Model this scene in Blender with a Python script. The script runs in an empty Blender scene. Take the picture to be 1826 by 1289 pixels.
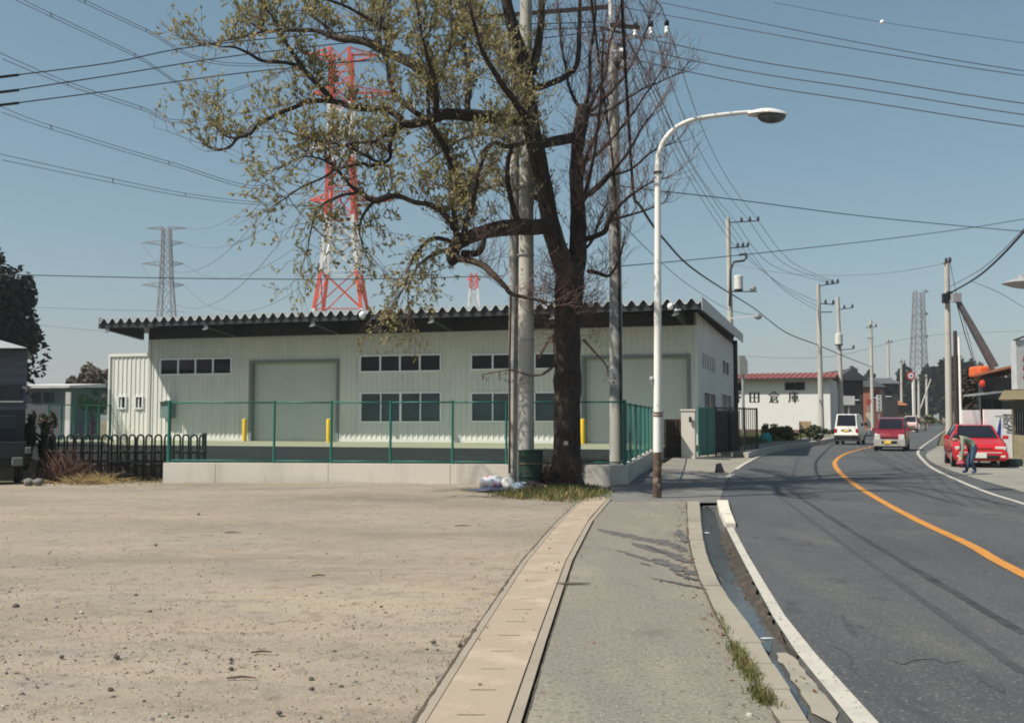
import bpy, math, random
import numpy as np
from mathutils import Vector, Matrix, noise as mnoise

scene = bpy.context.scene
col = scene.collection
R = math.radians

# ------------------------------------------------------------------ camera
W0, H0, FPX, CAMH = 1826.0, 1289.0, 1775.0, 1.6
PITCH = math.atan(100.5 / FPX)
cam_d = bpy.data.cameras.new('camera')
cam_d.sensor_width = 36.0
cam_d.lens = 36.0 * FPX / W0
cam_d.clip_start = 0.1
cam_d.clip_end = 5000
cam = bpy.data.objects.new('camera', cam_d)
cam.location = (0, 0, CAMH)
cam.rotation_euler = (R(90) + PITCH, 0, 0)
col.objects.link(cam)
scene.camera = cam

# ------------------------------------------------------------------ sun, sky, exposure
SUN_DIR = Vector((4.10, 1.86, -5.55)).normalized()          # the way the light travels
sun_d = bpy.data.lights.new('sun', 'SUN')
sun_d.energy = 5.0
sun_d.angle = R(0.55)
sun_d.color = (1.0, 0.93, 0.82)
sun = bpy.data.objects.new('sun', sun_d)
sun.rotation_euler = SUN_DIR.to_track_quat('-Z', 'Y').to_euler()
sun.location = (-20, -10, 40)
col.objects.link(sun)
world = bpy.data.worlds.new('World')
scene.world = world
world.use_nodes = True
wn = world.node_tree
bg = wn.nodes['Background']
sky = wn.nodes.new('ShaderNodeTexSky')
sky.sky_type = 'NISHITA'
sky.sun_disc = False
sky.sun_elevation = math.asin(-SUN_DIR.z)
sky.sun_rotation = math.atan2(-SUN_DIR.x, -SUN_DIR.y)
sky.altitude = 0
sky.air_density = 1.0
sky.dust_density = 1.6
sky.ozone_density = 3.0
gam = wn.nodes.new('ShaderNodeGamma')         # the even, hazy spring sky of the print
gam.inputs['Gamma'].default_value = 0.7
wn.links.new(sky.outputs[0], gam.inputs['Color'])
hsv = wn.nodes.new('ShaderNodeHueSaturation')
hsv.inputs['Hue'].default_value = 0.477
hsv.inputs['Saturation'].default_value = 1.1
wn.links.new(gam.outputs[0], hsv.inputs['Color'])
wn.links.new(hsv.outputs[0], bg.inputs['Color'])
bg.inputs['Strength'].default_value = 0.13
vs = scene.view_settings
vs.view_transform = 'Standard'
vs.look = 'None'
vs.exposure = 0.3
vs.gamma = 1.0
try:
    scene.cycles.max_bounces = 6
    scene.cycles.filter_width = 1.9
    scene.cycles.transparent_max_bounces = 8
    scene.cycles.caustics_reflective = False
    scene.cycles.caustics_refractive = False
except Exception:
    pass

# ------------------------------------------------------------------ measuring helpers (photo pixel -> place)
def ray(px, py):
    x = (px - W0 / 2) / FPX
    y = (H0 / 2 - py) / FPX
    c, s = math.cos(PITCH), math.sin(PITCH)
    return Vector((x, c - y * s, s + y * c))

def at(px, py, Y):
    d = ray(px, py)
    return Vector((0, 0, CAMH)) + d * (Y / d.y)

def G(px, py, z=0.0):
    d = ray(px, py)
    return Vector((0, 0, CAMH)) + d * ((z - CAMH) / d.z)

# ------------------------------------------------------------------ materials
MATS = {}
def M(name, c, rough=0.8, var=0.12, scale=4.0, bump=0.0, bscale=40.0, metal=0.0, c2=None, spec=0.3, detail=5.0, stretch=None):
    if name in MATS:
        return MATS[name]
    m = bpy.data.materials.new(name)
    m.use_nodes = True
    nt = m.node_tree
    p = nt.nodes['Principled BSDF']
    p.inputs['Roughness'].default_value = rough
    p.inputs['Metallic'].default_value = metal
    p.inputs['Specular IOR Level'].default_value = spec
    tc = nt.nodes.new('ShaderNodeTexCoord')
    src = tc.outputs['Object']
    if stretch:
        mp = nt.nodes.new('ShaderNodeMapping')
        mp.inputs['Scale'].default_value = stretch
        nt.links.new(src, mp.inputs[0])
        src = mp.outputs[0]
    n = nt.nodes.new('ShaderNodeTexNoise')
    n.inputs['Scale'].default_value = scale
    n.inputs['Detail'].default_value = detail
    n.inputs['Roughness'].default_value = 0.65
    nt.links.new(src, n.inputs['Vector'])
    rmp = nt.nodes.new('ShaderNodeValToRGB')
    lo = [max(0, x * (1 - var)) for x in c]
    hi = [min(1, x * (1 + var)) for x in c] if c2 is None else list(c2)
    rmp.color_ramp.elements[0].position = 0.32
    rmp.color_ramp.elements[1].position = 0.68
    rmp.color_ramp.elements[0].color = (*lo, 1)
    rmp.color_ramp.elements[1].color = (*hi, 1)
    nt.links.new(n.outputs['Fac'], rmp.inputs[0])
    nt.links.new(rmp.outputs[0], p.inputs['Base Color'])
    if bump:
        nb = nt.nodes.new('ShaderNodeTexNoise')
        nb.inputs['Scale'].default_value = bscale
        nb.inputs['Detail'].default_value = 6
        nt.links.new(src, nb.inputs['Vector'])
        b = nt.nodes.new('ShaderNodeBump')
        b.inputs['Strength'].default_value = bump
        b.inputs['Distance'].default_value = 0.02
        nt.links.new(nb.outputs['Fac'], b.inputs['Height'])
        nt.links.new(b.outputs[0], p.inputs['Normal'])
    MATS[name] = m
    return m

def M_layers(name, base, layers, rough=0.9, bump=0.3, bscale=60, bdist=0.02, spec=0.2):
    """base colour + list of (colour, noise scale, lo, hi, stretch, detail) laid over one another"""
    m = bpy.data.materials.new(name)
    m.use_nodes = True
    nt = m.node_tree
    p = nt.nodes['Principled BSDF']
    p.inputs['Roughness'].default_value = rough
    p.inputs['Specular IOR Level'].default_value = spec
    tc = nt.nodes.new('ShaderNodeTexCoord')
    prev = None
    for i, (c, sc, lo, hi, st, det) in enumerate(layers):
        mp = nt.nodes.new('ShaderNodeMapping')
        mp.inputs['Scale'].default_value = st or (1, 1, 1)
        mp.inputs['Location'].default_value = (i * 7.3, i * 3.1, i)
        nt.links.new(tc.outputs['Object'], mp.inputs[0])
        n = nt.nodes.new('ShaderNodeTexNoise')
        n.inputs['Scale'].default_value = sc
        n.inputs['Detail'].default_value = det
        n.inputs['Roughness'].default_value = 0.62
        nt.links.new(mp.outputs[0], n.inputs['Vector'])
        mr = nt.nodes.new('ShaderNodeMapRange')
        mr.inputs['From Min'].default_value = lo
        mr.inputs['From Max'].default_value = hi
        nt.links.new(n.outputs['Fac'], mr.inputs['Value'])
        mx = nt.nodes.new('ShaderNodeMix')
        mx.data_type = 'RGBA'
        nt.links.new(mr.outputs[0], mx.inputs['Factor'])
        if prev is None:
            mx.inputs['A'].default_value = (*base, 1)
        else:
            nt.links.new(prev, mx.inputs['A'])
        mx.inputs['B'].default_value = (*c, 1)
        prev = mx.outputs['Result']
    nt.links.new(prev, p.inputs['Base Color'])
    if bump:
        nb = nt.nodes.new('ShaderNodeTexNoise')
        nb.inputs['Scale'].default_value = bscale
        nb.inputs['Detail'].default_value = 6
        nt.links.new(tc.outputs['Object'], nb.inputs['Vector'])
        b = nt.nodes.new('ShaderNodeBump')
        b.inputs['Strength'].default_value = bump
        b.inputs['Distance'].default_value = bdist
        nt.links.new(nb.outputs['Fac'], b.inputs['Height'])
        nt.links.new(b.outputs[0], p.inputs['Normal'])
    MATS[name] = m
    return m

def M_leaf(name, c, c2, trans=0.35):
    m = M(name, c, rough=0.6, scale=1.3, c2=c2, spec=0.2, detail=3)
    nt = m.node_tree
    p = nt.nodes['Principled BSDF']
    out = nt.nodes['Material Output']
    t = nt.nodes.new('ShaderNodeBsdfTranslucent')
    mix = nt.nodes.new('ShaderNodeMixShader')
    mix.inputs[0].default_value = trans
    cr = p.inputs['Base Color'].links[0].from_socket
    nt.links.new(cr, t.inputs['Color'])
    nt.links.new(p.outputs[0], mix.inputs[1])
    nt.links.new(t.outputs[0], mix.inputs[2])
    nt.links.new(mix.outputs[0], out.inputs['Surface'])
    return m

CREAM = M_layers('cream_steel', (0.665, 0.675, 0.635), [((0.585, 0.595, 0.56), 1.2, 0.45, 0.7, (1.5, 1.5, 0.10), 5), ((0.70, 0.70, 0.65), 0.35, 0.5, 0.7, None, 4), ((0.47, 0.46, 0.41), 5.0, 0.64, 0.8, (1, 1, 0.06), 5)], rough=0.55, bump=0)
CONC = M_layers('concrete', (0.46, 0.44, 0.39), [((0.34, 0.32, 0.29), 1.5, 0.5, 0.75, (1, 1, 0.4), 6), ((0.54, 0.52, 0.47), 9, 0.55, 0.8, None, 6)], bump=0.15)
CONC_WHITE = M_layers('pale_concrete', (0.60, 0.565, 0.50), [((0.47, 0.44, 0.39), 1.1, 0.52, 0.8, (1, 1, 0.35), 6), ((0.66, 0.64, 0.58), 7, 0.55, 0.8, None, 6)], bump=0.1)
POLE = M_layers('pole_concrete', (0.42, 0.41, 0.37), [((0.28, 0.27, 0.25), 1.4, 0.5, 0.7, (1, 1, 0.25), 6), ((0.48, 0.46, 0.42), 6, 0.5, 0.8, None, 6)], bump=0.1)
POLE_STAIN = M_layers('stained_pole_concrete', (0.40, 0.39, 0.35), [((0.22, 0.24, 0.26), 1.6, 0.48, 0.58, (1, 1, 0.5), 6), ((0.46, 0.45, 0.42), 5, 0.55, 0.7, None, 6)], bump=0.1)
WHITEP = M('white_paint', (0.78, 0.78, 0.76), rough=0.45, var=0.05)
WHITE_OLD = M_layers('old_white_paint', (0.74, 0.73, 0.70), [((0.50, 0.42, 0.33), 3.5, 0.60, 0.72, None, 6), ((0.58, 0.56, 0.52), 1.2, 0.52, 0.8, None, 4)], rough=0.6, bump=0.05)
RUST = M_layers('rusty_paint', (0.10, 0.07, 0.055), [((0.24, 0.17, 0.12), 6, 0.5, 0.62, None, 6), ((0.5, 0.47, 0.42), 5, 0.62, 0.66, None, 6)], bump=0.2)
DARK = M('dark_steel', (0.035, 0.036, 0.042), rough=0.55, var=0.2)
BLACK = M('black_paint', (0.014, 0.014, 0.017), rough=0.5, var=0.2)
RUBBER = M('rubber', (0.02, 0.02, 0.02), rough=0.85)
CABLE = M('cable_black', (0.018, 0.017, 0.02), rough=0.6)
WIRE = M('wire_grey', (0.06, 0.065, 0.075), rough=0.5)
WIRE_FAR = M('wire_aluminium', (0.13, 0.14, 0.16), rough=0.5)
GREEN = M('green_fence_paint', (0.022, 0.145, 0.115), rough=0.45, var=0.12)
GALV = M('galvanised', (0.35, 0.36, 0.37), rough=0.45, metal=0.4, var=0.15)
GREYST = M('grey_lattice', (0.22, 0.23, 0.25), rough=0.6)  # steel grey, lightened so the colour itself suggests fading with distance
REDP = M('pylon_red', (0.62, 0.09, 0.05), rough=0.5, var=0.1)
PWHITE = M('pylon_white', (0.72, 0.70, 0.68), rough=0.5, var=0.05)
ALU = M('aluminium_frame', (0.82, 0.84, 0.86), rough=0.4, metal=0.2, var=0.05)
SHUT = M('shutter_steel', (0.53, 0.56, 0.52), rough=0.5, var=0.04, scale=0.7)
YEL = M('yellow_paint', (0.75, 0.50, 0.03), rough=0.5, var=0.06)
ROOFST = M('roof_steel', (0.62, 0.62, 0.60), rough=0.5, var=0.06)
CERAM = M('ceramic', (0.8, 0.8, 0.8), rough=0.25, var=0.02)
BROWN = M('brown_steel', (0.05, 0.035, 0.03), rough=0.5)
CARRED = M('car_red', (0.46, 0.012, 0.018), rough=0.22, var=0.04, spec=0.6)
CARWINE = M('car_wine', (0.20, 0.012, 0.022), rough=0.22, var=0.04, spec=0.6)
CARWHITE = M('car_white', (0.72, 0.72, 0.68), rough=0.28, var=0.03, spec=0.5)
CARSILV = M('car_silver', (0.44, 0.43, 0.40), rough=0.3, var=0.03, metal=0.3)
PLATE_W = M('plate_white', (0.6, 0.6, 0.55), rough=0.5, var=0.15, scale=30)
PLATE_Y = M('plate_yellow', (0.75, 0.50, 0.07), rough=0.5, var=0.08)
TAIL = M('tail_lamp', (0.35, 0.02, 0.015), rough=0.2)
LAMP = M('clear_lamp', (0.55, 0.55, 0.52), rough=0.12, var=0.25, scale=18, spec=0.7)
BARK = M_layers('bark', (0.048, 0.038, 0.033), [((0.13, 0.098, 0.075), 2.2, 0.52, 0.72, (1, 1, 0.45), 6), ((0.02, 0.016, 0.015), 16, 0.52, 0.66, (1, 1, 0.25), 6)], bump=1.0, bscale=14, bdist=0.05)
TWIG = M('twig', (0.10, 0.075, 0.062), rough=0.9, var=0.35)
TWIG_RED = M('red_twig', (0.14, 0.09, 0.078), rough=0.9, var=0.35)

def glass_mat(name, c=(0.012, 0.015, 0.02), rough=0.08, sp=0.18):
    return M(name, c, rough=rough, var=0.35, scale=0.6, spec=sp)
GLASS = glass_mat('window_glass')
GLASS_CAR = glass_mat('car_glass', (0.012, 0.013, 0.02), 0.06, 0.4)

# ------------------------------------------------------------------ mesh building
class MB:
    def __init__(self):
        self.v, self.f, self.mi = [], [], []
    def add(self, vs, fs, mi=0):
        o = len(self.v)
        self.v += [tuple(p) for p in vs]
        self.f += [tuple(i + o for i in f) for f in fs]
        self.mi += [mi] * len(fs)
        return self
    def quad(self, a, b, c, d, mi=0):
        return self.add([a, b, c, d], [(0, 1, 2, 3)], mi)
    def poly(self, pts, mi=0):
        return self.add(pts, [tuple(range(len(pts)))], mi)
    def hexa(self, p, mi=0):
        return self.add(p, [(3, 2, 1, 0), (4, 5, 6, 7), (0, 1, 5, 4), (1, 2, 6, 5), (2, 3, 7, 6), (3, 0, 4, 7)], mi)
    def box(self, c, s, rz=0.0, mi=0):
        x, y, z = s[0] / 2, s[1] / 2, s[2] / 2
        ca, sa = math.cos(rz), math.sin(rz)
        p = []
        for dz in (-z, z):
            for dx, dy in ((-x, -y), (x, -y), (x, y), (-x, y)):
                p.append((c[0] + dx * ca - dy * sa, c[1] + dx * sa + dy * ca, c[2] + dz))
        return self.hexa(p, mi)
    def box2(self, a, b, mi=0):
        return self.box([(a[i] + b[i]) / 2 for i in range(3)], [abs(a[i] - b[i]) for i in range(3)], 0, mi)
    def bar(self, a, b, w, h=None, mi=0):
        return self.tube([a, b], [w / 2 * 1.41, (h or w) / 2 * 1.41], 4, mi=mi)
    def tube(self, pts, rad, n=8, cap=True, mi=0):
        pts = [Vector(p) for p in pts]
        if not hasattr(rad, '__len__'):
            rad = [rad] * len(pts)
        vs, fs = [], []
        up = None
        for i, p in enumerate(pts):
            t = (pts[min(i + 1, len(pts) - 1)] - pts[max(i - 1, 0)])
            if t.length < 1e-9:
                t = Vector((0, 0, 1))
            t.normalize()
            if up is None:
                up = Vector((0, 0, 1)) if abs(t.z) < 0.9 else Vector((0, 1, 0))
            s = t.cross(up)
            if s.length < 1e-6:
                s = t.orthogonal()
            s.normalize()
            up = s.cross(t)
            for k in range(n):
                a = 2 * math.pi * (k + 0.5) / n
                vs.append(p + (s * math.cos(a) + up * math.sin(a)) * rad[i])
        for i in range(len(pts) - 1):
            for k in range(n):
                k2 = (k + 1) % n
                fs.append((i * n + k, i * n + k2, (i + 1) * n + k2, (i + 1) * n + k))
        if cap:
            fs.append(tuple(range(n))[::-1])
            fs.append(tuple((len(pts) - 1) * n + k for k in range(n)))
        return self.add(vs, fs, mi)
    def lathe(self, c, prof, n=16, mi=0):
        vs, fs = [], []
        for (r, z) in prof:
            for k in range(n):
                a = 2 * math.pi * k / n
                vs.append((c[0] + r * math.cos(a), c[1] + r * math.sin(a), c[2] + z))
        for i in range(len(prof) - 1):
            for k in range(n):
                k2 = (k + 1) % n
                fs.append((i * n + k, i * n + k2, (i + 1) * n + k2, (i + 1) * n + k))
        fs.append(tuple(range(n))[::-1])
        fs.append(tuple((len(prof) - 1) * n + k for k in range(n)))
        return self.add(vs, fs, mi)
    def prism(self, pts, h, mi=0):
        """pts: closed outline of 3D points; h: extrude vector"""
        h = Vector(h)
        n = len(pts)
        vs = [Vector(p) for p in pts] + [Vector(p) + h for p in pts]
        fs = [tuple(range(n))[::-1], tuple(range(n, 2 * n))]
        fs += [(i, (i + 1) % n, n + (i + 1) % n, n + i) for i in range(n)]
        return self.add(vs, fs, mi)
    def blob(self, c, r, n=8, m=5, seed=0, jit=0.2, mi=0):
        rnd = random.Random(seed)
        vs, fs = [], []
        for i in range(m + 1):
            th = math.pi * i / m
            for k in range(n):
                a = 2 * math.pi * k / n
                j = 1 + rnd.uniform(-jit, jit)
                vs.append((c[0] + r[0] * j * math.sin(th) * math.cos(a), c[1] + r[1] * j * math.sin(th) * math.sin(a), c[2] + r[2] * j * math.cos(th)))
        for i in range(m):
            for k in range(n):
                k2 = (k + 1) % n
                fs.append((i * n + k, (i + 1) * n + k, (i + 1) * n + k2, i * n + k2))
        return self.add(vs, fs, mi)

ORG = {}
def set_props(o, label=None, cat=None, group=None, kind=None):
    if label: o['label'] = label
    if cat: o['category'] = cat
    if group: o['group'] = group
    if kind: o['kind'] = kind
    return o

def build(name, mb, mats, parent=None, org=(0, 0, 0), local=False, smooth=False, label=None, cat=None, group=None, kind=None, autos=None):
    """link one mesh object; vertices are given in world space unless local"""
    me = bpy.data.meshes.new(name)
    if parent is not None:
        o0 = Vector((0, 0, 0)) if local else ORG[parent.name]
    else:
        o0 = Vector((0, 0, 0)) if local else Vector(org)
    me.from_pydata([(p[0] - o0.x, p[1] - o0.y, p[2] - o0.z) for p in mb.v], [], mb.f)
    if not isinstance(mats, (list, tuple)):
        mats = [mats]
    for m in mats:
        me.materials.append(m)
    if len(mats) > 1:
        me.polygons.foreach_set('material_index', mb.mi)
    if smooth:
        me.polygons.foreach_set('use_smooth', [True] * len(me.polygons))
    me.update()
    if autos:
        me.set_sharp_from_angle(angle=R(autos))
    o = bpy.data.objects.new(name, me)
    col.objects.link(o)
    if parent is not None:
        o.parent = parent
        ORG[o.name] = ORG[parent.name]
    else:
        o.location = org
        ORG[o.name] = Vector(org)
    return set_props(o, label, cat, group, kind)

def thing(name, label, cat, loc=(0, 0, 0), group=None, rz=0.0, kind=None):
    o = bpy.data.objects.new(name, None)
    o.empty_display_size = 0.3
    o.location = loc
    o.rotation_euler = (0, 0, rz)
    col.objects.link(o)
    ORG[o.name] = Vector(loc)
    return set_props(o, label, cat, group, kind)

def copy_thing(o, loc, label=None, rz=None, scale=None, parent=None):
    c = o.copy()
    col.objects.link(c)
    if parent is not None:
        c.parent = parent
    else:
        c.location = loc
        if rz is not None: c.rotation_euler = (0, 0, rz)
        if scale is not None: c.scale = (scale,) * 3 if not hasattr(scale, '__len__') else scale
    if label: c['label'] = label
    for ch in list(o.children):
        copy_thing(ch, None, parent=c)
    return c

def catmull(pts, per=6):
    pts = [Vector(p) for p in pts]
    out = []
    n = len(pts)
    for i in range(n - 1):
        p0, p1, p2, p3 = pts[max(i - 1, 0)], pts[i], pts[i + 1], pts[min(i + 2, n - 1)]
        for k in range(per):
            t = k / per
            out.append(0.5 * ((2 * p1) + (p2 - p0) * t + (2 * p0 - 5 * p1 + 4 * p2 - p3) * t * t + (-p0 + 3 * p1 - 3 * p2 + p3) * t ** 3))
    out.append(pts[-1])
    return out

def sheet(name, pts, mat, z=None, kind='structure', parent=None):
    mb = MB()
    mb.poly([(p[0], p[1], p[2] if z is None else z) for p in pts])
    return build(name, mb, mat, parent=parent, kind=None if parent else kind)

def ribbon(mb, A, B, zA=None, zB=None, mi=0):
    for i in range(len(A) - 1):
        a0, a1, b0, b1 = A[i], A[i + 1], B[i], B[i + 1]
        mb.quad(a0, b0, b1, a1, mi)
    return mb

# ================================================================== THE GROUND
GROUND = M_layers('field_ground', (0.16, 0.13, 0.085), [((0.09, 0.10, 0.04), 0.08, 0.45, 0.6, None, 6), ((0.21, 0.18, 0.13), 0.9, 0.5, 0.75, None, 6)], bump=0.3, bscale=5)
mb = MB()
mb.quad((-1300, -60, -0.14), (1300, -60, -0.14), (1300, 1600, -0.14), (-1300, 1600, -0.14))
build('ground', mb, GROUND, kind='structure')

# drain strip beside the lot: measured edges (left beam, lids, right beam, gap)
SL = [(-1.35, -3.0), (-0.83, 2.0)] + [tuple(G(px, py).xy) for px, py in ((760, 1289), (850, 1142), (941, 1000), (1000, 930), (1043, 889))]
SR = [(-0.87, -3.0), (-0.35, 2.0)] + [tuple(G(px, py).xy) for px, py in ((903, 1289), (955, 1142), (1008, 1000), (1050, 925), (1083, 889))]
def lerp_line(P, y):
    for i in range(len(P) - 1):
        if y <= P[i + 1][1] or i == len(P) - 2:
            t = (y - P[i][1]) / (P[i + 1][1] - P[i][1])
            return P[i][0] + (P[i + 1][0] - P[i][0]) * t

# dirt lot, gently uneven
DIRT = M_layers('packed_dirt', (0.29, 0.25, 0.197),
    [((0.185, 0.157, 0.122), 0.26, 0.43, 0.66, (0.7, 1.3, 1), 7),
     ((0.36, 0.295, 0.22), 0.20, 0.50, 0.70, (0.5, 1.5, 1), 6),
     ((0.235, 0.218, 0.190), 1.6, 0.5, 0.70, (0.45, 1.5, 1), 6),
     ((0.19, 0.158, 0.122), 5, 0.52, 0.70, None, 7),
     ((0.33, 0.285, 0.22), 2.6, 0.56, 0.72, (0.7, 1.3, 1), 7),
     ((0.385, 0.34, 0.275), 34, 0.58, 0.69, None, 4),
     ((0.16, 0.135, 0.107), 44, 0.58, 0.69, None, 3)], bump=0.35, bscale=75, bdist=0.02)
def dirt_h(x, y):
    return 0.030 * mnoise.noise((x * 0.35, y * 0.6, 0)) + 0.014 * mnoise.noise((x * 1.7, y * 2.2, 3)) + 0.006 * mnoise.noise((x * 6, y * 6, 9))
mb = MB()
rows = []
ys = [-3 + 0.22 * i for i in range(0, 128)]
for y in ys:
    xr = lerp_line(SL, min(y, 20.0)) - 0.075 if y < 20.0 else lerp_line(SL, 20.0) - 0.075 + (y - 20.0) * 0.14
    xs = [xr - (k / 70.0) ** 1.7 * 24 for k in range(71)]
    rows.append([(x, y, dirt_h(x, y) * min(1, (xr - x) * 2.0 + 0.05) - 0.012) for x in xs])
vs, fs = [], []
for r in rows: vs += r
n = 71
for i in range(len(rows) - 1):
    for k in range(n - 1):
        fs.append((i * n + k + 1, i * n + k, (i + 1) * n + k, (i + 1) * n + k + 1))
mb.add(vs, fs)
dirt = build('dirt_lot', mb, DIRT, kind='structure', smooth=True)

# sidewalk, driveway, road edges
ZR = -0.035
KL = [tuple(G(px, py).xy) for px, py in ((1390, 1289), (1340, 1205), (1301, 1137), (1276, 1096), (1263, 1064), (1247, 1032), (1234, 990), (1228, 960), (1225, 894))]
KR = [tuple(G(px, py).xy) for px, py in ((1444, 1289), (1385, 1195), (1350, 1137), (1322, 1098), (1297, 1066), (1277, 1030), (1259, 990), (1252, 953), (1247, 894))]
WL = [tuple(G(px, py, ZR).xy) for px, py in ((1522, 1289), (1422, 1166), (1378, 1099), (1340, 1029), (1317, 985), (1297, 945), (1283, 915), (1277, 890))]
WR = [tuple(G(px, py, ZR).xy) for px, py in ((1566, 1289), (1454, 1166), (1400, 1099), (1357, 1029), (1331, 985), (1310, 945), (1299, 915), (1293, 890))]
def extend(P):
    a, b = Vector(P[0]), Vector(P[1])
    d = (a - b).normalized()
    return [tuple(a + d * 9)] + P
KLx, KRx, WLx, WRx = extend(KL), extend(KR), extend(WL), extend(WR)
yk = KL[-1][1]
WALK = M_layers('worn_sidewalk', (0.205, 0.190, 0.155),
    [((0.178, 0.170, 0.147), 0.5, 0.45, 0.7, None, 6), ((0.255, 0.232, 0.184), 0.8, 0.5, 0.7, (2, 0.5, 1), 6), ((0.17, 0.162, 0.14), 4.5, 0.54, 0.72, None, 7),
     ((0.125, 0.118, 0.105), 26, 0.53, 0.64, None, 5), ((0.34, 0.315, 0.27), 48, 0.57, 0.66, None, 3), ((0.12, 0.114, 0.10), 0.9, 0.60, 0.74, (1.6, 0.7, 1), 8)], bump=0.4, bscale=90, bdist=0.012)
GAPX = 0.095
mb = MB()
A = [(x + GAPX, y, 0) for x, y in SR] ; A = [p for p in A if p[1] < yk - 0.3] + [(lerp_line(SR, yk) + GAPX, yk, 0)]
B = [(lerp_line(KLx, p[1]), p[1], 0) for p in A]
ysx = sorted(set([p[1] for p in A] + [y for x, y in KLx if A[0][1] < y < yk]))
A = [(lerp_line(SR, y) + GAPX, y, 0.0) for y in ysx]
B = [(lerp_line(KLx, y) - 0.004, y, 0.0) for y in ysx]
ribbon(mb, A, B)
walk = build('sidewalk', mb, WALK, kind='structure')

# drain strip: beams and single lids with hand slots
DRAIN = M_layers('drain_concrete', (0.35, 0.288, 0.222), [((0.335, 0.268, 0.205), 0.9, 0.48, 0.7, None, 6), ((0.44, 0.355, 0.275), 2.3, 0.52, 0.7, None, 5), ((0.28, 0.23, 0.18), 40, 0.6, 0.7, None, 4)], bump=0.25, bscale=80)
DRAINB = M_layers('drain_beam_concrete', (0.31, 0.27, 0.215), [((0.25, 0.22, 0.178), 1.4, 0.48, 0.7, None, 6), ((0.27, 0.24, 0.2), 35, 0.58, 0.68, None, 4)], bump=0.3, bscale=80)
drain = thing('drain_strip', None, None, (0, 0, 0), kind='structure')
mb = MB(); mb2 = MB()
yy = [y for x, y in SL]
for i in range(len(yy) - 1):
    for P, o0, o1, m_ in ((SL, -0.075, -0.008, mb), (SR, 0.010, 0.075, mb2)):
        p0, p1 = lerp_line(P, yy[i]), lerp_line(P, yy[i + 1])
        m_.hexa([(p0 + o0, yy[i], -0.1), (p0 + o1, yy[i], -0.1), (p1 + o1, yy[i + 1], -0.1), (p1 + o0, yy[i + 1], -0.1),
                 (p0 + o0, yy[i], 0.002), (p0 + o1, yy[i], 0.002), (p1 + o1, yy[i + 1], 0.002), (p1 + o0, yy[i + 1], 0.002)])
build('edge_beam', mb, DRAINB, parent=drain)
build('edge_beam', mb2, DRAINB, parent=drain)
random.seed(4)
y = -2.9
while y < 20.2:
    y1 = y + 0.492
    x0, x1, x0b, x1b = lerp_line(SL, y), lerp_line(SR, y), lerp_line(SL, y1), lerp_line(SR, y1)
    dz = random.uniform(-0.001, 0.0015)
    g = 0.0004
    c0, c1 = x0 + (x1 - x0) * 0.33, x0 + (x1 - x0) * 0.70
    mb = MB()
    nb = 0.020   # hand slot at the far end of each lid
    yb = y1 - g
    pts = [(x0, y + g), (x1, y + g), (x1b, yb), (c1 + x1b - x1, yb), (c1 + x1b - x1, yb - nb), (c0 + x0b - x0, yb - nb), (c0 + x0b - x0, yb), (x0b, yb)]
    mb.prism([(p[0], p[1], -0.06) for p in pts], (0, 0, 0.064 + dz))
    build('drain_lid', mb, DRAIN, parent=drain)
    y += 0.4925

# kerb along the gutter, cast in lengths
KERBM = M_layers('kerb_concrete', (0.285, 0.262, 0.21), [((0.225, 0.208, 0.17), 0.9, 0.48, 0.7, None, 6), ((0.325, 0.30, 0.245), 4, 0.5, 0.7, None, 5), ((0.24, 0.22, 0.2), 40, 0.6, 0.7, None, 4)], bump=0.3, bscale=70)
kerb = thing('gutter_kerb', None, None, (0, 0, 0), kind='structure')
y0 = KLx[0][1]
random.seed(2)
while y0 < yk - 0.05:
    y1 = min(y0 + 0.6, yk)
    dz = random.uniform(0.004, 0.014)
    ya, yb = y0 + 0.003, y1 - 0.003
    mb = MB()
    j_ = random.uniform(-0.008, 0.008)
    q = [(lerp_line(KLx, ya) + j_, ya), (lerp_line(KRx, ya) + j_, ya), (lerp_line(KRx, yb) + j_ * 0.3, yb), (lerp_line(KLx, yb) + j_ * 0.3, yb)]
    mb.hexa([(*p, -0.12) for p in q] + [(*p, dz) for p in q])
    build('kerb_block', mb, KERBM, parent=kerb)
    y0 = y1

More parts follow.
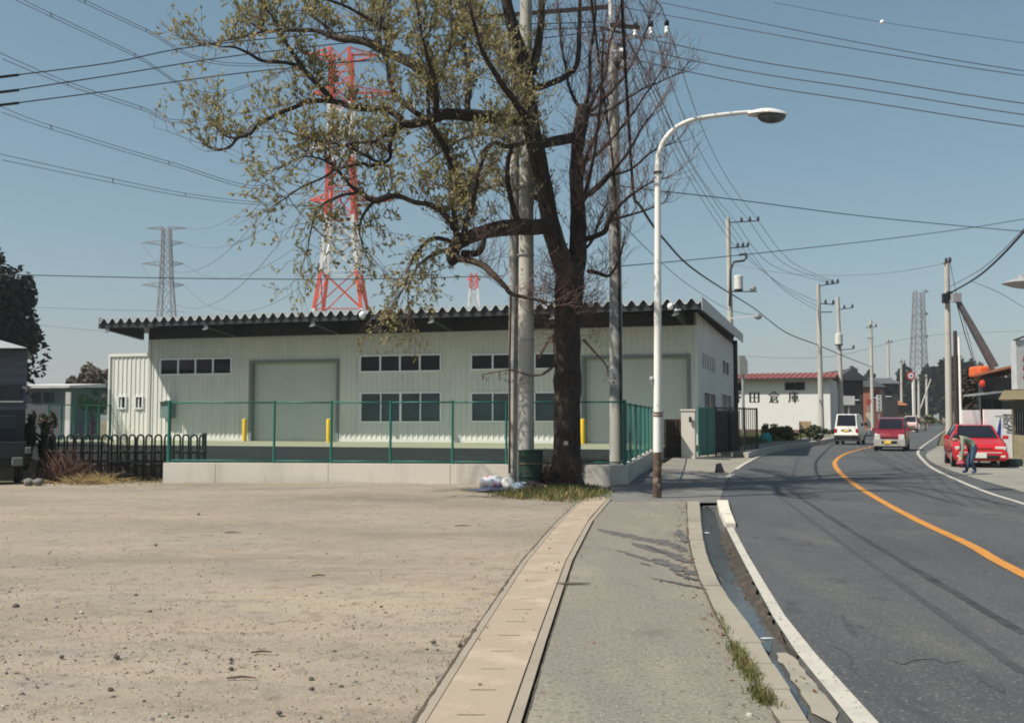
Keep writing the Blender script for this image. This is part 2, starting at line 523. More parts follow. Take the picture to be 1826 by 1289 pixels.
# gutter bed, water, silt
BED = M_layers('wet_gutter_bed', (0.085, 0.085, 0.08), [((0.05, 0.05, 0.05), 1.2, 0.45, 0.65, None, 6), ((0.13, 0.125, 0.11), 7, 0.55, 0.75, None, 6)], rough=0.5, bump=0.4, bscale=40)
ysg = sorted(set([y for x, y in KRx] + [y for x, y in WLx if y <= yk]))
ysg = [y for y in ysg if KRx[0][1] <= y <= yk]
mb = MB()
A = [(lerp_line(KRx, y) - 0.02, y, -0.085) for y in ysg]
B = [(lerp_line(WLx, y) + 0.0, y, -0.07) for y in ysg]
ribbon(mb, A, B)
ribbon(mb, B, [(p[0] + 0.025, p[1], -0.0365) for p in B])
build('gutter_bed', mb, BED, kind='structure')
WATER = M('gutter_water', (0.045, 0.05, 0.052), rough=0.12, var=0.3, scale=2, spec=0.45, bump=0.05, bscale=20)
def blobpoly(y0, y1, f0, f1, z, name, mat, seed, step=0.12, jit=0.12):
    """irregular patch lying in the gutter between fractions f0..f1 of its width"""
    rnd = random.Random(seed)
    L_, R_ = [], []
    y = y0
    while y <= y1:
        t = (y - y0) / (y1 - y0)
        k = min(1, t * 8, (1 - t) * 8)
        a, b = lerp_line(KRx, y), lerp_line(WLx, y)
        mid = (f0 + f1) / 2
        l = mid + (f0 - mid) * k + (rnd.uniform(-jit, jit) if f0 > 0.02 else 0)
        r = mid + (f1 - mid) * k + (rnd.uniform(-jit, jit) if f1 < 0.98 else 0)
        L_.append((a + (b - a) * max(0.0, l), y, z)); R_.append((a + (b - a) * min(1.0, r), y, z))
        y += step
    mb = MB()
    ribbon(mb, L_, R_)
    return build(name, mb, mat, kind='structure')
blobpoly(4.6, 5.6, 0.0, 0.75, -0.074, 'puddle', WATER, 1)
blobpoly(5.7, 7.2, 0.0, 0.33, -0.0745, 'puddle', WATER, 2, jit=0.06)
blobpoly(7.2, 10.4, 0.0, 0.6, -0.0735, 'puddle', WATER, 3, jit=0.06)
blobpoly(10.2, yk - 0.2, 0.0, 0.8, -0.0728, 'puddle', WATER, 5, jit=0.05)
SILT = M_layers('dark_silt', (0.055, 0.047, 0.04), [((0.11, 0.09, 0.07), 9, 0.5, 0.7, None, 6)], bump=0.8, bscale=30)
mb = MB()
rnd = random.Random(8)
L_, R_ = [], []
y = 7.0
while y < 15.2:
    a, b = lerp_line(KRx, y), lerp_line(WLx, y)
    k = min(1, (y - 7.0) * 2, (15.2 - y))
    f = 1.0 - k * (0.36 if y > 9 else 0.24) + rnd.uniform(-0.06, 0.06)
    L_.append((a + (b - a) * f, y, -0.069)); R_.append((b + (0.13 * max(0, min(1, y - 10.6)) * max(0, min(1, (15.1 - y) * 2)) + rnd.uniform(-0.05, 0.0)), y, -0.03))
    y += 0.14
ribbon(mb, L_, R_)
build('silt_strip', mb, SILT, kind='structure')
DRYC = M_layers('dry_gutter_concrete', (0.30, 0.28, 0.23), [((0.22, 0.21, 0.18), 2, 0.48, 0.7, None, 6)], bump=0.3)
blobpoly(5.5, 7.3, 0.42, 0.93, -0.064, 'gutter_patch', DRYC, 6, jit=0.07)

# road
Cpx = [(1826, 1025), (1730, 972), (1640, 930), (1578, 897), (1530, 868), (1500, 845), (1489, 830), (1490, 822), (1500, 813), (1520, 805), (1556, 796)]
C = [G(px, py, ZR) for px, py in Cpx]
C = [(p.x, p.y) for p in C]
slope0 = 0.19
C = [(C[0][0] - slope0 * 22, C[0][1] - 22), (C[0][0] - slope0 * 8, C[0][1] - 8)] + C
lx, ly = C[-1]
for Yf in (66, 80, 110, 160, 260, 420):
    C.append((lx + (Yf - ly) * 0.436, Yf))
C3 = catmull([(x, y, 0) for x, y in C], 4)
def offset_line(P, d, z):
    out = []
    for i, p in enumerate(P):
        t = (P[min(i + 1, len(P) - 1)] - P[max(i - 1, 0)])
        t.z = 0
        t.normalize()
        out.append(Vector((p.x + t.y * d, p.y - t.x * d, z)))
    return out
ASPH = M_layers('asphalt', (0.078, 0.083, 0.086),
    [((0.060, 0.063, 0.067), 0.25, 0.45, 0.65, (1.6, 0.5, 1), 6), ((0.110, 0.110, 0.106), 0.6, 0.52, 0.72, (2, 0.4, 1), 7),
     ((0.05, 0.052, 0.055), 3.5, 0.58, 0.75, None, 6), ((0.19, 0.19, 0.18), 42, 0.58, 0.67, None, 4), ((0.024, 0.024, 0.026), 55, 0.57, 0.66, None, 3), ((0.045, 0.046, 0.048), 1.1, 0.60, 0.72, (1.5, 0.6, 1), 7)],
    rough=0.75, bump=0.5, bscale=110, bdist=0.012, spec=0.35)
mb = MB()
LE = []
for p, q in zip(offset_line(C3, -3.15, ZR), C3):
    if p.y < yk + 0.2:
        LE.append(Vector((lerp_line(WLx, p.y), p.y, ZR)))
    else:
        LE.append(p)
RE = offset_line(C3, 3.35, ZR)
for i in range(len(C3) - 1):
    mb.quad(LE[i], (C3[i].x, C3[i].y, ZR), (C3[i + 1].x, C3[i + 1].y, ZR), LE[i + 1])
    mb.quad((C3[i].x, C3[i].y, ZR), RE[i], RE[i + 1], (C3[i + 1].x, C3[i + 1].y, ZR))
build('road', mb, ASPH, kind='structure', smooth=True)

def paint_mat(name, c, wear):
    m = M_layers(name, c, [(tuple(x * 0.72 for x in c), 3.0, 0.5, 0.75, None, 6), ((0.11, 0.11, 0.11), 24, wear, wear + 0.06, None, 6)], rough=0.7, bump=0.1)
    return m
LINE_W = paint_mat('road_paint_white', (0.46, 0.435, 0.385), 0.60)
LINE_O = paint_mat('road_paint_orange', (0.50, 0.225, 0.05), 0.62)
road_mark = thing('road_markings', None, None, (0, 0, 0), kind='structure')
mb = MB()
ribbon(mb, offset_line(C3, -0.075, ZR + 0.008), offset_line(C3, 0.075, ZR + 0.008))
build('centre_line', mb, LINE_O, parent=road_mark)
mb = MB()
yl = [y for x, y in WLx if y < 14.9] + [14.95]
yl = sorted(yl)
A = [(lerp_line(WLx, y), y, ZR + 0.006) for y in yl]
B = [(lerp_line(WRx, y), y, ZR + 0.007) for y in yl]
ribbon(mb, A, B)
build('edge_line', mb, LINE_W, parent=road_mark)
mb = MB()       # right edge line
rl = [Vector((*G(px, py, ZR).xy, ZR + 0.006)) for px, py in ((1900, 927), (1826, 899), (1760, 878), (1700, 853), (1660, 833), (1641, 815), (1637, 806), (1645, 796), (1662, 784), (1676, 774), (1688, 766))]
rl = catmull(rl, 4)
ribbon(mb, offset_line(rl, -0.06, ZR + 0.012), offset_line(rl, 0.06, ZR + 0.010))
build('edge_line', mb, LINE_W, parent=road_mark)
mb = MB()       # left edge line past the driveway
ll = [Vector((*G(px, py, ZR).xy, ZR + 0.01)) for px, py in ((1296, 851), (1306, 846))]
ribbon(mb, offset_line(ll, -0.09, ZR + 0.014), offset_line(ll, 0.09, ZR + 0.014))
build('edge_line', mb, LINE_W, parent=road_mark)
mb = MB()
ll = catmull([Vector((*G(px, py, ZR).xy, ZR + 0.01)) for px, py in ((1312, 838), (1332, 825), (1365, 810), (1420, 797), (1480, 787), (1545, 776), (1600, 768), (1640, 762))], 4)
ribbon(mb, offset_line(ll, -0.07, ZR + 0.020), offset_line(ll, 0.07, ZR + 0.020))
build('edge_line', mb, LINE_W, parent=road_mark)

# tar seams and patches on the road
TAR = M('road_tar', (0.045, 0.046, 0.049), rough=0.7, var=0.4, scale=3)
TAR2 = M('road_tar_faint', (0.06, 0.062, 0.065), rough=0.75, var=0.2, scale=5)
def strip(px, w, mat, name='tar_seam', seed=0, taper=False):
    P = catmull([Vector((*G(a, b, ZR).xy, 0)) for a, b in px], 8)
    rnd = random.Random(seed)
    A, B = [], []
    for a, b in zip(offset_line(P, -w / 2, 0), offset_line(P, w / 2, 0)):
        k_ = math.sin(math.pi * (len(A) + 0.35) / (len(P) - 0.3)) if taper else 1.0; m_ = (a + b) / 2; A.append(m_.lerp(a, k_ * rnd.uniform(0.7, 1.3))); B.append(m_.lerp(b, k_ * rnd.uniform(0.7, 1.3)))
    for p in A + B: p.z = ZR + 0.004
    mb = MB()
    ribbon(mb, A, B)
    return build(name, mb, mat, parent=road_mark)
strip([(1372, 872), (1450, 930), (1560, 1010), (1680, 1095), (1826, 1200)], 0.075, TAR2, seed=1)
strip([(1404, 872), (1500, 935), (1620, 1008), (1730, 1073), (1826, 1130)], 0.085, TAR, seed=2)
strip([(1735, 1195), (1765, 1215), (1790, 1235)], 0.09, TAR2, 'tar_patch', 4, True)
strip([(1597, 866), (1625, 868), (1652, 867)], 0.3, TAR2, 'tar_patch', 6, True)
strip([(1500, 1095), (1515, 1120), (1528, 1135)], 0.05, TAR2, 'tar_patch', 7, True)

for sd_, (px0, py0, px1, py1) in enumerate(((1560, 1180, 1740, 1178), (1480, 1130, 1530, 1210))):
    rr_ = random.Random(sd_ + 50)
    pts_ = [(px0 + (px1 - px0) * t / 7 + rr_.uniform(-9, 9), py0 + (py1 - py0) * t / 7 + rr_.uniform(-5, 5)) for t in range(8)]
    strip(pts_, 0.014, TAR2, 'crack', 60 + sd_, True)
# gutter end block and driveway
WKERB = M_layers('white_kerb_paint', (0.60, 0.56, 0.48), [((0.42, 0.39, 0.33), 3, 0.5, 0.68, None, 6)], bump=0.2)
mb = MB()
ya = [15.0, 16.0, 17.2, 18.3, yk]
for i in range(4):
    q = [(lerp_line(WLx, ya[i]), ya[i]), (lerp_line(WRx, ya[i]) + 0.03, ya[i]), (lerp_line(WRx, ya[i + 1]) + 0.03, ya[i + 1]), (lerp_line(WLx, ya[i + 1]), ya[i + 1])]
    mb.hexa([(*p, -0.11) for p in q] + [(*p, 0.03) for p in q])
build('kerb_block', mb, WKERB, parent=kerb)
DRIVE = M_layers('driveway_concrete', (0.265, 0.245, 0.205), [((0.21, 0.196, 0.168), 0.5, 0.45, 0.7, None, 6), ((0.21, 0.20, 0.18), 14, 0.58, 0.74, None, 5)], bump=0.3, bscale=60)
DRIVE2 = M_layers('driveway_asphalt', (0.165, 0.163, 0.155), [((0.11, 0.11, 0.105), 0.6, 0.45, 0.7, None, 6), ((0.24, 0.235, 0.22), 50, 0.56, 0.7, None, 4)], bump=0.4, bscale=80)
YB = 26.5
def road_left(y):
    return lerp_line([(p.x, p.y) for p in LE if p.y > 0], y)
mb = MB()
g0, g1 = [], []
for y in (yk + 0.004, 20.5, 22.5, 24.5, YB + 3):
    g0.append((lerp_line([(0.9, 19), (1.3, 21.6), (2.6, 24.0), (4.9, 33.0)], y), y, -0.022 + max(0, y - 21) * 0.006))
    g1.append((road_left(y) + 0.06, y, -0.022))
ribbon(mb, g0, g1)
build('driveway', mb, DRIVE2, kind='structure')
mb = MB()
g0, g1 = [], []
for y in (YB + 3.003, 33, 37, 41, 43.5):
    g0.append((lerp_line([(3.05, 24.0), (5.0, 33.0), (7.6, 43.5)], y) , y, 0.026 + (y - 29.5) * 0.016))
    g1.append((road_left(y) + 0.05, y, -0.020))
ribbon(mb, g0, g1)
build('driveway_apron', mb, DRIVE, kind='structure')

# far pavement with its kerb, grass verge, forecourt on the right
fp = [p for p in LE if 39 < p.y < 210]
mb = MB()
A = offset_line(fp, -0.42, 0.21); B = [Vector((p.x, p.y, 0.21)) for p in offset_line(fp, -0.22, 0)]
lo = [Vector((p.x + 0.0, p.y, -0.1)) for p in B]
ribbon(mb, A, B); ribbon(mb, B, lo)
mb.quad(A[0], (A[0].x, A[0].y, -0.1), lo[0], B[0])
build('far_kerb', mb, CONC, kind='structure')
mb = MB()
ribbon(mb, offset_line(fp, -2.3, 0.205), offset_line(fp, -0.42, 0.205))
q = offset_line(fp, -2.3, 0.205)[0]; q2 = offset_line(fp, -0.42, 0.205)[0]
mb.quad(q, (q.x, q.y, -0.1), (q2.x, q2.y, -0.1), q2)
build('far_pavement', mb, WALK, kind='structure')
mb = MB(); ribbon(mb, offset_line(fp, -0.225, ZR - 0.004), offset_line(fp, 0.12, ZR + 0.005)); build('far_kerb_strip', mb, BED, kind='structure')  # dark strip along the foot of the far kerb
VERGE = M_layers('verge_grass', (0.085, 0.10, 0.03), [((0.14, 0.14, 0.05), 0.7, 0.5, 0.7, None, 6), ((0.05, 0.07, 0.02), 2.5, 0.5, 0.7, None, 6)], bump=0.8, bscale=12)
vp = [p for p in LE if 47 < p.y < 140]
mb = MB()
ribbon(mb, offset_line(vp, -14, 0.30), offset_line(vp, -2.3, 0.20))
build('grass_verge', mb, VERGE, kind='structure')
FORE = M_layers('forecourt_concrete', (0.25, 0.24, 0.21), [((0.19, 0.184, 0.162), 0.5, 0.45, 0.7, None, 6), ((0.29, 0.278, 0.24), 2, 0.52, 0.72, None, 6)], bump=0.3, bscale=50)
fr = [p for p in RE if -2 < p.y < 58]
mb = MB()
ribbon(mb, [Vector((p.x + 0.02, p.y, -0.028)) for p in fr], offset_line(fr, 14, 0.02))
build('forecourt', mb, FORE, kind='structure')

# yard of the depot, raised behind the retaining wall
ZY = 0.44
YARD = M_layers('new_asphalt', (0.028, 0.030, 0.031), [((0.042, 0.044, 0.044), 0.7, 0.5, 0.7, (0.3, 2, 1), 6), ((0.06, 0.06, 0.058), 40, 0.6, 0.7, None, 4)], rough=1.0, bump=0.2, spec=0.0)
YGREEN = M_layers('green_apron_concrete', (0.29, 0.31, 0.215), [((0.25, 0.27, 0.185), 0.6, 0.45, 0.7, (0.4, 1, 1), 6)], rough=0.8, bump=0.1)
# ================================================================== THE DEPOT BUILDING
LC = Vector(((266 - 913) / FPX * 52.3, 52.3, 0))
RC = Vector(((1243 - 913) / FPX * 44.0, 44.0, 0))
WALLW = (RC - LC).length
BU = (RC - LC).normalized()
BN = Vector((-BU.y, BU.x, 0))
BDEPTH = 20.9
def Bp(u, d, z):
    return LC + BU * u + BN * d + Vector((0, 0, z))
def on_front(px, py, d=0.0):
    r = ray(px, py); o = Vector((0, 0, CAMH))
    t = ((LC + BN * d) - o).dot(BN) / r.dot(BN)
    p = o + r * t
    return (p - LC).dot(BU), p.z
def on_side(px, py):
    r = ray(px, py); o = Vector((0, 0, CAMH))
    t = (RC - o).dot(BU) / r.dot(BU)
    p = o + r * t
    return (p - RC).dot(BN), p.z
ORGB = Bp(0, 0, ZY)

yard_f = [G(150, 852, 0.0)]
mb = MB()
W0p = G(290, 857); W1p = G(1122, 863)
WD = (W1p - W0p).normalized(); WN = Vector((-WD.y, WD.x, 0))
yl = W0p + WN * 0.30
yr = W1p + WN * 0.30
apron_d = -8.2
pts = [Bp(-9, apron_d, ZY), (W0p.x - 6.0, W0p.y + 2.2, ZY), (W0p.x + 1.0, W0p.y + 2.2, ZY), (yl.x + 1.3, yl.y, ZY), (yr.x, yr.y, ZY), (5.2, 36.6, ZY), Bp(WALLW - 1.62, apron_d, ZY)]
mb.prism([(p[0], p[1], -0.13) for p in pts][::-1], (0, 0, ZY + 0.13))
build('yard', mb, YARD, kind='structure')
mb = MB()
mb.prism([Bp(-9, apron_d, -0.13), Bp(WALLW - 1.6, apron_d, -0.13), Bp(WALLW + 0.6, 0.2, -0.13), Bp(-9, 0.2, -0.13)], (0, 0, ZY + 0.13))
build('yard_apron', mb, YGREEN, kind='structure')

depot = thing('depot_building', 'long cream steel depot with corrugated overhanging roof and roller shutters behind green fence', 'building', ORGB)
ZE = 6.32                   # underside of the roof sheets at the eave
wall_top = 6.25

sh1 = (*on_front(449, 646), on_front(601, 790)[0])
sh2 = (*on_front(1041, 638), on_front(1229, 790)[0])
ops = []        # openings: u0,u1,z0,z1
shutters = [(sh1[0], sh1[2], ZY, sh1[1]), (sh2[0], sh2[2], ZY, sh2[1])]
def win(px0, py0, px1, py1):
    u0, z1 = on_front(px0, py0); u1, _ = on_front(px1, py0); _, z0 = on_front(px0, py1)
    return (u0, u1, z0, z1)
wins_top = [win(288, 642, 412, 667), win(644, 636, 785, 662), win(842, 634, 992, 658)]
wins_low = [win(645, 702, 786, 751), win(842, 702, 992, 750)]
ops = shutters + wins_top + wins_low

def ribbed(mb, P, length, z0, z1, openings=(), period=0.272, depth=0.035):
    """trapezoid sheet: P(u, out, z) -> point; out is how far it stands proud"""
    prof = [(0.0, 0.0), (0.55, 0.0), (0.65, 1.0), (0.90, 1.0)]
    us = []
    k = 0
    while True:
        for f, o in prof:
            u = (k + f) * period
            if u >= length:
                us.append((length, us[-1][1])); break
            us.append((u, o * depth))
        else:
            k += 1
            continue
        break
    for (ua, oa), (ub, ob) in zip(us[:-1], us[1:]):
        uc = (ua + ub) / 2
        cuts = sorted([(o[2], o[3]) for o in openings if o[0] < uc < o[1]])
        z = z0
        for c0, c1 in cuts + [(z1, z1)]:
            if c0 > z + 0.01:
                mb.quad(P(ua, oa, z), P(ub, ob, z), P(ub, ob, c0), P(ua, oa, c0))
            z = max(z, c1)
mb = MB()
ribbed(mb, lambda u, o, z: Bp(u, -o, z), WALLW, ZY + 0.12, wall_top, ops)
build('front_wall', mb, CREAM, parent=depot)
# base flashing, corner trims
mb = MB()
segs = [(0, shutters[0][0]), (shutters[0][1], shutters[1][0]), (shutters[1][1], WALLW)]
for a, b in segs:
    mb.hexa([Bp(a, -0.05, ZY), Bp(b, -0.05, ZY), Bp(b, 0.1, ZY), Bp(a, 0.1, ZY), Bp(a, -0.05, ZY + 0.14), Bp(b, -0.05, ZY + 0.14), Bp(b, 0.1, ZY + 0.14), Bp(a, 0.1, ZY + 0.14)])
build('base_flashing', mb, CREAM, parent=depot)
# right side wall, ribbed, with openings
def sidewin(px0, py0, px1, py1):
    d0, z1 = on_side(px0, py0); d1, _ = on_side(px1, py0); _, z0 = on_side((px0 + px1) / 2, py1)
    return (d0, d1, z0, z1)
sw = [sidewin(1252, 628, 1276, 660), sidewin(1287, 641, 1299, 668), sidewin(1254, 699, 1275, 757), sidewin(1286, 702, 1303, 757)]
mb = MB()
ribbed(mb, lambda u, o, z: Bp(WALLW + o * 0.6, u, z), BDEPTH, ZY - 0.3, wall_top + 0.1, sw[1:], period=0.272)
build('side_wall', mb, CREAM, parent=depot)
mb = MB()
mb.quad(Bp(0, 0.0, ZY), Bp(0, BDEPTH, ZY), Bp(0, BDEPTH, wall_top), Bp(0, 0, wall_top))
mb.quad(Bp(0, BDEPTH, ZY), Bp(WALLW, BDEPTH, ZY), Bp(WALLW, BDEPTH, wall_top), Bp(0, BDEPTH, wall_top))
build('rear_wall', mb, CREAM, parent=depot)
for u in (0.02, WALLW - 0.02):
    mb = MB(); mb.bar(Bp(u, -0.02, ZY), Bp(u, -0.02, wall_top), 0.14)
    build('corner_trim', mb, CREAM, parent=depot)

# roller shutters: reveal, curtain, guide
for (u0, u1, z0, z1) in shutters:
    mb = MB()
    for a, b in ((u0 - 0.10, u0 + 0.06), (u1 - 0.06, u1 + 0.10)):
        mb.hexa([Bp(a, -0.075, z0), Bp(b, -0.075, z0), Bp(b, 0.30, z0), Bp(a, 0.30, z0), Bp(a, -0.075, z1 + 0.09), Bp(b, -0.075, z1 + 0.09), Bp(b, 0.30, z1 + 0.09), Bp(a, 0.30, z1 + 0.09)])
    mb.hexa([Bp(u0 + 0.06, -0.072, z1 - 0.05), Bp(u1 - 0.06, -0.072, z1 - 0.05), Bp(u1 - 0.06, 0.3, z1 - 0.05), Bp(u0 + 0.06, 0.3, z1 - 0.05),
             Bp(u0 + 0.06, -0.072, z1 + 0.088), Bp(u1 - 0.06, -0.072, z1 + 0.088), Bp(u1 - 0.06, 0.3, z1 + 0.088), Bp(u0 + 0.06, 0.3, z1 + 0.088)])
    fr = build('shutter_frame', mb, M('shutter_frame_grey', (0.20, 0.22, 0.22), rough=0.5, var=0.08), parent=depot)
    mb = MB()
    z = z0
    while z < z1:
        zt = min(z + 0.09, z1)
        a, b = u0 + 0.03, u1 - 0.03
        mb.quad(Bp(a, 0.22, z), Bp(b, 0.22, z), Bp(b, 0.205, z + 0.03), Bp(a, 0.205, z + 0.03))
        mb.quad(Bp(a, 0.205, z + 0.03), Bp(b, 0.205, z + 0.03), Bp(b, 0.22, zt), Bp(a, 0.22, zt))
        z = zt
    build('roller_shutter', mb, SHUT, parent=depot)

def window(parent, o, panes, P, mid=None, fw=0.07, proud=0.055, gm=None):
    """frame with single panes; P(u, out, z)"""
    u0, u1, z0, z1 = o
    mb = MB()
    def pc(a, b, c, d, pr=proud):
        mb.hexa([P(a, pr, c), P(b, pr, c), P(b, -0.06, c), P(a, -0.06, c), P(a, pr, d), P(b, pr, d), P(b, -0.06, d), P(a, -0.06, d)])
    pc(u0 - fw, u0, z0 - fw, z1 + fw); pc(u1, u1 + fw, z0 - fw, z1 + fw)
    pc(u0, u1, z1, z1 + fw, proud - 0.003); pc(u0, u1, z0 - fw, z0, proud + 0.02)
    for k in range(1, panes):
        u = u0 + (u1 - u0) * k / panes
        w = fw * (0.75 if (mid and k == mid) else 0.4) if mid else fw * 0.6
        pc(u - w, u + w, z0, z1, proud - 0.012)
    wdw = build('window', mb, ALU, parent=parent)
    for k in range(panes):
        a = u0 + (u1 - u0) * k / panes; b = u0 + (u1 - u0) * (k + 1) / panes
        m2 = MB()
        t = 0.004 * (k % 2)
        m2.quad(P(a, -0.02 - t, z0), P(b, -0.02 - t, z0), P(b, -0.02 - t, z1), P(a, -0.02 - t, z1))
        build('pane', m2, gm or GLASS, parent=wdw)
    return wdw
FP = lambda u, o, z: Bp(u, -o, z)
SP = lambda u, o, z: Bp(WALLW + o, u, z)
for o in wins_top: window(depot, o, 4, FP)
GH = glass_mat('curtain_sheen_glass', (0.05, 0.066, 0.08), 0.12, 0.3)  # pale blue-grey of curtains and reflections put into the pane colour
for o in wins_low: window(depot, o, 4, FP, mid=2, gm=GH)
GD = glass_mat('tinted_glass', (0.012, 0.013, 0.016), 0.35, 0.03)
window(depot, sw[1], 2, SP, fw=0.05, gm=GD); window(depot, sw[2], 2, SP, fw=0.03, gm=GD); window(depot, sw[3], 2, SP, fw=0.03, gm=GD)
mb = MB()       # louvre grille high on the side wall
d0, d1, z0, z1 = sw[0]
for k in range(6):
    a = d0 + (d1 - d0) * k / 6
    mb = MB(); mb.hexa([Bp(WALLW + 0.03, a, z0), Bp(WALLW + 0.08, a, z0), Bp(WALLW + 0.08, a + 0.35, z0), Bp(WALLW + 0.03, a + 0.35, z0),
             Bp(WALLW + 0.03, a, z1), Bp(WALLW + 0.08, a, z1), Bp(WALLW + 0.08, a + 0.35, z1), Bp(WALLW + 0.03, a + 0.35, z1)])
    build('louvre_blade', mb, SHUT, parent=depot)

# roof: folded plate sheets, eave beam, cantilevers, verge flashing
u_l, _ = on_front(176, 575, -3.0)
u_r = WALLW + 0.55
PER = 0.502
prof = [(0.0, 0.0), (0.22, 0.0), (0.34, 0.09), (0.55, 0.225), (0.67, 0.225), (0.88, 0.09)]
def roof_z(d): return (d + 3.0) * 0.016
mb = MB()
us = []
k = 0
while u_l + k * PER < u_r:
    for f, h in prof:
        us.append((u_l + (k + f) * PER, h))
    k += 1
us = [(u, h) for u, h in us if u <= u_r]
TH = 0.03
for (ua, ha), (ub, hb) in zip(us[:-1], us[1:]):
    f0, f1 = -3.0, BDEPTH + 0.4
    za, zb = ZE + ha, ZE + hb
    r0, r1 = roof_z(f0), roof_z(f1)
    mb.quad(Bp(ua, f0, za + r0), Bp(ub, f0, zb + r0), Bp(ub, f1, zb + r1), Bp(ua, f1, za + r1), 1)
    mb.quad(Bp(ua, f0, za + TH + r0), Bp(ub, f0, zb + TH + r0), Bp(ub, f1, zb + TH + r1), Bp(ua, f1, za + TH + r1))
    mb.quad(Bp(ua, f0, za + r0), Bp(ub, f0, zb + r0), Bp(ub, f0, zb + TH + r0), Bp(ua, f0, za + TH + r0))
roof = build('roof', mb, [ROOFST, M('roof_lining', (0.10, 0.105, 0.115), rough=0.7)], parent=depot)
mb = MB()       # dark stops under the ridges of the sheets
for (ua, ha), (ub, hb) in zip(us[:-1], us[1:]):
    if ha > 0 or hb > 0:
        mb.quad(Bp(ua, -2.9, ZE - 0.01), Bp(ub, -2.9, ZE - 0.01), Bp(ub, -2.9, ZE + hb - 0.004), Bp(ua, -2.9, ZE + ha - 0.004))
build('eave_closure', mb, DARK, parent=roof, kind='stuff')
mb = MB()
def bbox(u0, u1, d0, d1, z0, z1):
    mb.hexa([Bp(u0, d0, z0), Bp(u1, d0, z0), Bp(u1, d1, z0), Bp(u0, d1, z0), Bp(u0, d0, z1), Bp(u1, d0, z1), Bp(u1, d1, z1), Bp(u0, d1, z1)])
bbox(u_l + 0.05, u_r - 0.05, -2.88, -2.70, ZE - 0.22, ZE - 0.012)
build('eave_beam', mb, DARK, parent=depot)
cants = [u_l + 0.35] + [on_front(px, 575, -2.9)[0] for px in (365, 556, 768, 985, 1205)]
for u in cants:
    mb = MB()
    w = 0.11
    mb.hexa([Bp(u - w, -2.68, ZE - 0.35), Bp(u + w, -2.68, ZE - 0.35), Bp(u + w, -0.05, ZE - 0.62), Bp(u - w, -0.05, ZE - 0.62),
             Bp(u - w, -2.68, ZE - 0.02), Bp(u + w, -2.68, ZE - 0.02), Bp(u + w, -0.05, ZE - 0.02), Bp(u - w, -0.05, ZE - 0.02)])
    build('cantilever_beam', mb, DARK, parent=depot)
    mb = MB()
    bbox(u - 0.10, u + 0.10, -2.80, -2.74, ZE - 0.42, ZE - 0.225)
    bbox(u - 0.16, u + 0.02, -2.86, -2.74, ZE - 0.46, ZE - 0.42)
    build('beam_end_plate', mb, GALV, parent=depot)
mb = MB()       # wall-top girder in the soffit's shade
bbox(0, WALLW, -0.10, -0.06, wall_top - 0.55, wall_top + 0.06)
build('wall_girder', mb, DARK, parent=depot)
for pa, pb in ((285, 400), (425, 590), (625, 735)):     # thin tubes under the eave
    mb = MB()
    ua, ub = on_front(pa, 588, -0.5)[0], on_front(pb, 588, -0.5)[0]
    mb.tube([Bp(ua, -0.5, ZE - 0.66), Bp(ub, -0.5, ZE - 0.66)], 0.022, 5)
    build('conduit', mb, GALV, parent=depot)
for u, s in ((u_r, 1), (u_l, -1)):      # verge flashing on the right, and left
    mb = MB()
    f0, f1 = -3.02, BDEPTH + 0.42
    h0, h1 = -0.26, 0.29
    a = u + 0.0; b = u + 0.04 * s
    mb.hexa([Bp(a, f0, ZE + h0 + roof_z(f0)), Bp(b, f0, ZE + h0 + roof_z(f0)), Bp(b, f1, ZE + h0 + roof_z(f1)), Bp(a, f1, ZE + h0 + roof_z(f1)),
             Bp(a, f0, ZE + h1 + roof_z(f0)), Bp(b, f0, ZE + h1 + roof_z(f0)), Bp(b, f1, ZE + h1 + roof_z(f1)), Bp(a, f1, ZE + h1 + roof_z(f1))])
    build('verge_flashing', mb, M('flashing_grey', (0.40, 0.41, 0.41), rough=0.5), parent=roof)
mb = MB()
mb.quad(Bp(WALLW + 0.03, -0.02, wall_top), Bp(WALLW + 0.03, BDEPTH, wall_top), Bp(WALLW + 0.03, BDEPTH, ZE + 0.36), Bp(WALLW + 0.03, -0.02, ZE + 0.03))
build('gable_closure', mb, DARK, parent=roof)
mb = MB()       # downpipe at the rear corner
mb.tube([Bp(WALLW + 0.12, BDEPTH - 0.3, ZY - 0.3), Bp(WALLW + 0.12, BDEPTH - 0.3, wall_top + 0.3)], 0.16, 8)
build('downpipe', mb, DARK, parent=depot)
mb = MB()       # ball lamp and floodlights on the eave
u, z = on_front(648, 562, -3.0)
mb.blob(Bp(u, -3.1, z), (0.16, 0.16, 0.17), 10, 7, jit=0.0)
u, z = on_front(1196, 546, -3.0)
build('ball_lamp', mb, CERAM, parent=depot, smooth=True)
mb = MB()
mb.blob(Bp(u, -3.1, z - 0.02), (0.13, 0.13, 0.15), 10, 7, jit=0.0)
build('ball_lamp', mb, CERAM, parent=depot, smooth=True)
u, z = on_front(1209, 549, -3.0)
mb = MB(); mb.box(Bp(u, -3.05, z + 0.03), (0.2, 0.18, 0.2), 0.3); 
fl = build('floodlight', mb, DARK, parent=depot)
mb = MB(); mb.box(Bp(u, -3.10, z - 0.09), (0.2, 0.2, 0.06), 0.3)
build('lens', mb, CERAM, parent=fl)

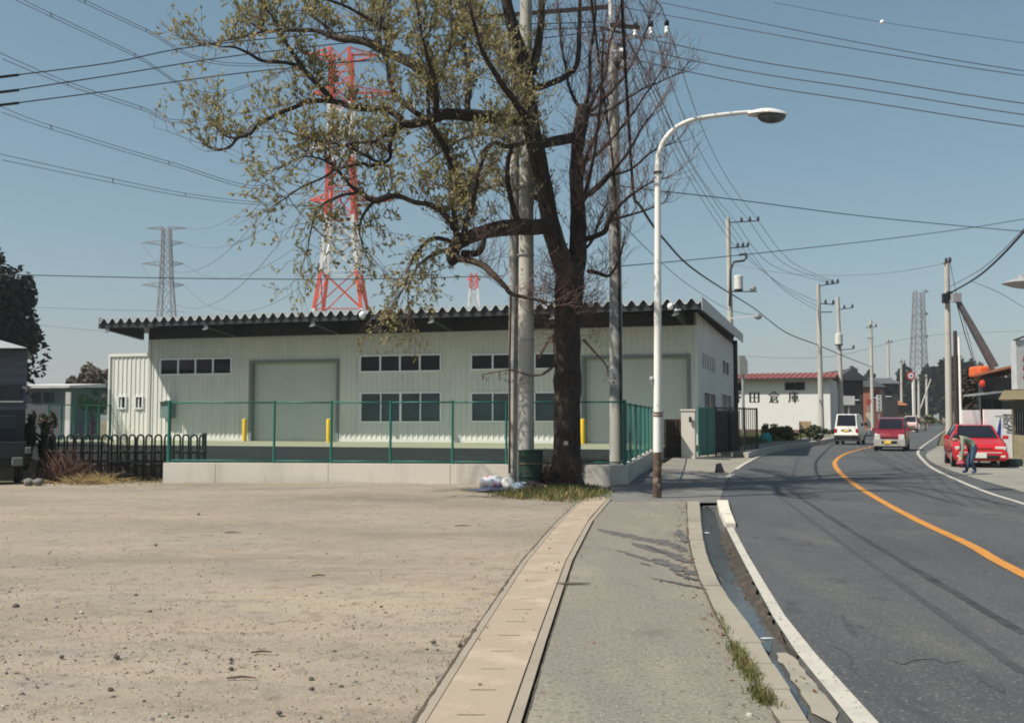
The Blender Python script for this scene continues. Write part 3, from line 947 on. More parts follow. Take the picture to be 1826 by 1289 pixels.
# low annex on the left, in full sun
a0, az = on_front(197, 633, 0.02)
_, a_base = on_front(197, 790, 0)
mb = MB()
ribbed(mb, lambda u, o, z: Bp(a0 + u, 0.03 - o, z), -a0 - 0.07, ZY + 0.0, az)
mb.quad(Bp(a0, 0.03, ZY), Bp(a0, 6, ZY), Bp(a0, 6, az), Bp(a0, 0.03, az))
mb.quad(Bp(a0, 0.03, az), Bp(0, 0.03, az), Bp(0, 6, az), Bp(a0, 6, az))
build('annex_wall', mb, CREAM, parent=depot)
mb = MB()
bbox(a0 - 0.05, -0.08, -0.06, 0.06, az - 0.10, az + 0.05)
bbox(a0 - 0.05, a0 + 0.05, -0.063, 0.06, ZY, az - 0.10)
build('annex_trim', mb, CREAM, parent=depot)
for p0, p1 in ((213, 224), (243, 254)):
    u0, z1 = on_front(p0, 708); u1, _ = on_front(p1, 708); _, z0 = on_front(p0, 727)
    window(depot, (u0, u1, z0, z1), 1, FP, fw=0.07, proud=0.06)
u, z = on_front(304, 730)
mb = MB()       # meter cabinet with a small canopy
bbox(u - 0.33, u + 0.33, -0.42, -0.02, z - 0.45, z + 0.40)
mc = build('meter_cabinet', mb, M('cabinet_grey', (0.16, 0.22, 0.21), rough=0.5), parent=depot)
mb = MB()
bbox(u - 0.45, u + 0.45, -0.55, -0.02, z + 0.404, z + 0.47)
build('canopy', mb, M('cabinet_hood', (0.5, 0.53, 0.5), rough=0.5), parent=mc)

# yellow bollards in front of the shutters
bl = None
bz = [(436, 'yellow steel bollard left of the first roller shutter'), (586, 'yellow steel bollard at the right end of the first roller shutter'), (1039, 'yellow steel bollard half hidden behind the tree trunk')]
for px, lab in bz:
    u, _ = on_front(px, 780, -0.9)
    p = Bp(u, -0.9, ZY)
    mb = MB()
    mb.lathe((p.x, p.y, p.z), [(0.115, 0.0), (0.115, 1.05), (0.10, 1.10), (0.05, 1.125)], 14)
    build('bollard', mb, YEL, org=p, label=lab, cat='bollard', group='bollards at the shutters', smooth=True, autos=40)

# ================================================================== RETAINING WALL AND FENCES
rw = thing('retaining_wall', 'low pale concrete retaining wall under the green mesh fence', 'wall', W0p)
wl = (W1p - W0p).length
joints = [0.0] + [((px - 290) / (1122 - 290)) * wl for px in (388, 595, 813)] + [wl]
WTH = 0.30
def Wp(s, d, z):
    return W0p + WD * s + WN * d + Vector((0, 0, z))
for a, b in zip(joints[:-1], joints[1:]):
    mb = MB()
    a += 0.006; b -= 0.006
    mb.hexa([Wp(a, 0, -0.1), Wp(b, 0, -0.1), Wp(b, WTH, -0.1), Wp(a, WTH, -0.1), Wp(a, 0, 0.455), Wp(b, 0, 0.455), Wp(b, WTH, 0.455), Wp(a, WTH, 0.455)])
    build('wall_panel', mb, CONC_WHITE, parent=rw)
# return along the driveway
RTN = Vector((5.35, 37.0, 0))
rd = (RTN - Wp(wl, 0, 0)); rlen = rd.length; rd.normalize(); rn = Vector((-rd.y, rd.x, 0))
q0 = Wp(wl, WTH + 0.003, 0)
mb = MB()
e = Vector((RTN.x, RTN.y, 0))
pw = [q0 - rn * 0.0 + Vector((0, 0, 0)), e, e + rn * 0.25, q0 + rn * 0.25]
mb.hexa([(p.x, p.y, -0.1) for p in pw] + [(p.x, p.y, 0.45) for p in pw])
build('wall_panel', mb, CONC, parent=rw)

def mesh_bay(parent, a, b, z0, z1, step=0.056, r=0.0014, mat=None, diamond=True):
    """chain-link between two posts"""
    mb = MB()
    a = Vector(a); b = Vector(b)
    L = (b - a).length
    d = (b - a).normalized()
    H = z1 - z0
    n = int((L + H) / (step * 1.414))
    def wire(s0, h0, s1, h1):
        p = a + d * s0 + Vector((0, 0, z0 + h0)); q = a + d * s1 + Vector((0, 0, z0 + h1))
        mb.tube([p, q], r, 3, cap=False)
    st = step * 1.414
    s = -H
    while s < L:
        s0, h0 = (s, 0) if s >= 0 else (0, -s)
        s1, h1 = (s + H, H) if s + H <= L else (L, L - s)
        if s1 > s0: wire(s0, h0, s1, h1)
        s0, h0 = (s, H) if s >= 0 else (0, H + s)
        s1, h1 = (s + H, 0) if s + H <= L else (L, H - (L - s))
        if s1 > s0: wire(s0, h0, s1, h1)
        s += st
    return build('mesh_panel', mb, mat or GREEN, parent=parent)

fence = thing('mesh_fence', 'green chain link fence standing on the low concrete wall', 'fence', Wp(0, 0.15, 0.455))
fpx = [296, 492, 597, 704, 815, 910, 1000, 1118]
fs_ = [0.08]
for px in fpx[1:]:
    t = (px - 290) / (1122 - 290)
    fs_.append(min(wl - 0.1, wl * t))
FZ0, FZ1 = 0.455, 2.02
for i, s in enumerate(fs_):
    mb = MB()
    p = Wp(s, 0.15, FZ0)
    mb.tube([p, p + Vector((0, 0, FZ1 - FZ0 + 0.02))], 0.032 if i not in (0, len(fs_) - 1) else 0.045, 10)
    build('post', mb, GREEN, parent=fence, smooth=True, autos=40)
for i in range(len(fs_) - 1):
    a, b = Wp(fs_[i], 0.15, 0), Wp(fs_[i + 1], 0.15, 0)
    for z, r in ((FZ1 - 0.03, 0.021), (FZ0 + 0.06, 0.019)):
        mb = MB()
        mb.tube([a + Vector((0, 0, z)), b + Vector((0, 0, z))], r, 8)
        build('rail', mb, GREEN, parent=fence, smooth=True)
    mesh_bay(fence, a, b, FZ0 + 0.06, FZ1 - 0.03)

sfence = thing('mesh_fence', 'green chain link fence running back along the driveway beside the lamp post', 'fence', q0 + Vector((0, 0, 0.45)))
prev = None
NB = 6
for k in range(NB + 1):
    p = q0 + rn * 0.12 + (e - q0) * (k / NB) * 0.93
    mb = MB()
    mb.tube([(p.x, p.y, 0.3), (p.x, p.y, 2.0)], 0.035, 8)
    build('post', mb, GREEN, parent=sfence, smooth=True, autos=40)
    if prev is not None:
        for z in (1.96, 0.52):
            mb = MB(); mb.tube([(prev.x, prev.y, z), (p.x, p.y, z)], 0.02, 6)
            build('rail', mb, GREEN, parent=sfence, smooth=True)
        mesh_bay(sfence, prev, p, 0.52, 1.96, r=0.0018)
    prev = p

# gateway at the end of the driveway
def pillar(px0, px1, Y, zt, lab, m=CONC_WHITE, z0=0.0):
    a, b = at(px0, 760, Y), at(px1, 760, Y)
    w = b.x - a.x
    c = Vector(((a.x + b.x) / 2, Y + 0.35, z0))
    o = thing('gate_pillar', lab, 'pillar', c)
    mb = MB()
    mb.box((c.x, c.y, (zt + z0) / 2), (w, 0.7, zt - z0), -0.25)
    build('shaft', mb, m, parent=o)
    mb = MB()
    mb.box((c.x, c.y, zt + 0.032), (w + 0.06, 0.76, 0.06), -0.25)
    build('cap', mb, m, parent=o)
    return o
pillar(1158, 1184, 36.5, 1.86, 'grey concrete gate pillar directly behind the white lamp post', CONC)
pr = pillar(1219, 1243, 37.0, 1.86, 'pale concrete gate pillar right of the folded black gate')
mb = MB(); p = at(1231, 748, 36.9); mb.box(p, (0.10, 0.06, 0.2), -0.25)
build('intercom', mb, BLACK, parent=pr)

def hoop_mesh(h, w, r=0.02):
    mb = MB()
    def arch(z0, z1, ww, rr):
        pts = [(-ww / 2, 0, z0)]
        for k in range(7):
            a = math.pi * (1 - k / 6)
            pts.append((ww / 2 * math.cos(a), 0, z1 - ww / 2 + ww / 2 * math.sin(a)))
        pts.append((ww / 2, 0, z0))
        mb.tube(pts, rr, 5)
    arch(0, h, w, r)
    arch(0, h * 0.62, w * 0.95, r)
    arch(0, h * 0.33, w * 0.9, r)
    # lower bows closing each loop
    for zc in (h * 0.66, h * 0.36):
        pts = []
        for k in range(7):
            a = math.pi + math.pi * k / 6
            pts.append((w / 2 * math.cos(a), 0, zc + w / 2 * math.sin(a)))
        mb.tube(pts, r, 5)
    return mb
gate = thing('accordion_gate', 'black folding gate of arched hoops at the left end of the concrete wall', 'gate', at(225, 850, 26.2) * 1.0)
gate.location.z = 0
ORG[gate.name] = Vector(gate.location)
gy = 26.3
g_h = 1.6 - (775 - 745) * gy / FPX
src = None
x0g, x1g = at(92, 800, gy).x, at(362, 800, gy).x
nh = 17
for k in range(nh + 1):
    x = x0g + (x1g - x0g) * k / nh
    if src is None:
        me = build('hoop', hoop_mesh(g_h - 0.02, 0.165, 0.027), BLACK, parent=gate, local=True, smooth=True)
        src = me; o = me
    else:
        o = src.copy(); col.objects.link(o)
    o.parent = gate
    o.location = Vector((x, gy + 0.05 * math.sin(k), 0.02)) - Vector(gate.location)
    o.rotation_euler = (0, 0, R(10 * (-1) ** k))
for z in (0.12, 0.46):
    mb = MB(); mb.tube([(x0g, gy, z), (x1g, gy, z)], 0.022, 6)
    build('rail', mb, BLACK, parent=gate)
mb = MB(); mb.box((x1g + 0.03, gy, 0.6), (0.1, 0.1, 1.2)); build('end_post', mb, BLACK, parent=gate)

fg = thing('accordion_gate', 'dark folded gate packed between the two concrete gate pillars', 'gate', (6.05, 37.2, 0.1))
src = None
xa, xb = at(1188, 780, 37.3).x, at(1216, 780, 37.3).x
for k in range(9):
    if src is None:
        src = build('hoop', hoop_mesh(1.42, 0.12, 0.024), BROWN, parent=fg, local=True); o = src
    else:
        o = src.copy(); col.objects.link(o); o.parent = fg
    o.location = Vector((xa + (xb - xa) * k / 8, 37.3 + 0.06 * (k % 2), 0.12)) - Vector(fg.location)
mb = MB(); mb.box(((xa + xb) / 2, 37.45, 0.85), (xb - xa, 0.03, 1.35)); build('gate_sheet', mb, BROWN, parent=fg)

# boundary fence right of the gateway
gf = thing('panel_fence', 'short green mesh panel fence beside the pale gate pillar', 'fence', at(1260, 800, 38.5))
pa, pb = at(1246, 790, 38.3), at(1277, 790, 40.0)
for k in range(3):
    p = pa.lerp(pb, k / 2)
    mb = MB(); mb.tube([(p.x, p.y, 0.05), (p.x, p.y, 2.06)], 0.03, 8); build('post', mb, GREEN, parent=gf)
for k in range(2):
    a, b = pa.lerp(pb, k / 2), pa.lerp(pb, (k + 1) / 2)
    mb = MB(); mb.quad((a.x, a.y, 0.15), (b.x, b.y, 0.15), (b.x, b.y, 2.0), (a.x, a.y, 2.0)); 
    mb = MB(); mb.prism([(a.x, a.y, 0.15), (b.x, b.y, 0.15), (b.x, b.y, 2.0), (a.x, a.y, 2.0)], (0.0, 0.03, 0)); build('infill_sheet', mb, M('green_sheet', (0.03, 0.15, 0.12), rough=0.5), parent=gf)
bf = thing('panel_fence', 'tall black bar fence between the depot side wall and the road', 'fence', at(1313, 795, 43))
pa, pb = at(1277, 795, 40.0), at(1350, 790, 45.0)
nP = 18
for k in range(nP + 1):
    p = pa.lerp(pb, k / nP)
    mb = MB(); mb.tube([(p.x, p.y, -0.05), (p.x, p.y, 2.05)], 0.018 if k % 6 else 0.05, 5); build('bar' if k % 6 else 'post', mb, BLACK, parent=bf)
for z in (0.25, 2.0):
    mb = MB(); mb.tube([(pa.x, pa.y, z), (pb.x, pb.y, z)], 0.03, 6); build('rail', mb, BLACK, parent=bf)
mb = MB(); p0 = pa; p1 = pa.lerp(pb, 0.55)
mb.prism([(p0.x, p0.y + 0.1, 0.2), (p1.x, p1.y + 0.1, 0.2), (p1.x, p1.y + 0.1, 1.9), (p0.x, p0.y + 0.1, 1.9)], (0, 0.02, 0)); build('infill_sheet', mb, BLACK, parent=bf)
# ================================================================== STREET LAMP AND POLES
LY = 20.3
lp = G(1172, 885)
lamp = thing('street_lamp', 'tall white curved street lamp at the end of the sidewalk with rusty foot', 'street lamp', lp)
def lat(px, py): return at(px, py, LY)
mb = MB()
mb.tube([lp + Vector((0, 0, -0.1)), lat(1172, 845), lat(1172.5, 806)], [0.092, 0.088, 0.086], 14)
build('foot', mb, RUST, parent=lamp, smooth=True, autos=50)
mb = MB()
pole_pts = [lat(1172.5, 806), lat(1173, 600), lat(1173, 400), lat(1173, 300)]
arm = [lat(1173, 300), lat(1176, 272), lat(1188, 246), lat(1209, 226), lat(1240, 213), lat(1290, 205), lat(1338, 200)]
P = pole_pts[:-1] + catmull(arm, 5)
rr = [0.084, 0.076, 0.066] + [0.062 - 0.022 * i / (len(P) - 4) for i in range(len(P) - 3)]
mb.tube(P, rr, 14)
build('pole', mb, WHITE_OLD, parent=lamp, smooth=True, autos=50)
mb = MB()
for py in (575 + 161, 660 + 81, 308):
    q = lat(1173, py)
    mb.lathe((q.x, q.y, q.z), [(0.078, -0.02), (0.092, -0.018), (0.092, 0.018), (0.078, 0.02)], 14)
build('band', mb, RUST, parent=lamp, smooth=True)
mb = MB()
q = lat(1162, 676); mb.blob(q, (0.05, 0.05, 0.06), 8, 6, jit=0); q = lat(1165, 682); mb.box(q, (0.10, 0.06, 0.05))
build('sensor', mb, GALV, parent=lamp)
# lantern head: cobra-shaped housing, glass bowl below
def head_profile(x, top):
    t = (x - 1333) / (1403 - 1333)
    return t
mb = MB(); mg = MB()
N = 14
A = lat(1333, 202); Bq = lat(1403, 203)
for i in range(N + 1):
    pass
secs = []
for i in range(N + 1):
    t = i / N
    c = A.lerp(Bq, t)
    w = 0.05 + 0.17 * math.sin(math.pi * min(1, (t * 0.95 + 0.05)) ** 0.9) if t < 1 else 0.02
    h = 0.04 + 0.085 * math.sin(math.pi * (t * 0.9 + 0.05))
    secs.append((c, w, h))
vs = []; fs = []
NS = 9
for (c, w, h) in secs:
    for k in range(NS):
        a = math.pi * k / (NS - 1)
        vs.append((c.x, c.y + w * math.cos(a), c.z - 0.03 + h * math.sin(a)))
for i in range(N):
    for k in range(NS - 1):
        fs.append((i * NS + k, i * NS + k + 1, (i + 1) * NS + k + 1, (i + 1) * NS + k))
    fs.append((i * NS + NS - 1, i * NS, (i + 1) * NS, (i + 1) * NS + NS - 1))
fs.append(tuple(range(NS))); fs.append(tuple(N * NS + k for k in range(NS))[::-1])
mb.add(vs, fs)
hd = build('lamp_head', mb, WHITE_OLD, parent=lamp, smooth=True, autos=50)
c = lat(1376, 205)
mb = MB()
vs, fs = [], []
for i in range(6):
    th = math.pi / 2 * i / 5
    for k in range(14):
        a = 2 * math.pi * k / 14
        vs.append((c.x + 0.30 * math.cos(th) * math.cos(a), c.y + 0.19 * math.cos(th) * math.sin(a), c.z - 0.03 - 0.15 * math.sin(th)))
for i in range(5):
    for k in range(14):
        fs.append((i * 14 + k, i * 14 + (k + 1) % 14, (i + 1) * 14 + (k + 1) % 14, (i + 1) * 14 + k))
mb.add(vs, fs)
build('glass_bowl', mb, M('lamp_bowl', (0.07, 0.085, 0.09), rough=0.15, spec=0.6), parent=hd, smooth=True)

def util_pole(name, label, base, pts, rads, mat, n=14, group=None):
    o = thing(name, label, 'utility pole', base, group)
    mb = MB(); mb.tube(pts, rads, n)
    build('shaft', mb, mat, parent=o, smooth=True, autos=50)
    return o

PY1, PY2, PY3 = 23.15, 23.75, 25.4
p1 = util_pole('utility_pole', 'thick pale concrete utility pole rising behind the oil drum beside the tree', at(938, 870, PY1),
    [Vector((at(937, 800, PY1).x, PY1, -0.1)), at(938, 600, PY1), at(939, 300, PY1), at(938, 0, PY1), at(937, -130, PY1)], [0.205, 0.19, 0.165, 0.145, 0.135], POLE)
mb = MB()
for z in (1.3, 2.2, 3.4, 5.4, 7.0):
    mb.lathe((p1.location.x, PY1, z), [(0.19, -0.015), (0.205, -0.012), (0.205, 0.012), (0.19, 0.015)], 14)
build('band', mb, GALV, parent=p1)
p2 = util_pole('utility_pole', 'thinner weathered concrete utility pole just left of the thick one', at(917, 870, PY2),
    [Vector((at(916, 800, PY2).x, PY2, -0.1)), at(917, 500, PY2), at(918, 200, PY2), at(918, 60, PY2)], [0.14, 0.125, 0.11, 0.105], POLE_STAIN)
mb = MB(); mb.tube([Vector((at(908.5, 800, 23.6).x, 23.55, 0.3)), at(909, 640, 23.55), at(911, 520, 23.55)], 0.03, 6)
build('riser_pipe', mb, BROWN, parent=p2)
p3 = util_pole('utility_pole', 'stained concrete utility pole behind the fence between tree and street lamp', at(1098, 870, PY3),
    [Vector((at(1099, 800, PY3).x, PY3, 0.3)), at(1098.5, 600, PY3), at(1096, 300, PY3), at(1093, 78, PY3)], [0.175, 0.165, 0.145, 0.13], POLE_STAIN)
mb = MB(); mb.tube([at(1091, 90, PY3), at(1088.5, 0, PY3), at(1088, -60, PY3)], [0.06, 0.055, 0.05], 10)
build('pole_extension', mb, WHITE_OLD, parent=p3)
mb = MB(); mb.tube([at(1108, 820, PY3 - 0.15), at(1106, 600, PY3 - 0.15), at(1103, 420, PY3 - 0.15), at(1093, 290, PY3 - 0.15)], 0.035, 6)
build('riser_cable', mb, CABLE, parent=p3)
mb = MB()
for py in (100, 118, 96): 
    mb.blob(at(1090 + py % 7 * 4, py, PY3 - 0.2), (0.14, 0.14, 0.16), 8, 6, seed=py, jit=0.15)
build('junction', mb, GALV, parent=p3)
mb = MB(); mb.box(at(1108, 117, PY3), (0.26, 0.22, 0.17)); build('cable_box', mb, DARK, parent=p3)
mb = MB(); mb.bar(at(1086, 70, PY3), at(1192, 65, PY3), 0.05); ca = build('cross_arm', mb, GALV, parent=p3)
for px, py in ((1133, 57), (1161, 54), (1189, 52)):
    q = at(px, py + 8, PY3)
    mb = MB(); mb.lathe((q.x, q.y, q.z - 0.03), [(0.03, 0), (0.06, 0.04), (0.06, 0.10), (0.04, 0.12), (0.055, 0.15), (0.05, 0.22)], 10)
    ins = build('insulator', mb, CERAM, parent=ca, smooth=True)
    mb = MB(); mb.lathe((q.x, q.y, q.z + 0.19), [(0.06, 0), (0.065, 0.12), (0.03, 0.17)], 10)
    build('insulator_cap', mb, BLACK, parent=ca, smooth=True)
for pa, pb in (((862, 31), (1084, 13)), ((1088, 45), (1140, 50))):
    mb = MB(); mb.bar(at(*pa, 24.4), at(*pb, 24.6), 0.085); build('cross_beam', mb, BROWN, parent=p3)

def far_pole(px0, py0, px1, py1, Y, r, label, arms=(), can=None, mat=POLE, group=None):
    base = at(px1, py1, Y); base.z = 0
    o = thing('utility_pole', label, 'utility pole', base, group)
    mb = MB(); mb.tube([base + Vector((0, 0, -0.1)), at(px0, py0, Y)], [r, r * 0.68], 9)
    build('shaft', mb, mat, parent=o, smooth=True, autos=50)
    for (xa, ya, xb, yb, ni) in arms:
        a, b = at(xa, ya, Y - 0.1), at(xb, yb, Y - 0.1)
        mb = MB(); mb.bar(a, b, 0.07)
        arm_ = build('cross_arm', mb, DARK, parent=o)
        for k in range(ni):
            q = b.lerp(a, k / max(1, ni - 1) * 0.55)
            mb = MB(); mb.lathe((q.x, q.y, q.z), [(0.06, 0), (0.10, 0.08), (0.10, 0.2), (0.05, 0.34)], 8)
            build('insulator', mb, DARK, parent=arm_)
    if can:
        c = at(can[0], can[1], Y - 0.3)
        mb = MB(); mb.lathe((c.x, c.y, c.z), [(can[2], 0), (can[2], can[3]), (can[2] * 0.8, can[3] + 0.06)], 12)
        cn = build('transformer', mb, M('transformer_grey', (0.55, 0.55, 0.52), rough=0.5), parent=o, smooth=True, autos=40)
        mb = MB(); mb.box((c.x, c.y, c.z - 0.06), (can[2] * 1.6, can[2] * 1.6, 0.1)); build('bracket', mb, DARK, parent=cn)
    return o
fpole1 = far_pole(1298, 388, 1307, 760, 72.0, 0.24, 'tall pale utility pole with transformer can behind the right corner of the depot', [(1298, 397, 1352, 394, 3), (1300, 443, 1334, 440, 3), (1300, 520, 1350, 520, 0)], (1317, 516, 0.33, 0.95))
mb = MB(); mb.tube([at(1301, 545, 71.8), at(1303, 480, 71.8), at(1309, 467, 71.8), at(1326, 465, 71.8), at(1332, 459, 71.8), at(1329, 453, 71.8), at(1318, 455, 71.8)], 0.09, 6)
build('cable_loop', mb, CABLE, parent=fpole1)
mb = MB(); mb.bar(at(1303, 568, 71.8), at(1348, 563, 71.8), 0.08)
build('lamp_arm', mb, WHITEP, parent=fpole1)
mb = MB(); mb.blob(at(1352, 565, 71.8), (0.3, 0.2, 0.2), 8, 6, jit=0.1); mb.blob(at(1343, 515, 71.6), (0.25, 0.2, 0.22), 8, 6, jit=0.2)
build('switch_gear', mb, GALV, parent=fpole1)
far_pole(1459, 507, 1465, 765, 76.0, 0.22, 'slim pale utility pole in front of the right end of the white warehouse', [(1459, 510, 1494, 505, 3), (1461, 541, 1486, 543, 2), (1461, 557, 1484, 556, 0)])
far_pole(1494, 530, 1502, 760, 88.0, 0.22, 'dark topped utility pole rising directly behind the white van', [(1494, 552, 1520, 549, 2), (1499, 624, 1522, 622, 1)], (1496, 614, 0.33, 0.9))
far_pole(1553, 570, 1556, 755, 112.0, 0.22, 'slim utility pole with short double cross arms above the wine red car', [(1544, 584, 1562, 583, 2), (1546, 603, 1558, 603, 0)])
dg = 'distant utility poles along the road'
for px, py, pb, Y in ((1584, 605, 752, 150), (1607, 640, 752, 165), (1578, 678, 754, 140), (1630, 668, 752, 175), (1638, 672, 754, 150), (1652, 668, 752, 160)):
    far_pole(px, py, px + 1, pb, Y, 0.24, {1578: 'first', 1584: 'second', 1607: 'third', 1630: 'fourth', 1638: 'fifth', 1652: 'sixth'}[px] + ' from the left of six distant slim poles along the receding road', [(px - 5, py + 6, px + 6, py + 6, 2)], group=dg)
far_pole(1660, 676, 1628, 752, 155, 0.14, 'slanting stay pole leaning among the distant roadside poles')
rp = far_pole(1688, 467, 1693, 760, 62.0, 0.235, 'tall concrete utility pole at the right, just left of the crane boom', [(1682, 470, 1694, 468, 2)])
mb = MB(); mb.box(at(1686, 532, 61.7), (0.35, 0.3, 0.6)); mb.box(at(1693, 527, 61.7), (0.28, 0.3, 0.5))
build('cable_box', mb, BLACK, parent=rp)
far_pole(1703, 590, 1706, 762, 60.0, 0.16, 'dark wooden post standing beside the right hand utility pole', mat=BROWN)
far_pole(1710, 601, 1714, 760, 58.0, 0.09, 'thin white metal post beside the dark wooden post', mat=WHITEP)

# ================================================================== THE BIG TREE
TY = 23.0
random.seed(11)
base = G(1008, 864)
tree = thing('big_tree', 'large old tree with twin stems and sparse new leaves beside the utility poles', 'tree', (base.x, TY, 0))
def tp(px, py, dy=0.0): return at(px, py, TY + dy)
PXM = TY / FPX * 0.9
def limb(pts, name='limb', n=10, per=5, wob=0.0):
    """pts: (px, py, dy, width px)"""
    P = catmull([tp(a, b, d) for a, b, d, w in pts], per)
    Wd = []
    for i in range(len(pts) - 1):
        for k in range(per):
            Wd.append(pts[i][3] + (pts[i + 1][3] - pts[i][3]) * k / per)
    Wd.append(pts[-1][3])
    rad = [max(0.006, w * PXM / 2) * (1 + 0.10 * mnoise.noise(p * 2.1)) for w, p in zip(Wd, P)]
    if wob:
        P = [p + Vector((mnoise.noise(p * 1.7 + Vector((5, 0, 0))), mnoise.noise(p * 1.7 + Vector((0, 9, 0))), mnoise.noise(p * 1.7))) * wob for p in P]
    mb = MB()
    mb.tube(P, rad, n)
    if n >= 10:     # knobbly surface
        mb.v = [tuple(Vector(v) + Vector((mnoise.noise(Vector(v) * 3.0), mnoise.noise(Vector(v) * 3.0 + Vector((7, 1, 0))), 0)) * (0.035 if name == 'trunk' else 0.018)) for v in mb.v]
    build(name, mb, BARK, parent=tree, smooth=True)
    return P, rad
LIMBS = []
def add(pts, leaf, up=0.6, dens=1.0, name='limb', n=10, wob=0.0, reach=1.0, bare_from=0.0):
    P, r = limb(pts, name, n, wob=wob)
    LIMBS.append((P, r, leaf, up, dens, reach, bare_from))
# stems
add([(1008, 880, 0, 92), (1009, 850, 0, 66), (1011, 810, 0, 57), (1012, 700, 0, 52), (1011, 600, 0, 54), (1014, 540, 0, 54), (1016, 495, 0, 58), (1014, 470, 0, 50)], 0, dens=0.3, name='trunk', n=18, reach=0.5)
add([(1014, 500, 0, 46), (1000, 460, -0.1, 42), (984, 410, -0.2, 38), (973, 350, -0.3, 36), (960, 285, -0.4, 36), (948, 225, -0.5, 34), (943, 165, -0.5, 30), (934, 110, -0.6, 26), (916, 55, -0.7, 24), (903, 0, -0.8, 21), (896, -70, -0.9, 16), (900, -150, -0.9, 9)], 0.25, dens=0.5)
add([(1022, 505, 0, 42), (1030, 450, 0.2, 38), (1031, 390, 0.3, 34), (1028, 330, 0.4, 29), (1029, 270, 0.5, 27), (1036, 225, 0.5, 30), (1041, 195, 0.5, 32), (1043, 187, 0.5, 14)], 0, dens=0.5)
add([(948, 130, -0.5, 22), (958, 90, -0.4, 18), (965, 30, -0.3, 15), (968, -60, -0.2, 9)], 0.2)
add([(955, 262, -0.4, 18), (985, 253, -0.1, 20), (1020, 246, 0.4, 22), (1036, 236, 0.5, 22)], 0, dens=0.3)
add([(950, 160, -0.5, 14), (985, 148, -0.2, 13), (1015, 132, 0, 12), (1030, 112, 0.1, 11), (1033, 60, 0.2, 10), (1034, -20, 0.2, 7)], 0, dens=0.8)
# right stem: bare shoots from the cut head
for pts in ([(1036, 195, .5, 9), (1020, 165, .6, 7), (1008, 120, .7, 5), (1000, 60, .8, 4), (994, 0, .9, 3)],
            [(1042, 192, .5, 10), (1052, 150, .4, 8), (1052, 100, .3, 7), (1060, 40, .3, 5), (1062, -30, .3, 4)],
            [(1046, 196, .5, 9), (1068, 160, .3, 7), (1080, 125, .2, 6), (1090, 70, .1, 5), (1108, 10, 0, 3)],
            [(1048, 200, .5, 8), (1075, 178, .8, 7), (1112, 140, 1.1, 5), (1140, 90, 1.3, 4), (1160, 30, 1.5, 3)],
            [(1046, 205, .5, 7), (1090, 195, 1.0, 6), (1130, 170, 1.4, 4), (1180, 145, 1.8, 3), (1215, 130, 2.0, 2)],
            [(1040, 290, .4, 8), (1070, 270, 0, 6), (1110, 225, -.4, 5), (1150, 170, -.8, 4), (1185, 120, -1.1, 2)],
            [(1040, 352, .3, 13), (1062, 335, 0, 13), (1085, 312, -.2, 11), (1105, 292, -.4, 7), (1135, 245, -.7, 5), (1165, 200, -1.0, 3)],
            [(1085, 312, -.2, 7), (1120, 305, -.2, 5), (1160, 275, -.3, 4), (1200, 255, -.4, 2)],
            [(1045, 425, .2, 12), (1066, 420, 0, 11), (1080, 412, -.2, 11), (1086, 392, -.3, 10), (1110, 360, -.5, 6), (1150, 330, -.8, 4), (1190, 320, -1.0, 2)],
            [(1084, 395, -.2, 6), (1120, 385, .1, 5), (1160, 372, .4, 3), (1185, 360, .6, 2)],
            [(1048, 482, .1, 9), (1070, 488, -.1, 8), (1085, 490, -.2, 6), (1100, 470, -.4, 4), (1112, 430, -.5, 3)],
            [(1046, 440, .2, 6), (1058, 425, .6, 6), (1068, 400, 1.0, 5), (1080, 370, 1.3, 3)]):
    add(pts, 0, up=0.75, dens=1.15, n=7, wob=0.05, reach=0.85)
# upper great limb to the left
add([(945, 215, -.5, 26), (905, 214, -.9, 27), (870, 209, -1.3, 25), (835, 206, -1.6, 23), (795, 204, -1.9, 21), (764, 214, -2.1, 19)], 0.5, dens=1.2)
add([(764, 214, -2.1, 20), (735, 222, -2.2, 17), (712, 222, -2.3, 15), (690, 238, -2.5, 10), (668, 252, -2.6, 7), (640, 255, -2.8, 5), (600, 262, -2.9, 3)], 1.0)
add([(720, 221, -2.2, 11), (702, 240, -2.3, 9), (696, 262, -2.4, 8), (694, 285, -2.4, 7), (660, 296, -2.5, 8), (648, 292, -2.5, 6), (610, 300, -2.6, 4)], 1.0)
add([(758, 212, -2.1, 12), (735, 196, -2.0, 10), (708, 172, -1.9, 9), (695, 146, -1.8, 9), (692, 120, -1.8, 8), (676, 70, -1.7, 7), (682, 20, -1.6, 5), (690, -40, -1.5, 3)], 1.0)
add([(765, 210, -2.1, 9), (763, 185, -1.8, 8), (766, 160, -1.5, 8), (785, 135, -1.3, 7), (800, 95, -1.1, 5), (806, 40, -1.0, 4), (800, -20, -.9, 3)], 1.0, dens=1.4)
add([(835, 205, -1.6, 11), (833, 180, -1.5, 12), (838, 150, -1.4, 11), (832, 110, -1.3, 7), (826, 60, -1.2, 5), (832, 0, -1.1, 3)], 1.0, dens=1.5)
add([(776, 206, -2.0, 12), (778, 170, -2.4, 12), (774, 140, -2.7, 9), (760, 95, -3.0, 6), (748, 40, -3.2, 4), (740, -20, -3.3, 3)], 1.0, dens=1.5)
add([(764, 218, -2.1, 14), (783, 245, -1.9, 12), (797, 270, -1.8, 11), (812, 305, -1.7, 10), (822, 335, -1.6, 9), (828, 368, -1.6, 8)], 0.7)
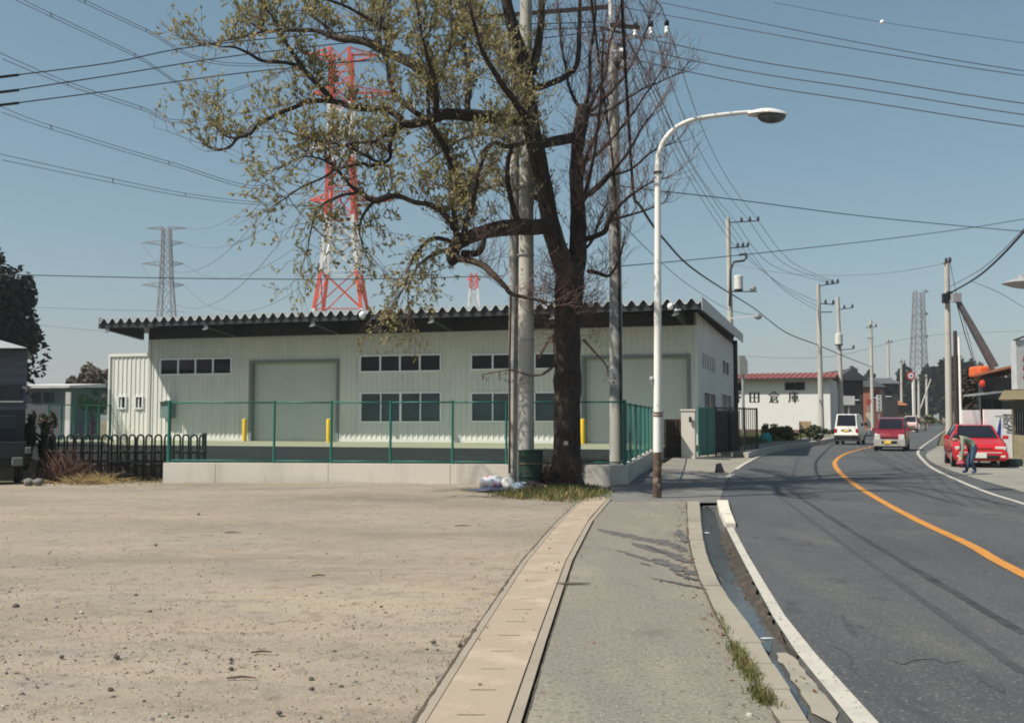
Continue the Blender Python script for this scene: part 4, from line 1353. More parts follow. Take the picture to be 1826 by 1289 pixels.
# long high limb C
add([(778, 168, -1.2, 14), (752, 128, -1.0, 17), (722, 108, -.8, 18), (692, 95, -.6, 18), (655, 76, -.4, 17), (622, 70, -.2, 16), (600, 68, -.1, 13), (565, 56, .1, 9), (530, 54, .2, 9), (492, 55, .3, 8), (470, 55, .4, 6), (440, 34, .5, 4), (420, 2, .6, 3), (400, -30, .7, 2)], 0.9, dens=1.2)
add([(600, 66, -.1, 9), (575, 42, .2, 7), (548, 20, .5, 5), (540, -20, .7, 4)], 1.0)
add([(690, 92, -.6, 9), (690, 60, -.3, 7), (694, 20, 0, 5), (700, -30, .2, 4)], 1.0)
add([(468, 53, .4, 6), (466, 30, .6, 4), (468, -10, .8, 3)], 1.0)
add([(478, 55, .3, 5), (448, 62, .1, 4), (418, 70, -.1, 4), (380, 78, -.3, 2)], 1.0, up=0.3)
# limb D, long and low to the far left
add([(716, 212, -2.3, 12), (690, 196, -2.2, 12), (660, 194, -2.2, 13), (630, 192, -2.1, 12), (600, 182, -2.0, 10), (572, 180, -2.0, 9), (545, 183, -2.0, 9), (522, 193, -2.1, 8), (495, 204, -2.2, 8), (462, 222, -2.4, 7), (445, 240, -2.5, 7), (425, 246, -2.6, 6), (410, 262, -2.7, 5), (385, 268, -2.8, 3), (365, 258, -2.9, 2)], 1.0, dens=1.1)
add([(592, 178, -2.0, 11), (570, 155, -2.1, 10), (545, 128, -2.2, 9), (525, 100, -2.3, 8), (505, 68, -2.3, 6), (496, 45, -2.4, 4), (470, 10, -2.5, 3)], 1.0)
add([(545, 126, -2.2, 7), (520, 114, -2.4, 7), (495, 111, -2.6, 7), (465, 108, -2.8, 6), (440, 94, -3.0, 5), (418, 85, -3.1, 4), (398, 84, -3.2, 3)], 1.0, up=0.3)
add([(428, 245, -2.6, 5), (408, 245, -2.4, 4), (390, 232, -2.2, 3), (372, 210, -2.1, 2)], 1.0)
add([(700, 60, -.4, 7), (650, 30, -.8, 6), (600, 5, -1.2, 5), (540, -10, -1.5, 3)], 1.0)
# lower great limb B with its cut head
add([(986, 402, -.2, 30), (955, 405, -.6, 31), (925, 405, -1.0, 31), (890, 408, -1.4, 30), (860, 415, -1.7, 26), (832, 425, -2.0, 26), (812, 440, -2.1, 26), (808, 462, -2.1, 25), (812, 470, -2.1, 16)], 0.3, dens=0.8)
add([(826, 452, -2.1, 14), (850, 452, -2.3, 12), (862, 438, -2.4, 10), (862, 420, -2.2, 10)], 0.2, dens=0.5)
add([(812, 462, -2.1, 12), (835, 464, -2.4, 12), (862, 474, -2.7, 12), (882, 492, -2.9, 12), (900, 510, -3.0, 9), (912, 524, -3.0, 8), (945, 532, -3.0, 6), (975, 540, -3.0, 5)], 0.0, dens=0.8)
add([(928, 402, -1.0, 13), (918, 380, -1.2, 12), (908, 340, -1.4, 10), (905, 300, -1.5, 9), (912, 262, -1.6, 9)], 0.2, dens=0.7)
add([(820, 425, -2.0, 13), (806, 400, -2.3, 11), (790, 378, -2.5, 10), (765, 365, -2.7, 9), (740, 361, -2.8, 9), (718, 352, -2.9, 9), (695, 350, -3.0, 11), (668, 358, -3.0, 11), (645, 346, -3.0, 9), (622, 328, -3.0, 6), (600, 300, -3.0, 5), (575, 285, -3.1, 4), (540, 280, -3.2, 3), (500, 300, -3.3, 2)], 1.0, dens=1.2, up=0.5)
add([(815, 428, -2.0, 12), (812, 395, -1.8, 11), (808, 365, -1.6, 8), (812, 330, -1.5, 6), (800, 290, -1.4, 4)], 1.0, dens=1.5)
add([(826, 420, -2.0, 11), (836, 385, -2.2, 11), (846, 350, -2.4, 10), (852, 310, -2.6, 8), (868, 270, -2.8, 6)], 0.9, dens=1.3)
add([(862, 272, -2.6, 8), (880, 255, -2.5, 8), (905, 262, -2.2, 9), (930, 255, -1.5, 10)], 0.5, dens=0.8)
add([(806, 432, -2.1, 9), (775, 425, -2.5, 8), (748, 445, -2.9, 6), (730, 475, -3.2, 4), (722, 510, -3.3, 3), (700, 545, -3.4, 2)], 0.8, up=-0.4)
add([(806, 445, -2.1, 7), (770, 455, -1.6, 6), (742, 480, -1.2, 4), (728, 520, -1.0, 3), (730, 555, -.8, 2)], 0.6, up=-0.4)
add([(670, 356, -3.0, 7), (650, 380, -3.0, 5), (640, 410, -3.1, 3), (648, 440, -3.1, 2)], 0.8, up=-0.2)
add([(640, 344, -3.0, 6), (605, 350, -2.7, 5), (570, 370, -2.4, 4), (555, 410, -2.2, 3), (548, 450, -2.1, 2)], 1.0, up=-0.2)
add([(600, 300, -3.0, 5), (575, 318, -3.4, 4), (535, 335, -3.7, 3), (500, 360, -3.9, 2)], 1.0, up=-0.1)
add([(700, 300, -2.4, 6), (665, 285, -2.8, 5), (620, 262, -3.1, 4), (560, 250, -3.4, 3), (510, 235, -3.6, 2)], 1.0)
# limbs that come forward and go back, giving the crown its depth
add([(950, 230, -.5, 18), (925, 190, -2.0, 14), (895, 150, -3.6, 10), (860, 90, -4.8, 7), (840, 20, -5.6, 4)], 0.8, dens=1.2)
add([(945, 160, -.5, 16), (905, 110, .8, 12), (860, 70, 2.2, 9), (800, 30, 3.4, 6), (750, -20, 4.2, 4)], 0.9, dens=1.3)
add([(960, 290, -.4, 16), (930, 270, 1.2, 12), (880, 240, 2.6, 9), (820, 250, 3.6, 6), (760, 290, 4.2, 4)], 0.9, dens=1.2)
add([(975, 360, -.3, 15), (935, 345, 1.2, 11), (890, 330, 2.5, 8), (840, 345, 3.4, 5), (780, 330, 4.0, 3)], 0.9, dens=1.3)
add([(1030, 330, .4, 12), (1050, 270, 1.8, 9), (1075, 210, 3.0, 6), (1100, 130, 4.0, 4), (1110, 60, 4.6, 3)], 0, dens=1.0)
add([(1030, 400, .2, 10), (1045, 340, -1.4, 8), (1062, 260, -2.6, 5), (1072, 160, -3.4, 4), (1076, 60, -4.0, 3)], 0, dens=1.0)

# twigs and leaves
twigs, twigs_r = MB(), MB()
leafv, leaff, leafm = [], [], []
rnd = random.Random(5)
def rv(): return Vector((rnd.gauss(0, 1), rnd.gauss(0, 1), rnd.gauss(0, 1))).normalized()
def put_leaf(p, d, size):
    s = d.cross(rv())
    if s.length < 1e-3: return
    s.normalize()
    o = len(leafv)
    L_ = size * rnd.uniform(0.7, 1.3); w = L_ * rnd.uniform(0.2, 0.32)
    nrm = d.cross(s)
    leafv.extend([p, p + d * L_ * 0.5 + s * w + nrm * L_ * 0.08, p + d * L_, p + d * L_ * 0.5 - s * w + nrm * L_ * 0.08])
    leaff.append((o, o + 1, o + 2, o + 3))
    leafm.append(rnd.choice((0, 0, 1, 1, 2)))
def twig(p, d, L_, r, leaf, depth, mbx, up):
    segs = 3 if depth == 0 else 2
    pts = [p]; rad = [r]
    q = p.copy(); dd = d.copy()
    for k in range(segs):
        dd = (dd + rv() * 0.24 + Vector((0, 0, 0.26 * up))).normalized()
        q = q + dd * (L_ / segs)
        pts.append(q.copy()); rad.append(max(0.0032, r * (1 - (k + 1) / segs * 0.7)))
    mbx.tube(pts, rad, 3, cap=False)
    if depth < 2:
        nsub = rnd.choice((2, 3, 3, 4)) if depth == 0 else rnd.choice((1, 2, 2))
        for k in range(nsub):
            t = rnd.uniform(0.25, 1.0) * segs
            i = min(segs - 1, int(t)); a = pts[i].lerp(pts[i + 1], t - i)
            sd = (dd * 0.7 + rv() * 0.75 + Vector((0, 0, 0.25 * up))).normalized()
            twig(a, sd, L_ * rnd.uniform(0.38, 0.62), r * 0.6, leaf, depth + 1, mbx, up)
    if leaf > 0 and depth >= 1:
        for k in range(rnd.choice((2, 3, 4) if depth == 1 else (3, 4, 5, 6))):
            if rnd.random() > leaf * 0.9: continue
            t = rnd.uniform(0.35, 1.0) * segs
            i = min(segs - 1, int(t)); a = pts[i].lerp(pts[i + 1], t - i)
            put_leaf(a, (dd * 0.9 + rv() * 0.6 + Vector((0, 0, 0.15))).normalized(), 0.088)
for P, rad, leaf, up, dens, reach, bare in LIMBS:
    for i in range(len(P) - 1):
        seg = P[i + 1] - P[i]
        L_ = seg.length
        thin = 1.0 if rad[i] < 0.10 else 0.45
        nsh = L_ * 12.5 * dens * thin
        nsh = int(nsh) + (1 if rnd.random() < nsh - int(nsh) else 0)
        tdir = seg.normalized()
        for k in range(nsh):
            p = P[i].lerp(P[i + 1], rnd.random())
            if p.z < 2.6: continue
            d = (rv() * 0.8 + tdir * 0.35 + Vector((0, 0, up))).normalized()
            Lt = rnd.uniform(0.35, 1.15) * (0.8 if leaf > 0.5 else 0.95) * reach
            twig(p + d * rad[i] * 0.6, d, Lt, rnd.uniform(0.007, 0.012), leaf, 0, twigs_r if leaf == 0 else twigs, up)
    if rad[-1] < 0.06:
        for k in range(4):
            d = ((P[-1] - P[-2]).normalized() + rv() * 0.45).normalized()
            twig(P[-1], d, rnd.uniform(0.5, 1.1) * reach, 0.009, leaf, 0, twigs_r if leaf == 0 else twigs, up)
build('twigs', twigs, TWIG, parent=tree, kind='stuff')
build('bare_twigs', twigs_r, TWIG_RED, parent=tree, kind='stuff')
mb = MB(); mb.v = [tuple(v) for v in leafv]; mb.f = leaff; mb.mi = leafm
LEAFS = [M_leaf('leaf_olive', (0.29, 0.27, 0.125), (0.40, 0.375, 0.19)), M_leaf('leaf_tan', (0.37, 0.30, 0.15), (0.48, 0.40, 0.21)), M_leaf('leaf_green', (0.21, 0.21, 0.085), (0.31, 0.30, 0.14))]
build('leaves', mb, LEAFS, parent=tree, kind='stuff')
# suckers with dead reddish leaves round the trunk
sv = MB(); dv, df = [], []
rnd.seed(9)
leafv, leaff, leafm = [], [], []
for k in range(150):
    z = rnd.choice((rnd.uniform(3.3, 5.2), rnd.uniform(3.8, 4.7)))
    a = rnd.uniform(0, 2 * math.pi)
    c = tp(1012, 600); c = Vector((c.x + 0.33 * math.cos(a), TY + 0.33 * math.sin(a), z))
    d = (Vector((math.cos(a), math.sin(a), 0)) * rnd.uniform(0.5, 1.2) + Vector((0, 0, rnd.uniform(-0.2, 0.9)))).normalized()
    twig(c, d, rnd.uniform(0.4, 1.0), 0.007, 0.0, 0, sv, 0.3)
    for j in range(3):
        put_leaf(c + d * rnd.uniform(0.1, 0.8) + rv() * 0.12, rv(), 0.07)
# a dangling reddish branch across the upper window band
for pts in ([(985, 655), (965, 668), (940, 668), (915, 660), (890, 662), (860, 668)], [(960, 640), (975, 612), (985, 600), (990, 590)], [(1040, 605), (1058, 625), (1080, 650), (1085, 672)]):
    P = catmull([at(a, b, TY - 0.3) for a, b in pts], 4)
    sv.tube(P, [0.035 - 0.028 * i / len(P) for i in range(len(P))], 5)
    for p in P[8:]:
        for j in range(4):
            put_leaf(p + rv() * 0.13 + Vector((0, 0, -0.12)), rv(), 0.08)
for k in range(150):     # dead leaves and suckers at the foot
    a = rnd.uniform(0, 2 * math.pi)
    c = Vector((base.x - 0.22 + 0.36 * math.cos(a), TY - 0.28 + 0.3 * math.sin(a), 0.02))
    d = (Vector((math.cos(a) * 0.3, math.sin(a) * 0.3 - 0.15, 1)) + rv() * 0.2).normalized()
    twig(c, d, rnd.uniform(0.2, 0.7), 0.006, 0.0, 0, sv, 0.2)
    for j in range(3):
        put_leaf(c + d * rnd.uniform(0.05, 0.6) + rv() * 0.1, rv(), 0.075)
build('suckers', sv, TWIG_RED, parent=tree, kind='stuff')
mb = MB(); mb.v = [tuple(v) for v in leafv]; mb.f = leaff; mb.mi = [0] * len(leaff)
build('dead_leaves', mb, M_leaf('leaf_dead', (0.16, 0.075, 0.045), (0.28, 0.14, 0.08)), parent=tree, kind='stuff')
mb = MB(); q = tp(1009, 790, -0.42); mb.tube([q, q + Vector((0, -0.03, 0))], 0.055, 10)
build('cut_scar', mb, M('cut_wood', (0.42, 0.38, 0.33), rough=0.9), parent=tree)

# ================================================================== PYLONS
def pylon(label, px, Y, prof, bands, arms, mats, r, group=None):
    """prof: list of (py, half width px); arms: (py, left px, right px, rise px)"""
    b = at(px, 745, Y); b.z = 0
    o = thing('power_pylon', label, 'pylon', b, group)
    sc = Y / FPX
    def hw(py):
        for (y0, w0), (y1, w1) in zip(prof[:-1], prof[1:]):
            if y1 <= py <= y0:
                return (w0 + (w1 - w0) * (py - y0) / (y1 - y0)) * sc
        return prof[-1][1] * sc
    def corner(py, k):
        h = hw(py)
        s = ((-1, -1), (1, -1), (1, 1), (-1, 1))[k]
        c = at(px, py, Y)
        return Vector((c.x + s[0] * h, Y + s[1] * h, c.z))
    for i in range(len(bands) - 1):
        y0, y1 = bands[i][0], bands[i + 1][0]
        m = mats[bands[i][1]]
        mb = MB()
        for k in range(4):
            mb.bar(corner(y0, k), corner(y1, k), r * 3.0)
            k2 = (k + 1) % 4
            n = bands[i][2]
            for j in range(n):
                a, c = y0 + (y1 - y0) * j / n, y0 + (y1 - y0) * (j + 1) / n
                mb.bar(corner(a, k), corner(c, k2), r)
                mb.bar(corner(a, k2), corner(c, k), r)
                mb.bar(corner(a, k), corner(a, k2), r)
        build('lattice_section', mb, m, parent=o)
    tips = []
    for (py, xl, xr, rise, mi) in arms:
        for s, xe in ((-1, xl), (1, xr)):
            tip = at(xe, py - rise * 0.0, Y)
            mb = MB()
            ks = (0, 3) if s < 0 else (1, 2)
            for k in ks:
                mb.bar(corner(py + abs(rise) * 0.5, k), tip, r * 1.3)
                mb.bar(corner(py - abs(rise) * 0.5, k), tip, r)
            for t in (0.3, 0.6):
                mb.bar(corner(py + abs(rise) * 0.5, ks[0]).lerp(tip, t), corner(py - abs(rise) * 0.5, ks[0]).lerp(tip, t), r)
                mb.bar(corner(py + abs(rise) * 0.5, ks[0]).lerp(tip, t), corner(py - abs(rise) * 0.5, ks[0]).lerp(tip, min(1, t + 0.3)), r)
            build('cross_arm', mb, mats[mi], parent=o)
            tips.append(tip)
    return o, tips
RY = 162.0
pyl, rtips = pylon('red and white banded lattice pylon rising behind the depot roof and tree', 609, RY,
    [(760, 66), (550, 41), (485, 31), (400, 24), (200, 19), (85, 17)],
    [(760, 1, 3), (555, 0, 1), (487, 1, 1), (430, 1, 1), (388, 0, 2), (285, 1, 3), (187, 0, 3), (90, 0, 1)],
    [(98, 545, 672, 14, 0), (166, 558, 706, 14, 0), (262, 550, 700, 14, 1), (357, 553, 698, 14, 0)], [REDP, PWHITE], 0.17)
mb = MB()
pg_, gtips = pylon('grey lattice pylon far behind the left half of the depot', 297, 330,
    [(760, 26), (560, 12), (500, 9), (405, 6)], [(760, 0, 3), (600, 0, 3), (507, 0, 3), (470, 0, 3), (432, 0, 2), (406, 0, 1)],
    [(407, 260, 334, 5, 0), (433, 252, 328, 8, 0), (470, 252, 328, 8, 0), (508, 251, 328, 8, 0)], [GREYST], 0.13)
pylon('grey lattice pylon far off above the road at the right', 1638, 330,
    [(760, 17), (650, 11), (560, 8), (518, 7)], [(760, 0, 4), (650, 0, 4), (600, 0, 3), (560, 0, 3), (520, 0, 1)],
    [(520, 1631, 1656, 6, 0), (560, 1626, 1655, 8, 0), (600, 1626, 1655, 8, 0)], [GREYST], 0.13)
pylon('small far red and white pylon just above the depot roof below the branches', 845, 420,
    [(760, 18), (550, 10), (490, 5)], [(760, 1, 3), (552, 1, 2), (515, 0, 2), (488, 0, 1)], [(498, 833, 857, 5, 0)], [REDP, PWHITE], 0.25)

# ================================================================== OVERHEAD LINES
def wire(name, label, pts, r, mat=WIRE, group=None, n=4, per=5, cat='cable'):
    """pts: (px, py, Y)"""
    P = catmull([at(a, b, c) for a, b, c in pts], per)
    o0 = P[0]
    mb = MB(); mb.tube(P, r, n)
    return build(name, mb, mat, org=o0, label=label, cat=cat, group=group)
# three lines from the pole behind the tree to the right
gr = 'lines running from the stained pole to the right edge'
for (y0, y1, y2, lab) in ((62, 141, 185, 'uppermost of three dark lines running right above the street lamp'), (84, 161, 205, 'middle of three dark lines running right above the street lamp'), (105, 183, 226, 'lowest of three dark lines running right above the street lamp')):
    wire('power_line', lab, [(1085, y0 - 8, PY3), (1121, y0, PY3 - 0.1), (1330, (y0 + y1) / 2 + 5, 24.4), (1550, y1, 23.4), (1826, y2, 22.2), (2150, y2 + 40, 21)], 0.0135, WIRE, gr)
    wire('line_clamp', lab.replace('dark lines running right above the street lamp', 'thick line sleeves beside the stained pole'), [(1070, y0 - 12, PY3 - .02), (1095, y0 - 6, PY3 - .02), (1117, y0 - 1, PY3 - .02)], 0.04, CABLE, 'line sleeves')
wire('power_line', 'upper of two thin lines crossing the sky at top right', [(1140, -8, 30), (1170, 3, 30), (1550, 80, 28), (1826, 127, 27), (2100, 160, 26)], 0.013)
wire('power_line', 'lower of two thin lines crossing the sky at top right', [(1080, 8, 30), (1190, 28, 30), (1550, 92, 28), (1826, 135, 27), (2100, 168, 26)], 0.013)
wire('power_line', 'faint high line with a marker ball at top right', [(1380, 5, 60), (1572, 40, 58), (1826, 77, 56), (2000, 98, 55)], 0.017)
q = at(1573, 40, 58); mb = MB(); mb.blob(q, (0.13, 0.13, 0.13), 8, 6, jit=0); build('marker_ball', mb, CERAM, org=q, label='small pale marker ball on the faint high line', cat='marker ball')
# three lines over the insulators, down to the tall pole behind the depot
for k, (xa, ya, xb, yb, lab) in enumerate(((1133, 46, 1313, 396, 'leftmost of three lines dropping steeply from the white insulators'), (1161, 43, 1335, 393, 'middle of three lines dropping steeply from the white insulators'), (1189, 40, 1350, 391, 'rightmost of three lines dropping steeply from the white insulators'))):
    wire('power_line', lab, [(xa - 95 + k * 12, -190, 15), (xa - 25 + k * 2, -5, 20.5), (xa, ya, PY3), (xa + (xb - xa) * 0.36, ya + (yb - ya) * 0.50, 38), (xa + (xb - xa) * 0.68, ya + (yb - ya) * 0.80, 52), (xb, yb, 72)], 0.014, WIRE, 'lines dropping from the insulators')
    wire('power_line', lab.replace('dropping steeply from the white insulators', 'sagging on from the transformer pole to the next pole'), [(xb, yb, 72), (xb + 60, yb + 75, 73), (1480 + k * 8, 505, 75.8)], 0.018, WIRE_FAR, 'lines sagging between the two far poles')
for k, (xa, lab) in enumerate(((1168, 'leftmost of three low lines crossing behind the street lamp arm'), (1178, 'middle of three low lines crossing behind the street lamp arm'), (1187, 'rightmost of three low lines crossing behind the street lamp arm'))):
    wire('power_line', lab, [(1100, 20 + k * 8, PY3), (xa, 190 + k * 2, 31), (xa + 55, 310, 45), (1313 + k * 10, 442, 71.8), (1390, 505 + k * 3, 74), (1462, 540 + k * 8, 76)], 0.015, WIRE, 'low lines to the transformer pole')
# heavy black cables
wire('heavy_cable', 'thick black cable falling from the top of the picture and bending off to the right', [(1100, -260, 15), (1109, 0, 19.5), (1120, 200, 22.5), (1130, 345, 24.5), (1142, 368, 25.0), (1185, 428, 30), (1250, 490, 40), (1345, 550, 71), (1400, 592, 73), (1458, 615, 76), (1500, 633, 88), (1556, 655, 112)], [0.038] * 1 + [0.038] * 20 + [0.036] * 35, CABLE, per=5, n=6)
wire('heavy_cable', 'thick black cable running down past the trunk to the stained pole', [(1040, -150, 16), (1057, 20, 20), (1078, 180, 23), (1092, 280, 24.9), (1096, 330, 25.15)], 0.03, CABLE, n=6)
wire('power_line', 'thin line sloping from the trunk past the lamp post toward the warehouse', [(1064, 358, 24.8), (1110, 400, 25.2), (1165, 455, 31), (1230, 510, 42), (1300, 552, 60), (1345, 562, 71)], 0.014, CABLE)
wire('power_line', 'long line crossing behind the lamp post and falling gently to the right edge', [(1100, 330, PY3), (1135, 336, 26), (1310, 356, 30), (1550, 387, 34), (1826, 413, 38), (2000, 425, 40)], 0.017, WIRE)
wire('power_line', 'long line rising gently to the right edge below the falling one', [(1105, 474, PY3), (1140, 472, 26), (1310, 456, 30), (1550, 430, 34), (1720, 408, 37), (1826, 391, 39), (2000, 365, 42)], 0.017, WIRE)
wire('power_line', 'fine sagging line between the transformer pole and the right hand pole', [(1302, 470, 71.7), (1380, 485, 69), (1458, 491, 67), (1545, 490, 65), (1620, 482, 63), (1688, 469, 62)], 0.02, WIRE_FAR)
wire('heavy_cable', 'thick dark cable rising from the right hand pole to the right edge', [(1690, 525, 62), (1740, 496, 56), (1780, 462, 50), (1826, 413, 44), (1880, 350, 40)], 0.055, CABLE, n=6)
wire('power_line', 'thin line beside the thick cable right of the right hand pole', [(1692, 512, 62), (1745, 483, 56), (1785, 450, 50), (1826, 408, 44)], 0.02, WIRE)
wire('power_line', 'thin service line branching down from the thick cable to the right edge', [(1731, 501, 57), (1780, 521, 54), (1826, 548, 50), (1900, 590, 46)], 0.015, WIRE)
wire('guy_wire', 'thin stay wire slanting from the right hand pole to the ground', [(1694, 468, 62), (1706, 525, 61.9), (1742, 660, 61.5), (1748, 745, 61)], 0.022, WIRE_FAR)
# left: three lines with dark sleeves
for k, (ya, xb, yb, yc, lab) in enumerate(((138, 360, 82, 40, 'uppermost of three sleeved lines entering at the left edge'), (165, 420, 100, 48, 'middle of three sleeved lines entering at the left edge'), (188, 420, 132, 55, 'lowest of three sleeved lines entering at the left edge'))):
    wire('power_line', lab, [(-160, ya + 22, 20), (0, ya, 20.5), (200, (ya + yb) / 2 + 2, 21.3), (xb, yb, 22), (700, yb - 30, 23), (1075, yc, PY3)], 0.014, WIRE, 'sleeved lines at the left')
    wire('line_sleeve', lab.replace('sleeved lines entering at the left edge', 'dark sleeves on the lines at the left edge'), [(-15, ya + 2, 20.4), (8, ya - 1, 20.5), (34, ya - 4, 20.6)], 0.032, CABLE, 'dark line sleeves')
wire('power_line', 'straight dark line running low across the sky just above the depot roof', [(-100, 489, 34), (20, 490, 34), (300, 496, 34), (620, 498, 34), (900, 492, 34)], 0.02, WIRE)
# conductors of the red pylon: twin bundles coming in from the left
bund = [(rtips[0], [(380, 166), (240, 96), (90, 24), (-40, -40)], 'topmost twin conductor slanting down from the upper left to the red pylon'),
        (rtips[1], [(400, 112), (260, 52), (150, 0), (60, -45)], 'steep twin conductor near the top left heading for the red pylon'),
        (rtips[2], [(340, 214), (250, 190), (120, 146), (0, 95)], 'second twin conductor slanting down from the left edge to the red pylon'),
        (rtips[4], [(470, 331), (300, 288), (90, 224), (0, 190)], 'third twin conductor slanting down from the left edge to the red pylon'),
        (rtips[6], [(440, 359), (330, 345), (200, 319), (0, 275)], 'lowest twin conductor slanting down from the left edge to the red pylon')]
for tip, pts, lab in bund:
    o = thing('twin_conductor', lab, 'cable', at(pts[0][0], pts[0][1], 130), 'twin conductors of the red pylon')
    for dz in (0, 0.38):
        P = [tip + Vector((0, 0, -1.0 - dz * 0.2))]
        Ys = [135, 112, 88, 62]
        P += [at(a, b, Yq) + Vector((0.15 * (dz > 0), 0, -dz)) for (a, b), Yq in zip(pts, Ys)]
        mb = MB(); mb.tube(catmull(P, 6), [0.06 - 0.035 * i / 24 for i in range(25)], 4)
        cc = build('conductor', mb, WIRE_FAR, parent=o)
    for (a, b), Yq in zip(pts[1:3], (112, 88)):
        p = at(a, b, Yq)
        mb = MB(); mb.bar(p + Vector((0, 0, 0.05)), p + Vector((0.15, 0, -0.42)), 0.07); build('spacer', mb, WIRE, parent=o)
for i, (rt, gt) in enumerate(((rtips[1], gtips[1]), (rtips[3], gtips[3]), (rtips[5], gtips[5]), (rtips[7], gtips[7]), (rtips[4], gtips[2]), (rtips[6], gtips[4]))):
    P = []
    for k in range(13):
        t = k / 12
        p = rt.lerp(gt, t)
        p.z -= (9.0 + 1.5 * i) * 4 * t * (1 - t)
        P.append(p)
    mb = MB(); mb.tube(P, [0.055 + 0.03 * k / 12 for k in range(13)], 4)
    build('conductor', mb, WIRE_FAR, org=P[0], label='faint sagging conductor strung from the red pylon to the grey pylon', cat='cable', group='conductors between the two pylons')
for y0, y1, lab in ((548, 552, 'faintest distant line low in the sky left of the depot roof'), (578, 590, 'faint distant line below the depot eave at the left')):
    wire('power_line', lab, [(-60, y0 - 2, 260), (50, y0, 260), (180, y1, 260), (330, y1 + 4, 260)], 0.06, WIRE_FAR)
wire('power_line', 'faint distant line passing above the warehouse roof ridge', [(1310, 634, 200), (1480, 636, 200), (1640, 600, 250), (1826, 590, 250)], 0.05, WIRE_FAR)

# ================================================================== LEFT BACKGROUND
def leaf_cloud(name, parent, center, radii, n, size, mats, seed, shape='ellipsoid', hollow=0.5, clumps=0):
    r_ = random.Random(seed)
    V, F, Mi = [], [], []
    cl = []
    for k in range(clumps):
        th, ph = r_.uniform(0, 6.283), math.acos(r_.uniform(-0.9, 1))
        rr_ = r_.uniform(0.5, 0.95)
        cl.append((rr_ * math.sin(ph) * math.cos(th), rr_ * math.sin(ph) * math.sin(th), rr_ * math.cos(ph), r_.uniform(0.16, 0.36)))
    for k in range(n):
        if cl:
            c = r_.choice(cl)
            v = Vector((r_.gauss(0, 1), r_.gauss(0, 1), r_.gauss(0, 1))).normalized() * c[3] * r_.uniform(0.6, 1.05)
            p = Vector((c[0] + v.x, c[1] + v.y, c[2] + v.z))
        else:
            v = Vector((r_.gauss(0, 1), r_.gauss(0, 1), r_.gauss(0, 1))).normalized()
            p = v * (r_.uniform(hollow, 1) ** 0.5)
        if shape == 'cone':
            t = (p.z + 1) / 2
            f = (1 - t) * 1.0 + 0.08
            f *= 1 + 0.25 * math.sin(t * 22 + math.atan2(p.y, p.x) * 2)
            p.x *= f; p.y *= f
        P = Vector((center[0] + p.x * radii[0], center[1] + p.y * radii[1], center[2] + p.z * radii[2]))
        a = Vector((r_.gauss(0, 1), r_.gauss(0, 1), r_.gauss(0, 0.6))).normalized(); b = a.orthogonal().normalized()
        s = size * r_.uniform(0.6, 1.4)
        o = len(V)
        V += [P + a * s, P + b * s * 0.55, P - a * s, P - b * s * 0.55]
        F.append((o, o + 1, o + 2, o + 3)); Mi.append(r_.randrange(len(mats)))
    mb = MB(); mb.v = [tuple(v) for v in V]; mb.f = F; mb.mi = Mi
    return build(name, mb, mats, parent=parent, kind='stuff')
CON = [M_leaf('conifer_a', (0.022, 0.034, 0.022), (0.035, 0.05, 0.03), 0.15), M_leaf('conifer_b', (0.014, 0.022, 0.016), (0.03, 0.04, 0.028), 0.15)]
SHR = [M_leaf('shrub_a', (0.04, 0.055, 0.022), (0.07, 0.085, 0.035), 0.2), M_leaf('shrub_b', (0.025, 0.04, 0.018), (0.045, 0.06, 0.03), 0.2)]
BRN = [M_leaf('brown_a', (0.11, 0.08, 0.06), (0.16, 0.12, 0.09), 0.2), M_leaf('brown_b', (0.07, 0.055, 0.045), (0.11, 0.085, 0.065), 0.2)]
GRA = [M_leaf('grass_a', (0.09, 0.13, 0.03), (0.15, 0.19, 0.055), 0.3), M_leaf('grass_b', (0.17, 0.16, 0.06), (0.25, 0.22, 0.10), 0.3), M_leaf('grass_c', (0.06, 0.10, 0.025), (0.10, 0.14, 0.04), 0.3)]
def tree_thing(name, label, px, Y, py_top, w_px, mats, seed, n=2500, shape='ellipsoid', size=0.28, group=None, py_bot=None, clumps=26, cat='tree'):
    b = at(px, 745, Y); b.z = -0.1
    top = at(px, py_top, Y).z
    w = w_px * Y / FPX / 2
    o = thing(name, label, cat, b, group)
    mb = MB()
    mb.tube([b, b + Vector((0.1, 0, top * 0.45)), b + Vector((0.0, 0, top * 0.9))], [max(0.12, top * 0.028), max(0.08, top * 0.02), 0.03], 7)
    for k in range(5):
        a = k * 1.3; z = top * (0.35 + 0.09 * k)
        mb.tube([b + Vector((0.05, 0, z)), b + Vector((math.cos(a) * w * 0.7, math.sin(a) * w * 0.7, z + top * 0.14))], [max(0.05, top * 0.010), 0.02], 5)
    build('trunk', mb, BARK, parent=o)
    zb = at(px, py_bot, Y).z if py_bot else top * 0.18
    leaf_cloud('crown', o, (b.x, b.y, (zb + top) / 2), (w, w, (top - zb) / 2), n, size, mats, seed, shape, clumps=clumps)
    return o
tree_thing('conifer', 'tall dark conifer at the left edge behind the grey house', -14, 62, 462, 146, CON, 21, n=11000, size=0.22, py_bot=742, clumps=120)
tree_thing('bare_tree', 'brownish leafless bushy tree left of the cream annex', 172, 82, 648, 72, BRN, 22, n=3600, size=0.16, py_bot=735)
tree_thing('bare_tree', 'smaller dark scrubby tree beside the brownish one left of the annex', 138, 86, 664, 46, BRN + SHR, 27, n=1500, size=0.18, py_bot=735)
tree_thing('shrub', 'round dark green shrub in front of the brownish tree', 162, 62, 696, 50, SHR, 23, n=2400, size=0.15, py_bot=740, clumps=14, cat='shrub')

